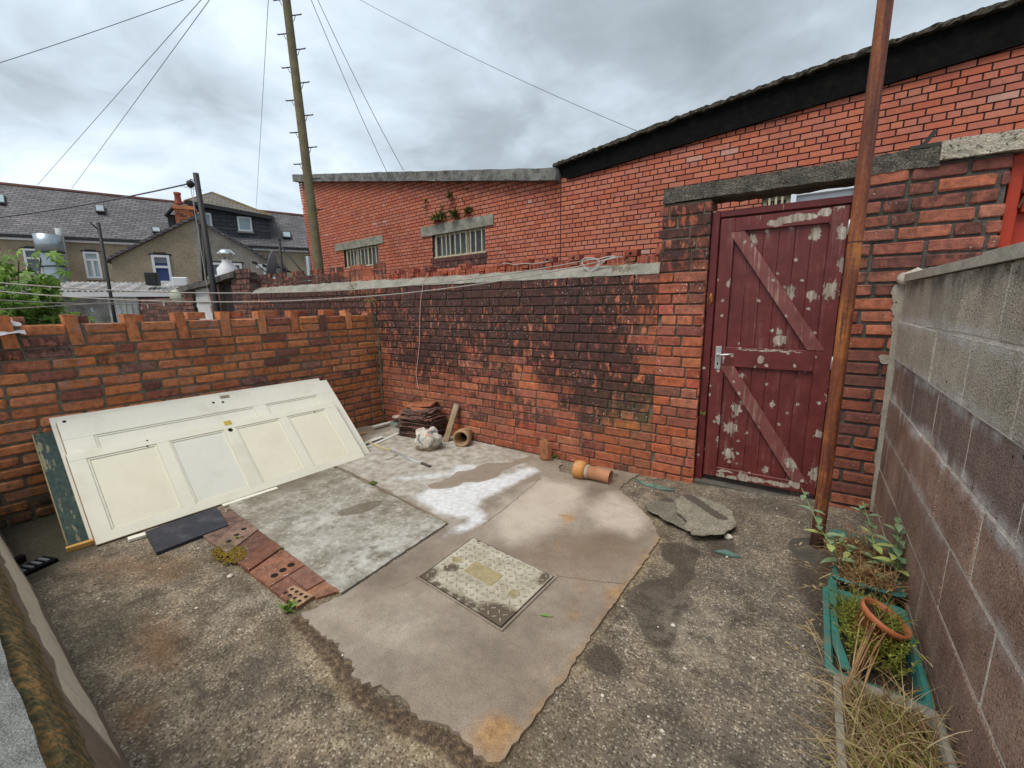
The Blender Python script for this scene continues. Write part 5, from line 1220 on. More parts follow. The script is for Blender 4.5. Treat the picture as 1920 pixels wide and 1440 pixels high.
def noisy_bar(b, P, Q, wd, ht, N, seg=60, amp=.01, up=Z_, scale=3):
    P = V(P); Q = V(Q); rings = []
    for i in range(seg+1):
        c = P.lerp(Q, i/seg); ring = []
        for (a, e) in ((-.5, 0), (.5, 0), (.5, .5), (.5, 1), (0, 1.02), (-.5, 1)):
            q = c+N*(a*wd)+up*(e*ht); ring.append(q+up*(mnoise.noise(q*scale)*amp)+N*(mnoise.noise(q*scale*2)*amp))
        rings.append(ring)
    m_ = 6; vs = sum(rings, []); b.add(vs, [(i*m_+k, i*m_+(k+1) % m_, (i+1)*m_+(k+1) % m_, (i+1)*m_+k) for i in range(seg) for k in range(m_)]+[tuple(range(m_))[::-1], tuple(range(seg*m_, seg*m_+m_))])
b = MB(); noisy_bar(b, J0+UL*.02+LFp.n*.0+V((0, 0, zL(0))), J0+UL*9.56+V((0, 0, zL(9.56))), .3, .195, LFp.n, 90, .012)
b.build('grey_coping', concrete_mat('grey_lichen_coping', (.09, .09, .08), (.30, .30, .28), 5, .9, .6, (.035, .035, .03), .02), bd)
topR = [(-.12, 3.66), (.9, 3.79), (1.95, 3.90), (3.3, 4.035), (4.1, 4.095), (5.1, 4.15), (9, 4.45)]
def zt(u):
    for (a, z0), (c, z1) in zip(topR[:-1], topR[1:]):
        if u <= c: return z0+(z1-z0)*(u-a)/(c-a)
    return 4.45
b = MB()
us = [-.1+i*.13 for i in range(71)]
for a, c in zip(us[:-1], us[1:]):
    fl = lambda u: zR(u)-.005 if u > .16 else 3.405+(.16-u)*1.0
    P4 = [(a, fl(a)), (c, fl(c)), (c, zt(c)-.03), (a, zt(a)-.03)]
    b.add([J0+UR*u+RFp.n*.045+V((0, 0, z)) for u, z in P4]+[J0+UR*u-RFp.n*.05+V((0, 0, z)) for u, z in P4], [(0, 1, 2, 3), (0, 4, 5, 1), (7, 6, 5, 4), (3, 2, 6, 7)])
fa = b.build('black_fascia', m_black, bd)
b = MB(); noisy_bar(b, J0+UR*-.1+V((0, 0, zt(-.1)-.04)), J0+UR*1.95+V((0, 0, zt(1.95)-.04)), .24, .045, RFp.n, 90, .022, scale=14)
noisy_bar(b, J0+UR*1.95+V((0, 0, zt(1.95)-.04)), J0+UR*3.3+V((0, 0, zt(3.3)-.04)), .24, .045, RFp.n, 70, .022, scale=14)
noisy_bar(b, J0+UR*3.3+V((0, 0, zt(3.3)-.04)), J0+UR*9+V((0, 0, zt(9)-.04)), .24, .045, RFp.n, 260, .022, scale=14)
b.build('corrugated_edge', m_lich, bd)
b = MB(); za = 5.1
b.add([J0+V((0, 0, 3.60)), J0+UR*9+V((0, 0, 4.40)), J0+UR*9-RFp.n*7+V((0, 0, 4.40)), J0-RFp.n*7+V((0, 0, 3.60))], [(0, 1, 2, 3)])
b.add([J0+V((0, 0, 3.52)), J0+UL*9.4+V((0, 0, 5.15)), J0+UL*9.4-LFp.n*7+V((0, 0, 5.15)), J0-LFp.n*7+V((0, 0, 3.52))], [(3, 2, 1, 0)])
b.build('roof', m_lich, bd)
m_glassd = simple('grimy_glass', (.06, .075, .085), .25, .4, 6, .0005); m_frame = simple('old_cream_frame', (.50, .45, .33), .7, .25, 20, .001); m_bar = simple('cream_bars', (.50, .44, .31), .7, .3, 30, .001, dirt=(.25, .14, .06), dirtamt=.5)
m_sill = brick_mat('dark_sill_brick', DRK, soot=[], soot_bias=-.05)
def barred(name_h, U, N, u0, u1, z0, z1, nb_, lint, label, sill=True):
    P = lambda u, z, d=0: J0+U*u+V((0, 0, z))+N*d
    b = MB(); hb = lambda a, c, e, f, d0, d1, bev=0: b.obox(P((a+c)/2, (e+f)/2, (d0+d1)/2), U, Z_, N, (c-a)/2, (f-e)/2, (d1-d0)/2, bev)
    hb(u0, u1, z0, z0+.045, -.12, -.07); hb(u0, u1, z1-.05, z1, -.12, -.07); hb(u0, u0+.05, z0, z1, -.12, -.07); hb(u1-.05, u1, z0, z1, -.12, -.07)
    k_ = (u0+u1)/2; hb(u0+(u1-u0)*.34, u0+(u1-u0)*.36, z0, z1, -.115, -.075); hb(u0+(u1-u0)*.68, u0+(u1-u0)*.70, z0, z1, -.115, -.075)
    w_ = b.build('window', m_frame, bd); w_['label'] = label
    b = MB(); hb(u0, u1, z0, z1, -.13, -.11); b.build('glass', m_glassd, w_)
    b = MB()
    for i in range(nb_): uu = u0+.04+(u1-u0-.08)*(i+.5+rb.uniform(-.18, .18))/nb_; hb(uu-.013, uu+.013, z0, z1, -.045, -.025, .002)
    hb(u0, u1, z0+.005, z0+.03, -.04, -.03); b.build('bars', m_bar, w_)
    if lint:
        b = MB(); noisy_bar(b, P(lint[0], lint[2], -.02), P(lint[1], lint[2], -.02), .09, lint[3]-lint[2], N, 24, .008, scale=7); b.build('window_lintel', m_conc, bd)
    if sill:
        b = MB(); hb(u0-.05, u1+.06, z0-.10, z0-.01, -.1, .012, .006); hb(u0-.03, u1+.04, z0-.22, z0-.10, -.02, .004, .004); b.build('window_sill', m_sill, bd)
barred('w2', UL, LFp.n, 1.80, 3.42, 2.40, 2.90, 10, (1.56, 3.78, 2.895, 3.10), 'barred window under the longer lintel with weeds above it')
barred('w1', UL, LFp.n, 5.55, 7.22, 2.415, 2.91, 9, (5.28, 7.62, 2.913, 3.105), 'barred window nearer the telegraph pole', sill=False)
barred('w3', UR, RFp.n, 3.02, 3.335, 2.25, 2.70, 3, None, 'dark barred window seen over the maroon gate', sill=False)
P = lambda u, z, d=0: J0+UR*u+V((0, 0, z))+RFp.n*d
b = MB(); hb = lambda a, c, e, f, d0, d1: b.obox(P((a+c)/2, (e+f)/2, (d0+d1)/2), UR, Z_, RFp.n, (c-a)/2, (f-e)/2, (d1-d0)/2, .003)
for a, c, e, f in ((3.34, 3.40, 2.25, 2.72), (3.97, 4.03, 2.25, 2.72), (3.40, 3.97, 2.66, 2.72)): hb(a, c, e, f, -.1, .01)
for i in range(5): hb(3.40, 3.97, 2.25+i*.083, 2.25+i*.083+.078, -.09, -.06)
w_ = b.build('shutter', simple('white_pvc', (.66, .70, .74), .4, .05), bd); w_['label'] = 'white shutter seen over the maroon gate'

# weeds growing out of the brickwork
m_weed = leaf_mat('wall_weed', (.05, .075, .018), (.13, .15, .035), .15, (.22, .17, .05)); m_green = leaf_mat('weed_green', (.10, .18, .03), (.20, .30, .06), .2)
m_dry = leaf_mat('dry_stems', (.20, .125, .05), (.38, .27, .12), .1, (.48, .38, .19))
def tuft(b, c, n, L, rr, up=(0, 0, 1), spread=1., wid=.25, droop=.4):
    for i in range(n):
        d = (V(up)+V((rr.uniform(-1, 1), rr.uniform(-1, 1), rr.uniform(-.6, 1)))*spread).normalized(); leaf(b, V(c)+V((rr.uniform(-1, 1), rr.uniform(-1, 1), rr.uniform(-1, 1)))*L*.2, d, (rr.uniform(-1, 1), rr.uniform(-1, 1), 1), L*rr.uniform(.5, 1.1), L*wid, droop)
rw = random.Random(5)
wl = [(820, 410, .13, 34), (828, 408, .12, 26), (834, 404, .08, 16), (854, 403, .13, 36), (879, 397, .11, 24), (845, 370, .09, 18), (840, 343, .07, 14), (800, 378, .07, 10), (798, 390, .06, 8), (829, 388, .05, 8), (869, 375, .05, 7), (863, 343, .05, 8), (875, 355, .045, 6)]
for i, (u, v, L, n) in enumerate(wl):
    b = MB(); c = LFp.at(u, v, .02); tuft(b, c, int(n*1.5), L*1.5, rw, (0, -.6, .4), 1.0, .2)
    lb = ['largest weed tuft, left on top of the longer window lintel', 'weed tuft just right of the largest one on the lintel', 'small weed right of the two left tufts on the lintel', 'bushy weed at the middle of the window lintel', 'pointed weed tuft at the right end of the row on the lintel', 'dark weed clump high in the wall above the lintel', 'dark weed hanging right under the grey coping'][i] if i < 7 else ['small weed left of the clumps above the lintel, upper one', 'small weed left of the clumps above the lintel, lower one', 'tiny weed between the left tuft and the dark clump', 'tiny weed sprouting in the bricks above the pointed tuft', 'small weed under the coping right of the dark hanging weed', 'tiny weed right of the dark clump under the coping'][i-7]
    tag(b.build('wall_weed', m_weed), lb, 'weed', 'weeds growing from the red building')
b = MB(); tuft(b, RFp.at(1150, 367, .02), 6, .05, rw, (0, -.6, .3)); tag(b.build('wall_weed', m_green), 'single small yellow-green sprout in the red wall left of the lintel over the gate', 'weed', 'weeds growing from the red building')

# ------------------------------------------------------------ telegraph pole and overhead wires
def pole_x(z): return -4.175-.0539*z
m_wood = simple('telegraph_wood', (.15, .125, .075), .9, .4, 5, .006, dirt=(.11, .12, .03), dirtamt=.7)
tpz = 8.9
tg = thing('telegraph_pole', 'tall leaning wooden telegraph pole with climbing steps standing in the lane', 'telegraph pole', (pole_x(0), 2, 0))
b = MB(); b.tube([(pole_x(i*.5), 2, i*.5) for i in range(19)], [.102-.0020*i for i in range(19)], 16); b.build('pole_shaft', m_wood, tg)
m_step = simple('dark_steel_step', (.05, .04, .035), .6)
z = 3.0; k = 0
pr_ = V((math.cos(.45), math.sin(.45), 0))
while z < 8.6:
    s_ = 1 if k % 2 else -1; c = V((pole_x(z), 2, z)); dd = pr_*s_
    if z > 3.6 or s_ > 0:
        b = MB(); b.tube([c+dd*.08, c+dd*.26, c+dd*.27+V((0, 0, .015))], .011, 6); b.tube([c+dd*.10+V((0, 0, -.10)), c+dd*.15], .006, 5); b.build('climbing_step', m_step, tg)
    z += .29; k += 1
b = MB(); b.box((pole_x(8.4)-.16, 1.8, 8.35), (pole_x(8.4)+.16, 2.2, 8.45), .01); b.build('cable_head', m_step, tg)
b = MB(); q = V((pole_x(2.2)-.13, 1.86, 1.7)); b.obox(q+V((0, 0, .3)), pr_, Z_, V((0, -1, 0)), .03, .38, .02, .004); b.build('cable_guard', simple('pale_blue_guard', (.42, .48, .53), .5, .15), tg)
PT = V((pole_x(8.4), 2, 8.42))
m_wire = simple('grey_wire', (.12, .12, .13), .6, .1)
def wire(name, A, B, r, sag, label, cat='cable', mt=None, n=26, group=None):
    b = MB(); A = V(A); B = V(B); b.tube([A.lerp(B, i/n)-V((0, 0, 4*sag*(i/n)*(1-i/n))) for i in range(n+1)], r, 6); o = b.build(name, mt or m_wire, loc=A); return tag(o, label, cat, group)
def beyond(p, q, k, d): # point on the sight line through p pushed k times past it from q, at distance d
    u = p[0]+(p[0]-q[0])*k; v = p[1]+(p[1]-q[1])*k; return CAM+ray(u, v)*d
T = Plane((-19, 2, 0), 26); GB = Plane((-13, 3, 0), 26); OB = Plane((-8.6, 1.0, 0), 26)
gW = 'overhead wires'
wire('overhead_wire', T.at(70, 347, -3.2), PT+V((-.05, 0, 0)), .007, .0, 'overhead wire from the slate roof up to the pole, upper of the pair', group=gW)
wire('overhead_wire', T.at(135, 353, -3.2), PT+V((-.05, -.05, 0)), .007, .0, 'overhead wire running up to the pole, lower of the close pair', group=gW)
wire('overhead_wire', T.at(480, 392, -3.2), PT+V((.0, -.05, 0)), .006, .02, 'thin near-vertical wire falling left of the telegraph pole', group=gW)
wire('overhead_wire', LFp.at(725, 322, .05), PT+V((.06, -.05, 0)), .006, .12, 'wire dropping right of the pole to the grey coping, nearer one', group=gW)
wire('overhead_wire', LFp.at(757, 320, .05), PT+V((.08, 0, 0)), .006, .16, 'wire dropping right of the pole to the grey coping, farther one', group=gW)
wire('overhead_wire', CAM+ray(-90, 146)*9, CAM+ray(430, -32)*9, .007, .04, 'thick wire crossing the top left corner of the sky', group=gW)
wire('overhead_wire', CAM+ray(600, -42)*9, RFp.at(1200, 248, -.6), .004, .1, 'faint wire crossing the sky down to the black roof edge', group=gW)

# ------------------------------------------------------------ washing lines and wall cables
m_rope = simple('pale_rope', (.36, .32, .29), .8, .15, 60); m_cab = simple('grey_cable', (.42, .40, .38), .6, .15, 40)
gC = 'washing lines across the yard'
wire('washing_line', onX(-160, 515, -.25), onY(1095, 489, -.03), .0038, .17, 'upper pale washing line sagging across the yard to the parapet', 'washing line', m_rope, group=gC)
wire('washing_line', onX(-160, 529, -.25), onY(1165, 481, -.03), .0038, .21, 'second pale washing line just beneath the upper one, reaching farther right', 'washing line', m_rope, group=gC)
cA, cB = onX(-160, 552, -.6), onY(330, 566, -.4)
wire('washing_line', cA, cB, .005, .05, 'third washing line in front of the sapling at the left', 'washing line', m_rope, group=gC)
dA, dB = onX(-160, 590, -.6), onY(335, 560, -.4)
wire('washing_line', dA, dB, .005, -.0, 'lowest washing line crossing just above the orange wall', 'washing line', m_rope, group=gC)
q = onY(330, 557, -.4); b = MB(); b.lathe(q, (-.5, 1, .3), [(.0, -.02), (.10, -.02), (.115, 0), (.10, .02), (.0, .02)], 20); tag(b.build('line_reel', simple('cream_reel', (.48, .50, .40), .5, .1)), 'round cream washing line reel hanging in front of the brick outhouse', 'reel')
pcs = [((72, 573), (.45, .55, .6), 'pale blue peg on the line by the sapling'), ((173, 580), (.35, .5, .62), 'blue peg above the orange wall'), ((265, 577), (.6, .4, .45), 'pink peg left of the other pink one'), ((277, 573), (.62, .45, .48), 'pink peg nearer the reel'), ((307, 568), (.6, .6, .55), 'white peg nearest the reel'), ((83, 571), (.6, .45, .4), 'salmon peg right of the pale blue peg by the sapling'), ((226, 582), (.42, .48, .6), 'blue-grey peg in front of the white boards')]
for (u, v), c_, lb in pcs:
    q = dA.lerp(dB, min(max((u+160)/495, 0), 1)) if v > 570 else cA.lerp(cB, .5)
    d_ = ray(u, v); dist = (q-CAM).dot(cF); q = CAM+d_*dist
    b = MB(); b.bar(q+V((0, 0, .02)), q+V((.004, 0, -.035)), .012, .010, (1, 0, 0)); b.bar(q+V((.008, 0, .02)), q+V((.0, 0, -.035)), .008, .008, (1, 0, 0)); tag(b.build('clothes_peg', simple('peg_plastic', c_, .5, .05)), lb, 'clothes peg', 'clothes pegs on the lines')
def wallcord(name, pts, y, r, label, mt):
    P = [onY(u, v, y) for u, v in pts]; Q = []
    for i in range(len(P)-1):
        for k in range(4): Q.append(P[i].lerp(P[i+1], k/4))
    Q.append(P[-1]); Q2 = [Q[0]]+[(Q[i-1]+Q[i]*2+Q[i+1])/4 for i in range(1, len(Q)-1)]+[Q[-1]]
    b = MB(); b.tube(Q2, r, 6); return tag(b.build(name, mt), label, 'cable')
wallcord('hanging_cord', [(802, 514), (794, 530), (789, 560), (787, 600), (787, 640), (783, 680), (780, 700), (783, 722), (786, 730)], -.012, .0042, 'thin pinkish cord hanging down the sooty back wall', simple('pinkish_cord', (.50, .33, .30), .8, .1))
wallcord('hanging_cord', [(778, 740), (768, 752), (763, 770), (770, 784), (768, 792)], -.012, .0035, 'short brown cord end on the wall just above the roof tiles', simple('brown_cord', (.28, .15, .09), .8, .1))
wallcord('cable_coil', [(1168, 481), (1150, 483), (1130, 488), (1118, 498), (1108, 510), (1096, 500), (1089, 490), (1096, 484), (1112, 484), (1126, 490), (1118, 503), (1106, 512), (1094, 500), (1090, 493), (1100, 487), (1122, 486), (1140, 481), (1155, 480), (1138, 486), (1122, 499), (1112, 514), (1096, 519), (1082, 524), (1072, 530)], .035, .0045, 'tangled coil of grey cable lying on the sloped mortar of the back wall', m_cab)
wallcord('loose_cable', [(938, 496), (950, 493), (965, 497), (980, 494), (1000, 495), (1030, 490)], .04, .004, 'short loose pale cable along the parapet left of the coil', m_rope)
# dry growth on the wall
for (u, v, y, n, L, lb) in ((694, 560, -.03, 60, .075, 'dry brown weed sprouting from the top of the wall corner'), (665, 540, .04, 60, .07, 'dry straw-coloured weed on the mortar left of the wall corner'), (1168, 500, .04, 30, .05, 'small dead weed beside the cable coil')):
    b = MB(); c = onY(u, v, y)
    for i in range(n):
        d = V((rw.uniform(-1, 1), rw.uniform(-1, .2), rw.uniform(-.7, .8))).normalized(); p = c+V((rw.uniform(-.06, .06), 0, rw.uniform(-.02, .03))); b.tube([p, p+d*L*.6, p+d*L+V((0, 0, -.02))], .0012, 3, False); leaf(b, p+d*L*.6, d, (0, 0, 1), .02, .008)
    tag(b.build('dry_weed', m_dry), lb, 'weed')
for (u, v, n, L, lb) in ((825, 832, 12, .035, 'tiny green weed at the wall foot right of the clay pipe'), (1043, 858, 22, .05, 'green weed beside the upright broken brick'), (1236, 888, 8, .05, 'tiny green sprout under the back wall near the gate'), (540, 1143, 22, .045, 'bright green weed at the near end of the brick edging'), (448, 1012, 14, .035, 'small green weed growing between the edging bricks'), (1318, 778, 8, .035, 'little weed in the joint beside the gate frame'), (528, 1030, 7, .025, 'tiny weed where edging and grey slab meet')):
    b = MB(); c = onG(u, v, .012) if v > 800 else onY(u, v, -.01); tuft(b, c, n, L, rw, (0, -.1, .8), .9, .35); tag(b.build('small_weed', m_green), lb, 'weed')

# ------------------------------------------------------------ houses beyond the wall
def slate_mat(name, pl, c0, c1, row=.16, wd=.3):
    x = mat(name); p = x.pos(); sx, sy, sz = x.sep(p)
    a = x.m('ADD', x.m('MULTIPLY', sx, pl.d.x), x.m('MULTIPLY', sy, pl.d.y))
    vv = x.n('ShaderNodeCombineXYZ', {0: a, 1: sz, 2: 0.}).outputs[0]
    bt_ = x.n('ShaderNodeTexBrick', {'Vector': x.warp(vv, 1.5, .03), 'Color1': c0, 'Color2': c1, 'Mortar': tuple(c*.25 for c in c0), 'Scale': 1., 'Mortar Size': .012, 'Mortar Smooth': .3, 'Brick Width': wd, 'Row Height': row*.55})
    n = x.noise(p, .9, 5, .6); col = x.mix(1., bt_.outputs[0], x.ramp(n, [(.3, (.75, .75, .75)), (.7, (1.25, 1.22, 1.2))]), 'MULTIPLY')
    return fin(x, col, .65, bt_.outputs['Fac'], -.01)
m_slate = slate_mat('welsh_slate', T, (.095, .092, .100), (.165, .155, .162)); m_slate2 = slate_mat('lichened_slate', T, (.13, .12, .095), (.18, .165, .13)); m_slate3 = slate_mat('dormer_slate', T, (.040, .040, .055), (.065, .064, .082), .3, .5)
m_rend = concrete_mat('brown_pebbledash', (.23, .185, .125), (.36, .295, .205), 1.2, .4, .3, (.3, .26, .19)); m_rendg = concrete_mat('grey_roughcast', (.23, .21, .175), (.36, .335, .29), 1.2, .4, .3, (.14, .125, .10))
m_pvc = simple('white_window_frame', (.66, .67, .68), .4, .04); m_gl = simple('window_glass', (.10, .12, .14), .12, .4, 1.2, 0); m_glb = simple('pale_glass', (.30, .38, .40), .15, .25, 1.2, 0); m_curt = simple('blue_curtain', (.03, .05, .16), .7, .3, 3, .01)
m_dark = simple('dark_trim', (.02, .02, .022), .6); m_ridge = simple('ridge_tile', (.15, .07, .055), .85, .3, 3, .01)
def pbox(b, pl, a0, a1, z0, z1, o0, o1, bev=0): b.obox(pl.P((a0+a1)/2, (z0+z1)/2, (o0+o1)/2), pl.d, Z_, pl.n, abs(a1-a0)/2, abs(z1-z0)/2, abs(o1-o0)/2, bev)
def house_window(root, pl, c, mg, split=.3, arch=True, mull=False, off=0, label=None, fw=.07):
    (u0, v0), (u1, v1) = c; a0, z1 = pl.uz(u0, v0); a1, z0 = pl.uz(u1, v1)
    if a0 > a1: a0, a1 = a1, a0
    b = MB(); 
    pbox(b, pl, a0, a1, z0, z0+fw, off-.04, off+.05); pbox(b, pl, a0, a1, z1-fw, z1, off-.04, off+.05); pbox(b, pl, a0, a0+fw, z0, z1, off-.041, off+.051); pbox(b, pl, a1-fw, a1, z0, z1, off-.041, off+.051)
    zs = z1-(z1-z0)*split
    if split: pbox(b, pl, a0+fw, a1-fw, zs-fw*.5, zs+fw*.5, off-.04, off+.045)
    if mull: pbox(b, pl, (a0+a1)/2-fw*.6, (a0+a1)/2+fw*.6, z0+fw, zs, off-.04, off+.048)
    w_ = b.build('window', m_pvc, root)
    if label: w_['label'] = label
    b = MB(); pbox(b, pl, a0+.02, a1-.02, z0+.02, z1-.02, off-.03, off+.005); b.build('glass', mg, w_)
    b = MB(); pbox(b, pl, a0-.06, a1+.06, z1, z1+.05, off-.02, off+.02)
    if arch: pbox(b, pl, a0+.15*(a1-a0), a1-.15*(a1-a0), z1+.05, z1+.09, off-.02, off+.02)
    b.build('dark_head', m_dark, w_)
    b = MB(); pbox(b, pl, a0-.05, a1+.05, z0-.07, z0, off-.02, off+.09); b.build('sill', m_rendg, w_)
    return a0, a1, z0, z1
th_ = thing('terraced_house', 'long brown rendered terrace with a dark slate roof and red ridge beyond the orange wall', 'house', (-19, 2, 0))
aL, aR = T.uz(-260, 440)[0], T.uz(640, 455)[0]
zev = 4.13
b = MB(); pbox(b, T, aL, aR, 0, zev, -6, 0); b.build('wall', m_rend, th_)
rz0 = T.at(0, 345, -3.2).z; rz1 = T.at(560, 404, -3.2).z; rza = T.uz(0, 345)[0]
a0_ = (T.at(0, 345, -3.2)-T.p0).dot(T.d); a1_ = (T.at(560, 404, -3.2)-T.p0).dot(T.d)
zr = lambda a: rz0+(rz1-rz0)*(a-a0_)/(a1_-a0_)
b = MB(); e_ = .15
b.add([T.P(aL, zev-.05, e_), T.P(aR, zev-.05, e_), T.P(aR, zr(aR), -3.2), T.P(aL, zr(aL), -3.2), T.P(aR, zev-.05, -6.5), T.P(aL, zev-.05, -6.5)], [(0, 1, 2, 3), (3, 2, 4, 5), (0, 3, 5), (1, 4, 2)])
rf = b.build('roof', m_slate, th_)
b = MB(); b.tube([T.P(aL+(aR-aL)*i/40, zr(aL+(aR-aL)*i/40)+.02, -3.2) for i in range(41)], .07, 6, smooth=False); b.build('ridge', m_ridge, rf)
b = MB(); pbox(b, T, aL, aR, zev-.14, zev-.03, .02, .17); b.build('gutter', m_dark, th_)
b = MB(); pbox(b, T, aL, aR, zev-.22, zev-.14, .0, .10); b.build('white_fascia', m_pvc, th_)
def skylight(c, label):
    (u0, v0), (u1, v1) = c
    def on(u, v): # meet the roof slope
        lo, hi = 0., 3.3
        for _ in range(30):
            m_ = (lo+hi)/2; q = T.at(u, v, -m_); a = (q-T.p0).dot(T.d); zr_ = zev+(zr(a)-zev)*(m_+.15)/3.35
            if q.z > zr_: lo = m_
            else: hi = m_
        return T.at(u, v, -lo)
    P4 = [on(u0, v0), on(u1, v0+1), on(u1+2, v1+1), on(u0+2, v1)]; nn = V((0, 0, 1))
    nv = (P4[1]-P4[0]).cross(P4[2]-P4[0]).normalized(); nv = nv if nv.z > 0 else -nv
    b = MB(); b.slab([p+nv*.06 for p in P4], .07, nv); s_ = b.build('skylight', m_dark, rf); s_['label'] = label
    c_ = sum(P4, V())/4; b = MB(); b.slab([p.lerp(c_, .22)+nv*.075 for p in P4], .03, nv); b.build('glass', m_glb, s_)
skylight(((-4, 366), (9, 383)), 'skylight cut by the left edge'); skylight(((178, 386), (196, 399)), 'skylight at the middle of the slate roof'); skylight(((284, 428), (301, 437)), 'low skylight beside the gable')
skylight(((528, 436), (545, 447)), 'skylight right of the dormer')
house_window(th_, T, ((42, 466), (84, 513)), m_gl, .38, label='window partly hidden by the silver duct'); house_window(th_, T, ((155, 472), (194, 522)), m_glb, .3, mull=True, label='white casement window right of the grey flue')
# dormer
dm = thing('slate_dormer', 'dark slate-hung roof dormer with a hipped lichened roof and two white windows', 'dormer', T.P(8, 4, -.6))
DP = Plane(T.P(0, 0, -.55), 26)
d0, zd = DP.uz(363, 374)[0], 0
a0, z1 = DP.uz(360, 380); a1, z1b = DP.uz(503, 408); zb_ = DP.uz(503, 462)[1]
b = MB(); b.slab([DP.P(a0, zb_-.4), DP.P(a1, zb_-.1), DP.P(a1, z1b), DP.P(a0, z1)], 2.6, DP.n); b.build('slate_wall', m_slate3, dm)
b = MB()
E0, E1 = DP.P(a0-.15, z1+.02, .25), DP.P(a1+.15, z1b+.02, .25); R0 = DP.at(345, 378, -1.6); R1 = DP.at(398, 362, -1.6); Rr = DP.at(512, 404, -2.2)
b.add([E0, E1, R1, R0, Rr, DP.P(a0, z1, -3.2), DP.P(a1, z1b, -3.2)], [(0, 1, 2, 3), (1, 4, 2), (3, 2, 6, 5), (2, 4, 6)]); dr_ = b.build('hipped_roof', m_slate2, dm)
b = MB(); b.tube([R0, R1, R1.lerp(E1, .5), E1], .07, 6, smooth=False); b.build('ridge', simple('lichen_ridge', (.17, .13, .07), .9, .3, 3), dr_)
b = MB(); b.bar(E0+V((0, 0, -.07)), E1+V((0, 0, -.07)), .2, .16); b.build('black_gutter', m_dark, dm)
house_window(dm, DP, ((364, 398), (399, 426)), m_glb, 0, False, True, .03, 'window half hidden by the black post'); house_window(dm, DP, ((444, 406), (474, 435)), m_glb, 0, False, False, .03, 'right square window')
# gabled rear wing
gw_ = thing('gabled_wing', 'gabled rear wing, brown render on its left half and grey roughcast on its right half', 'house', GB.P(0, 0, 0))
aA, zA = GB.uz(208, 487); aP, zP = GB.uz(363, 411); aB, zB = GB.uz(512, 497); aM, _ = GB.uz(371, 500)
zM = zP+(zB-zP)*(aM-aP)/(aB-aP)
b = MB(); b.slab([GB.P(aA, 0), GB.P(aM, 0), GB.P(aM, zM), GB.P(aP, zP), GB.P(aA, zA)], 5.2, GB.n); b.build('brown_gable_half', m_rend, gw_)
b = MB(); b.slab([GB.P(aM, 0, .0), GB.P(aB+.3, 0, .0), GB.P(aB+.3, zB-.12, .0), GB.P(aM, zM, .0)], 5.2, GB.n); b.build('grey_gable_half', m_rendg, gw_)
b = MB()
for (p, q_) in (((aA-.15, zA-.08), (aP, zP)), ((aP, zP), (aB+.45, zB-.2))):
    P0_, Q0_ = GB.P(*p), GB.P(*q_); b.add([P0_+GB.n*.12, Q0_+GB.n*.12, Q0_-GB.n*5.4, P0_-GB.n*5.4]+[v_+V((0, 0, .09)) for v_ in (P0_+GB.n*.12, Q0_+GB.n*.12, Q0_-GB.n*5.4, P0_-GB.n*5.4)], [(0, 1, 2, 3), (7, 6, 5, 4), (0, 4, 5, 1), (1, 5, 6, 2), (2, 6, 7, 3), (3, 7, 4, 0)])
b.build('roof', m_slate, gw_)
house_window(gw_, GB, ((283, 478), (325, 531)), m_curt, .42, label='white window with a blue curtain')
b = MB(); a0, z1 = GB.uz(286, 481); a1, z0 = GB.uz(320, 498); pbox(b, GB, a0, a1, z0+.07, z1-.03, 0, .02); b.build('upper_pane', m_gl, gw_)
house_window(gw_, GB, ((388, 492), (456, 520)), m_gl, 0, False, True, label='wide white window behind the chrome cowl')
b = MB(); 
for (u, v0, v1, r_) in ((374, 420, 535, .03), (381, 425, 535, .025), (385, 430, 520, .02)): b.tube([GB.at(u, v0, .06), GB.at(u+8, v1, .06)], r_, 6)
b.build('downpipes', m_dark, gw_)
b = MB(); b.bar(GB.at(497, 500, .9), GB.at(497+3, 530, .9), .12, .12); b.bar(GB.at(480, 499, .9), GB.at(512, 499, .9), .14, .12); b.build('porch_frame', m_pvc, gw_)
# chimney
ch = thing('brick_chimney', 'orange brick chimney with a single red pot between the slate roof and the dormer', 'chimney', T.P(6, 4, -.5))
CHp = Plane(T.P(0, 0, .6), 26); a0, zt_ = CHp.uz(325, 383); a1, _ = CHp.uz(361, 383); zb_ = CHp.uz(340, 425)[1]
b = MB(); b.cur = 1; pbox(b, CHp, a0+.01, a1-.01, 2.5, zt_-.02, -.8, -.012); b.cur = 0
brickwork(b, CHp.P(0, 0), CHp.d, CHp.n, zb_-.6, int((zt_-zb_+.6)/.075), lambda z: [(a0, a1)], fine=False, bond='run', mort=.012)
pbox(b, CHp, a0-.05, a1+.05, zt_-.16, zt_-.02, -.82, .04); b.build('stack', [m_chim, m_farm], ch)
b = MB(); q = CHp.at(335, 383, -.3); b.lathe(q, Z_, [(.13, 0), (.12, .1), (.105, .35), (.125, .37), (.125, .45), (.0, .45)], 14); b.build('chimney_pot', simple('red_pot', (.30, .07, .045), .8), ch)
b = MB(); a2, z2 = CHp.uz(310, 396); pbox(b, CHp, a2, a0-.01, zb_-.3, zt_-.35, -1.2, -.25); b.bar(CHp.P(a2-.05, zt_-.45, -.2), CHp.P(a0, zt_-.05, -.2), .3, .06); b.build('slate_cheek', m_dark, ch)
b = MB(); q = CHp.at(366, 395, -.2); tpq = CHp.at(362, 352, -.2); b.tube([q, tpq], .012, 5); b.bar(CHp.at(345, 350, -.2), CHp.at(376, 357, -.2), .02, .02)
for t in (.1, .3, .5, .7, .9): p_ = CHp.at(345, 350, -.2).lerp(CHp.at(376, 357, -.2), t); b.bar(p_-V((0, .15, 0)), p_+V((0, .15, 0)), .012, .012)
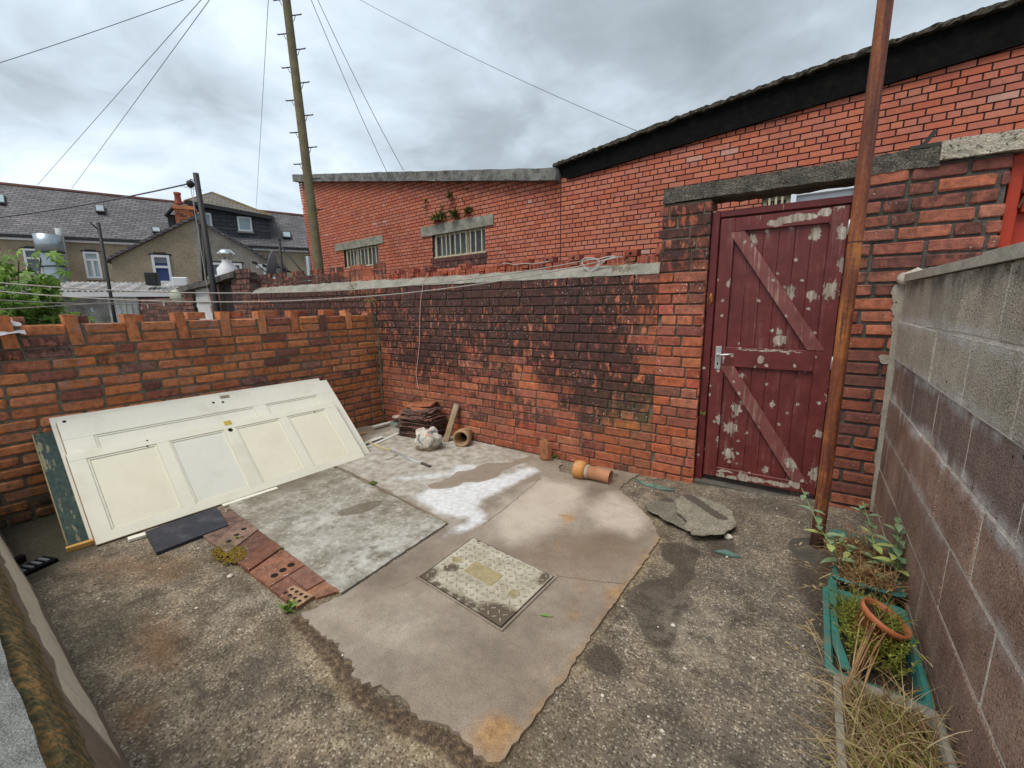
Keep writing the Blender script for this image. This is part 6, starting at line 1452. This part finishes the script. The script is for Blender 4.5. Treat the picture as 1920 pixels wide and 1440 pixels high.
tag(b.build('tv_aerial', m_galv), 'thin grey television aerial above the chimney', 'aerial')

# ------------------------------------------------------------ sheds and lane outhouse
oh = thing('corrugated_shed', 'low shed with a white corrugated roof and stained grey walls beyond the orange wall', 'shed', OB.P(0, 0, 0))
aL_, zt1 = OB.uz(-160, 548); aR_, zt2 = OB.uz(338, 551); zt1 = OB.uz(100, 548)[1]
b = MB(); n = 150
for i in range(n+1):
    a = aL_+(aR_-aL_)*i/n; h_ = .022*math.sin(i*1.9)
    b.v += [OB.P(a, zt1+h_+.02, .12), OB.P(a, zt1+h_+.30, -1.6)]
for i in range(n): b.f.append([2*i, 2*i+2, 2*i+3, 2*i+1]); b.mi.append(0); b.sm.append(False)
b.build('corrugated_roof', concrete_mat('white_corrugated', (.33, .32, .31), (.58, .57, .55), 2, .4, .5, (.16, .15, .13)), oh)
b = MB(); pbox(b, OB, aL_, aR_, zt1-.10, zt1-.0, .04, .13); b.build('white_gutter', m_pvc, oh)
aW, _ = OB.uz(205, 580); aX, _ = OB.uz(262, 580)
b = MB(); pbox(b, OB, aL_, aW, 0, zt1-.0, -2, 0); b.build('stained_wall', concrete_mat('stained_limewash', (.10, .10, .09), (.36, .35, .33), 2.2, .5, .4, (.06, .06, .05)), oh)
b = MB(); pbox(b, OB, aW, aX, 0, zt1, -2, .02)
for i in range(5): pbox(b, OB, aW+(aX-aW)*i/5+.02, aW+(aX-aW)*(i+1)/5-.02, 0, zt1-.1, .02, .04)
b.build('white_boarded_door', concrete_mat('chipped_white_boards', (.32, .34, .32), (.55, .57, .54), 3, .4, .3, (.16, .16, .12)), oh)
b = MB(); b.cur = 1; pbox(b, OB, aX, aR_, 0, zt1-.05, -2, -.01); b.cur = 0
brickwork(b, OB.P(0, 0), OB.d, OB.n, .9, int((zt1-.95)/.075), lambda z: [(aX, aR_)], fine=False, bond='run'); b.build('brick_end', [m_far, m_farm], oh)
b = MB(); a0, z1 = OB.uz(265, 509); a1, z0 = OB.uz(293, 534); pbox(b, OB, a0, a1, z0, z1, -.6, -.2, .02); o_ = tag(b.build('black_fan_box', simple('black_mesh', (.022, .024, .026), .7, .3, 60)), 'black mesh-fronted box standing on the corrugated shed roof', 'fan unit')
b = MB(); a0, z1 = OB.uz(317, 518); a1, z0 = OB.uz(350, 536); pbox(b, OB, a0, a1, z0, z1, -.5, -.25, .02); tag(b.build('white_box', m_pvc), 'white box on the shed roof right of the black mesh box', 'box')
lo = thing('lane_outhouse', 'dark brick outhouse with white and black doors beyond the end of the back wall', 'outhouse', (-4.6, .3, 0))
xW = lambda u, v: (onY(u, v, 0).x, onY(u, v, 0).z)
b = MB(); b.cur = 1; b.box((-7.9, .01, 0), (-5.14, .4, 1.58)); b.box((-4.40, .01, 0), (-4.02, .4, 1.76)); b.box((-3.50, .01, 0), (-2.92, .35, 1.84)); b.box((-5.5, .01, 0), (-5.14, .4, 1.72)); b.cur = 0
O0 = V((0, 0, 0))
brickwork(b, O0, X_, -Y_, .9, 9, lambda z: [(-7.9, -5.5)], fine=False); brickwork(b, O0, X_, -Y_, .9, 11, lambda z: [(-5.5, -5.14)], fine=False); brickwork(b, O0, X_, -Y_, .9, 11, lambda z: [(-4.40, -4.02)], fine=False)
brickwork(b, V((0, -.01, 0)), X_, -Y_, .9, 12, lambda z: [(-3.52, -2.92-.0*z)], fine=False); brickwork(b, V((0, -.02, 0)), X_, -Y_, 1.81, 2, lambda z: [(-3.36, -2.84)], fine=False)
for kk in range(14): one_brick(b, V((-2.92, 0, 0)), Y_, X_, .0, .3, .9+kk*.07, .9+kk*.07+.06, fine=False)
b.build('brick_wall', [m_far, m_farm], lo)
b = MB(); p0, p1 = xW(343, 546), xW(470, 508); noisy_bar(b, V((p0[0], .12, p0[1]-.02)), V((-3.3, .12, 1.835)), .35, .09, -Y_, 20, .02); b.build('concrete_roof_slab', concrete_mat('dark_slab_edge', (.04, .038, .035), (.13, .125, .11), 5, .7), lo)
b = MB(); b.box((-5.13, .06, 0), (-4.41, .10, 1.72)); b.bar((-5.08, .05, 1.45), (-4.5, .05, .9), .10, .02, (0, -1, 0)); b.bar((-5.1, .05, 1.52), (-4.45, .05, 1.52), .02, .10); b.build('white_door', simple('dull_white_door', (.50, .50, .50), .6, .1), lo)
b = MB(); b.box((-4.0, .07, 0), (-3.78, .11, 1.78)); b.box((-3.76, .06, 0), (-3.53, .1, 1.75)); b.build('black_door', simple('black_boards', (.025, .02, .018), .8, .4, 10), lo)
b = MB(); b.lathe(onY(357, 345, -.15), Z_, [(0, -.06), (.045, -.04), (.055, 0), (.045, .04), (0, .06)], 12)
pt_, pb_ = onY(367, 325, -.15), onY(409, 592, -.15); bp = thing('black_post', 'leaning black steel post with a small pulley at its top, left of the telegraph pole', 'post', (pb_.x, pb_.y, 0))
b.bar(pt_.lerp(pb_, .055), onY(357, 336, -.15), .012, .012); b.tube([onY(357, 336, -.15), onY(357, 345, -.15)], .006, 5); b.build('pulley', m_dark, bp)
b = MB(); b.tube([pt_, pb_, pb_+(pb_-pt_)*.6], .040, 10); b.build('post_shaft', m_dark, bp)
wire('black_cable', onX(-120, 421, -6.5), onY(355, 344, -.15), .012, .06, 'black cable sloping across the slate roof to the leaning black post', 'cable', m_wire, group=gW)
wire('pulley_cord', onY(357, 348, -.15), onY(396, 585, -.14), .005, .0, 'thin cord hanging from the pulley beside the black post', 'cord', m_cab)
b = MB(); A = onX(184, 417, -7.6); Bq = onX(214, 592, -7.6); b.tube([A, Bq, Bq+(Bq-A)*.6], .030, 8); b.bar(A+V((0, 0, -.15)), A+V((0, -.12, -.02)), .02, .02); tag(b.build('thin_post', m_dark), 'thin black post rising from behind the orange wall in front of the shed', 'post')
m_zinc = simple('galvanised_duct', (.36, .42, .46), .35, .12, 4, .001, metal=.55)
du = thing('extract_duct', 'fat silver ventilation duct standing against the brown rendered terrace', 'duct', T.P(0, 2, .6))
tp_, md_, bt2 = T.at(88, 440, .7), T.at(98, 490, .7), T.at(109, 533, .7)
b = MB(); b.tube([tp_, tp_.lerp(md_, .7)], .37, 20); b.build('wide_duct', m_zinc, du)
b = MB(); pts = [md_.lerp(bt2, i/14) for i in range(-5, 15)]; b.tube(pts, [.30+.012*(i % 2) for i in range(20)], 18); b.build('ribbed_duct', m_zinc, du)
b = MB(); b.tube([md_.lerp(bt2, .2), md_.lerp(bt2, .25)], .35, 16); b.tube([md_.lerp(tp_, .32), md_.lerp(tp_, .36)], .39, 16); b.build('black_strap', m_dark, du)
fl = thing('grey_flue', 'slim grey flue pipe with a box at its foot right of the silver duct', 'flue', T.P(1, 2, .5))
b = MB(); b.tube([T.at(109, 428, .5), T.at(113, 445, .5), T.at(127, 512, .5)], [.10, .10, .10], 10); b.build('flue_pipe', simple('grey_pipe', (.42, .43, .43), .6), fl)
b = MB(); a0, z1 = T.uz(119, 510); a1, z0 = T.uz(139, 533); pbox(b, T, a0, a1, z0, z1, .3, .75); b.build('flue_box', m_rendg, fl)
cw = thing('chrome_cowl', 'shiny chrome mushroom cowl on a ribbed base above the outhouse roof', 'cowl', GB.P(4, 1, 1.5))
tq, bq = GB.at(423, 467, 1.5), GB.at(429, 520, 1.5); H_ = tq.z-bq.z; m_chr = simple('bright_steel', (.62, .64, .66), .22, .1, 3, 0, metal=.85)
q = V((bq.x, bq.y, bq.z))
b = MB(); b.lathe(q+V((0, 0, H_*.62)), Z_, [(.14, 0), (.17, .08), (.26, H_*.18), (.27, H_*.20), (.15, H_*.36), (.0, H_*.38)], 20); b.build('cap', m_chr, cw)
b = MB(); b.lathe(q, Z_, [(.30, -.4), (.30, 0), (.30, H_*.3), (.14, H_*.52), (.14, H_*.64)], 18); b.build('base', m_pvc, cw)
# dishes behind the parapet
def dish(u, v, r, ndir, label, y=.9):
    q = onY(u, v, y); d = V(ndir).normalized(); dd = thing('satellite_dish', label, 'satellite dish', (q.x, q.y, 0), 'satellite dishes behind the back wall')
    b = MB(); b.lathe(q, d, [(0.001, 0), (r*.5, .03), (r*.9, .09), (r, .11), (r, .115), (r*.88, .10), (r*.5, .042), (.001, .012)], 22); b.build('reflector', simple('grey_dish', (.17, .19, .21), .5, .1), dd)
    b = MB(); b.tube([q-d*.01, q-d*.12, V((q.x, q.y+.1, 1.2))], .02, 8); b.tube([q+V((0, 0, -r)), q+d*.35+V((0, 0, -r*.2))], .01, 6); b.obox(q+d*.36+V((0, 0, -r*.15)), d, Z_, d.cross(Z_), .04, .025, .02, .005); b.build('dish_arm', m_dark, dd)
dish(520, 500, .27, (-.62, -.85, .3), 'taller grey satellite dish seen nearly edge-on'); dish(538, 508, .16, (-.35, -1, .3), 'smaller round satellite dish right of the edge-on one', 1.1)
b = MB(); A = onY(524, 452, .7); Bq = onY(532, 545, .7); b.tube([A, Bq, Bq+V((0, 0, -.6))], .022, 8); blobmesh(b, onY(524, 452, .7)+V((0, 0, .02)), .02, .02, .04, 3); b.tube([A+V((.05, 0, -.1)), onY(575, 520, .7)], .012, 6); tag(b.build('dish_post', m_dark), 'dark post and slanting stay behind the back wall beside the dishes', 'post')
b = MB(); q = onY(490, 528, .5)
for i in range(5): b.box((q.x-.35+i*.14, q.y, q.z-.12), (q.x-.23+i*.14, q.y+.1, q.z+.03+.03*math.sin(i*2.1)), .02)
tag(b.build('white_sheeting', m_pvc), 'crumpled white sheeting showing over the back wall beside the brick pier', 'sheeting')
# white plastic sheet over the left wall
b = MB(); q = onX(14, 601, -.03)
for i in range(13):
    for j in range(7): t, s_ = i/12, j/6; b.v.append(V((q.x-.16+.22*s_, q.y-.36+.42*t, q.z+.035-.09*abs(s_-.4)-.05*s_+.022*mnoise.noise(V((t*5, s_*4, 2)))-(.02*t))))
for i in range(12):
    for j in range(6): a = i*7+j; b.f.append([a, a+1, a+8, a+7]); b.mi.append(0); b.sm.append(True)
tag(b.build('plastic_sheet', simple('dirty_white_plastic', (.50, .50, .52), .4, .2, 12, .004, dirt=(.08, .07, .06), dirtamt=.7)), 'crumpled white plastic sheet draped over the left end of the orange wall', 'sheet')
# saplings
m_syc = leaf_mat('sycamore_leaf', (.10, .20, .03), (.22, .36, .07), .35, (.30, .42, .10)); m_bark = simple('young_bark', (.07, .055, .035), .9)
def lobed(b, c, d, up, L, rr):
    d = V(d).normalized(); s_ = d.cross(V(up)); 
    if s_.length < .01: s_ = d.orthogonal()
    s_.normalize(); u_ = s_.cross(d); pts = []
    for a, r_ in ((-150, .35), (-95, .75), (-70, .38), (-42, .95), (-20, .45), (0, 1.1), (20, .45), (42, .95), (70, .38), (95, .75), (150, .35)):
        pts.append(V(c)+d*(math.cos(R(a))*r_*L)+s_*(math.sin(R(a))*r_*L)+u_*(-.25*L*r_*r_))
    b.add([V(c)]+pts, [(0, i+1, i+2) for i in range(len(pts)-1)])
def sapling(name, u, v, X0, base_off, rad, n, L, label, seed):
    rr = random.Random(seed); c = onX(u, v, X0); t = thing(name, label, 'sapling', (c.x, c.y, 0)); b = MB(); st = MB()
    tips = []
    for k in range(9):
        a = rr.uniform(0, 6.28); e = c+V((math.cos(a)*rad[0]*rr.uniform(.2, .8), math.sin(a)*rad[0]*rr.uniform(.2, .8), rad[1]*rr.uniform(-.8, .9))); s0 = V((c.x+rr.uniform(-.1, .1), c.y+rr.uniform(-.1, .1), 0)); m_ = s0.lerp(e, .55)+V((rr.uniform(-.08, .08), rr.uniform(-.08, .08), .1))
        st.tube([s0, m_, e], [.016, .011, .005], 6); tips.append((m_, e))
    for i in range(n):
        m_, e = rr.choice(tips); f = rr.uniform(.15, 1.1); q = m_.lerp(e, f)+V((rr.gauss(0, .12), rr.gauss(0, .12), rr.gauss(0, .09)))*rad[0]*1.9
        q = V((q.x, q.y, max(q.z, .2))); d = V((rr.uniform(-1, 1), rr.uniform(-1, 1), rr.uniform(-.9, .1))); lobed(b, q, d, (rr.uniform(-.3, 1), rr.uniform(-1, .3), .9), L*rr.uniform(.6, 1.15), rr)
    st.build('stems', m_bark, t); b.build('crown', m_syc, t); return t
sapling('sycamore_sapling', 26, 540, -2.6, 0, (.34, .36), 430, .105, 'leafy bright green sycamore sapling growing beyond the left end of the orange wall', 3)
sapling('bramble_bush', 150, 594, -1.6, 0, (.13, .06), 60, .07, 'small green bush peeping over the orange wall below the washing lines', 5)

# ------------------------------------------------------------ planters by the block wall
m_tr = simple('teal_plastic', (.035, .165, .145), .5, .25, 12, .001, dirt=(.14, .14, .105), dirtamt=.75); m_soil = concrete_mat('dry_soil', (.035, .025, .016), (.10, .07, .045), 20, .8, bumpd=.02)
def trough(y0, y1, x0, x1, zt, label, tilt=0., lip=True, mt=None, rim=.016, broken=False):
    t = thing('plant_trough', label, 'planter', ((x0+x1)/2, (y0+y1)/2, gh((x0+x1)/2, (y0+y1)/2)), 'green plastic troughs by the block wall' if mt is None else None)
    mt = mt or m_tr; zb = gh((x0+x1)/2, (y0+y1)/2)+.004; b = MB(); n = 28
    def outline(ins, z, cr=.03):
        P = []; 
        for (cx, cy, a0) in ((x1-ins-cr, y1-ins-cr, 0), (x0+ins+cr, y1-ins-cr, 90), (x0+ins+cr, y0+ins+cr, 180), (x1-ins-cr, y0+ins+cr, 270)):
            for k in range(6): a = R(a0+18*k); P.append(V((cx+cr*math.cos(a)-tilt*(z-zb), cy+cr*math.sin(a), z)))
        # wavy long sides
        return P
    rings = [outline(.035, zb), outline(.012, zt-.02), outline(-.002, zt-.018), outline(-.010, zt-.004), outline(-.004, zt), outline(.008, zt), outline(.014, zt-.012), outline(.036, zb+.02)]
    m_ = len(rings[0]); vs = sum(rings, []); fs = []
    for r_ in range(len(rings)-1):
        for k in range(m_):
            if broken and r_ in (2, 3, 4, 5) and 14 <= k <= 18 and r_ > 1: pass
            fs.append((r_*m_+k, r_*m_+(k+1) % m_, (r_+1)*m_+(k+1) % m_, (r_+1)*m_+k))
    fs.append(tuple(range(m_))[::-1]); b.add(vs, fs, False); b.build('trough_body', mt, t)
    for xs_, sg in ((x0, 1), (x1, -1)): # ribs down each side
        b = MB(); yy = y0+.05
        while yy < y1-.04: b.bar(V((xs_+sg*.034, yy, zb+.005)), V((xs_+sg*.013-tilt*(zt-zb), yy, zt-.022)), .010, .006, (1, 0, 0)); yy += .028
        b.build('side_ribbing', mt, t)
    b = MB(); P = outline(.02, zt-.045); b.add(P, [tuple(range(len(P)))]); b.build('soil', m_soil, t); return t
trough(-1.10, -.62, 4.30, 4.52, .205, 'rear green plastic trough with tall leggy weeds, nearest the rusty post', .0)
trough(-1.665, -1.16, 4.27, 4.515, .185, 'front green plastic trough with yellow-green feathery growth', .02)
trough(-2.30, -1.69, 4.285, 4.515, .20, 'grey plastic tub full of straw-coloured dead grass in the lower right corner', .0, mt=simple('grey_tub_plastic', (.24, .225, .185), .5, .15, 12, .001))
# broken green rim pieces
for i, (pts, lb) in enumerate(((((1572, 1060), (1563, 1110), (1562, 1150)), 'broken strip of green trough rim leaning left of the rear trough'), (((1562, 1160), (1568, 1215), (1590, 1275)), 'broken strip of green trough rim leaning left of the front trough'))):
    b = MB(); Pq = [onG(*p, .12) for p in pts]
    for a, c in zip(Pq[:-1], Pq[1:]): b.bar(a+V((0, 0, .0)), c, .012, .07, (0, 0, 1), .003); b.bar(a+V((-.008, 0, .036)), c+V((-.008, 0, .036)), .03, .006)
    tag(b.build('rim_piece', m_tr), lb, 'plastic strip')
# tilted terracotta pot
q = onZ(1662, 1158, .27); tpo = thing('terracotta_pot', 'round terracotta plant pot tilted between the two green troughs', 'plant pot', (q.x, q.y, .12))
axp = V((.42, .02, .90)).normalized(); rp0 = .076; m_tc = simple('terracotta_plastic', (.40, .125, .05), .55, .15, 12, .001, dirt=(.5, .25, .14), dirtamt=.3)
b = MB(); c = q-axp*.12; b.lathe(c, axp, [(.001, 0), (.048, 0), (.066, .10), (.075, .102), (.077, .125), (.073, .126), (.068, .118), (.062, .085), (.046, .02)], 32); b.build('pot', m_tc, tpo)
b = MB(); b.lathe(c+axp*.106, axp, [(.066, 0), (.0001, .006)], 20); b.build('soil', m_soil, tpo)
rg = random.Random(17)
def blade(b, p, d, L, w_, bend, rr, n=5):
    d = V(d).normalized(); s_ = d.cross(V((rr.uniform(-1, 1), rr.uniform(-1, 1), .3))).normalized(); P = []; cur = V(p); dd = d.copy()
    for i in range(n+1):
        t = i/n; P += [cur-s_*(w_*(1-t)*.5+.0002), cur+s_*(w_*(1-t)*.5+.0002)]; dd = (dd+V((rr.uniform(-.1, .1), rr.uniform(-.1, .1), -bend/n))).normalized(); cur = cur+dd*(L/n)
    b.add(P, [(2*i, 2*i+1, 2*i+3, 2*i+2) for i in range(n)])
def grasses(name, parent, box, n, L, bend, mt, label, lean=(0, 0, 1), spread=.8, w_=.004):
    b = MB(); (x0, x1), (y0, y1), z = box
    for i in range(n): blade(b, (rg.uniform(x0, x1), rg.uniform(y0, y1), z), V(lean)+V((rg.uniform(-1, 1), rg.uniform(-1, 1), rg.uniform(-.2, .3)))*spread, L*rg.uniform(.4, 1.2), w_*rg.uniform(.5, 1.2), bend*rg.uniform(.3, 1.6), rg)
    return tag(b.build(name, mt), label, 'plants')
m_straw = leaf_mat('straw', (.24, .17, .08), (.44, .34, .18), .15, (.55, .45, .27)); m_fea = leaf_mat('feathery', (.13, .15, .02), (.28, .30, .05), .25, (.42, .36, .10)); m_red = leaf_mat('reddish_dry', (.16, .07, .035), (.33, .20, .09), .1, (.40, .30, .13))
grasses('dead_grass', None, ((4.30, 4.50), (-2.28, -1.70), .17), 1100, .19, 1.8, m_straw, 'mound of straw-coloured dead grass in the grey tub', (-.1, .1, .8), 1.0, .0035)
grasses('dead_grass_spill', None, ((4.27, 4.36), (-2.0, -1.62), .20), 60, .15, 1.6, m_straw, 'dead grass stalks spilling left over the tub edge onto the ground', (-.8, .2, .5), 1.1, .0025)
grasses('dry_growth', None, ((4.32, 4.50), (-1.09, -.70), .165), 1300, .17, 1.8, m_red, 'tangled brown dead growth in the rear green trough', (0, 0, .8), 1.0, .0035)
grasses('green_growth', None, ((4.30, 4.46), (-1.45, -1.18), .15), 300, .15, 1.0, m_fea, 'yellow-green grassy growth in the front green trough', (-.1, .1, 1), .8, .0035)
b = MB()
for i in range(130): # feathery sprigs
    p = V((rg.uniform(4.33, 4.47), rg.uniform(-1.56, -1.28), .15)); d = V((rg.uniform(-.5, .5), rg.uniform(-.6, .4), 1)).normalized(); L = rg.uniform(.05, .15); b.tube([p, p+d*L], .0009, 3, False, False)
    for k in range(14): q = p+d*L*(k+2)/16; e = V((rg.uniform(-1, 1), rg.uniform(-1, 1), rg.uniform(0, .8))); leaf(b, q, e, (0, 0, 1), rg.uniform(.008, .018), .005, .1)
tag(b.build('feathery_herb', m_fea), 'fine-leaved yellow-green herb at the near end of the front green trough', 'plants')
grasses('pot_growth', None, ((4.42, 4.50), (-1.16, -1.05), .25), 60, .10, 1.4, m_red, 'few dry stalks in the tilted terracotta pot', (0, 0, 1), .8, .003)
# long brown stems tied between the troughs
b = MB()
for i in range(14):
    p = onG(1590+rg.uniform(-12, 22), 1310+rg.uniform(-20, 20), .18); q = onG(1655+rg.uniform(-22, 22), 1150+rg.uniform(-40, 30), .24); m_ = p.lerp(q, .5)+V((rg.uniform(-.02, .02), 0, .05+rg.uniform(-.02, .02))); b.tube([p, m_, q], .0022, 5)
tag(b.build('stem_bundle', m_red), 'bundle of long brown dead stems lying from the tub up over the front trough', 'plants')
# tall leggy weed with opposite pale leaves
m_pale = leaf_mat('glaucous_leaf', (.17, .27, .14), (.30, .42, .24), .3, (.48, .52, .14)); m_stem = simple('pale_green_stem', (.20, .27, .10), .7, .2, 20)
tw = [([(1600, 1080, .17), (1562, 1030, .30), (1535, 985, .38), (1503, 915, .50)], 'tall leggy weed leaning left across the foot of the rusty post', 1), ([(1642, 1075, .17), (1640, 1030, .28), (1632, 985, .37), (1617, 940, .46)], 'middle leggy weed standing upright in the rear trough', 1), ([(1680, 1090, .17), (1685, 1050, .26), (1688, 1015, .34), (1690, 975, .41)], 'right-hand leggy weed with rounded leaves beside the block wall', 1.15), ([(1700, 1110, .17), (1708, 1075, .24), (1712, 1045, .31)], 'short right-hand weed with a big pale leaf by the block wall', 1.4), ([(1612, 1085, .17), (1592, 1035, .24), (1575, 1003, .31)], 'small weed with yellowed leaves between the tall ones', .8)]
for pts, lb, sc in tw:
    Pq = [onZ(u, v, z) for u, v, z in pts]; 
    Pq = [V((max(4.12, min(p.x, 4.51)), p.y, p.z)) for p in Pq]
    t = thing('leggy_weed', lb, 'weed', Pq[0], 'leggy weeds in the rear trough'); b = MB(); n = len(Pq); Q = []
    for i in range(n-1):
        for k in range(5): Q.append(Pq[i].lerp(Pq[i+1], k/5))
    Q.append(Pq[-1]); b.tube(Q, [.0036-.0022*i/len(Q) for i in range(len(Q))], 6); b.build('stem', m_stem, t)
    b = MB(); nn = 6 if n > 3 else 4
    for k in range(nn):
        f = .25+.75*k/(nn-1); i = min(int(f*(len(Q)-1)), len(Q)-2); c = Q[i]; a = k*1.57+rg.uniform(-.4, .4)
        for sg in (0, math.pi): d = V((math.cos(a+sg), math.sin(a+sg), rg.uniform(.0, .7))); leaf(b, c, d, (0, 0, 1), sc*rg.uniform(.055, .085)*(1.1-.3*f), sc*.034*(1.1-.4*f), rg.uniform(.1, .5))
    leaf(b, Q[-1], (rg.uniform(-.4, .4), rg.uniform(-.4, .4), 1), (1, 0, 0), .025, .01); b.build('leaves', m_pale, t)
b = MB()
for (p, q_) in (((1505, 1165, .02), (1562, 1235, .12)), ((1530, 1265, .02), (1570, 1340, .15)), ((1540, 1330, .02), (1600, 1400, .15)), ((1700, 1200, .2), (1795, 1322, .16)), ((1536, 1085, .15), (1580, 1080, .18))):
    P, Qq = onZ(*p[:2], p[2]+gh(4.2, -1.2)), onZ(*q_); b.tube([P, P.lerp(Qq, .5)+V((0, 0, .02)), Qq], .0018, 5)
tag(b.build('stray_stalks', m_straw), 'stray pale stalks poking out around the troughs', 'plants')
# more growth round the troughs
b = MB()
for i in range(260):
    p = V((rg.uniform(4.31, 4.50), rg.uniform(-1.10, -.70), .18)); d = V((rg.uniform(-.8, .6), rg.uniform(-.8, .6), rg.uniform(.3, 1))).normalized(); L = rg.uniform(.05, .16); e = p+d*L+V((0, 0, -L*.3)); b.tube([p, p+d*L*.6, e], .0011, 4, False, False)
    for k in range(3): leaf(b, p.lerp(e, rg.uniform(.4, 1)), (rg.uniform(-1, 1), rg.uniform(-1, 1), rg.uniform(-.5, .8)), (0, 0, 1), rg.uniform(.012, .028), .008, .5)
tag(b.build('withered_stems', m_red), 'withered brown leafy stems arching out of the rear green trough', 'plants')
b = MB()
for i in range(16):
    y = rg.uniform(-1.9, -.65); p = V((4.28+rg.uniform(-.02, .02), y, .12)); d = V((rg.uniform(-1, -.2), rg.uniform(-.5, .7), rg.uniform(-.1, .8))).normalized(); L = rg.uniform(.06, .18); b.tube([p, p+d*L*.6, p+d*L+V((0, 0, -.02))], .0013, 4, False, False)
    for k in range(2): leaf(b, p+d*L*rg.uniform(.4, 1), (rg.uniform(-1, 1), rg.uniform(-1, 1), .2), (0, 0, 1), rg.uniform(.015, .03), .009, .4)
o_ = tag(b.build('straggling_stems', m_straw), 'straggling dry stems hanging over the yard side of the troughs', 'plants'); o_['kind'] = 'stuff'
grasses('brown_blades', None, ((4.30, 4.50), (-2.25, -1.70), .17), 500, .17, 1.9, m_red, 'brown withered blades mixed through the dead grass in the grey tub', (-.1, .1, .8), 1.0, .0035)
grasses('yellow_blades', None, ((4.33, 4.49), (-2.1, -1.75), .17), 260, .16, 1.6, m_fea, 'yellow-green blades among the dead grass in the grey tub', (.0, .2, .9), .9, .0035)
grasses('pot_weeds', None, ((tpo.location.x-.04, tpo.location.x+.04), (tpo.location.y-.04, tpo.location.y+.04), .25), 120, .09, 1.2, m_fea, 'small green weeds filling the tilted terracotta pot', (.2, 0, 1), .8, .004)
for o in bpy.data.objects:
    if o.parent is None and 'category' in o.keys() and 'kind' not in o.keys():
        o['kind'] = 'stuff' if o.name.split('.')[0] in ('dead_grass', 'dead_grass_spill', 'dry_growth', 'green_growth', 'brown_blades', 'yellow_blades', 'pot_growth', 'pot_weeds', 'stray_stalks', 'withered_stems') else 'thing'
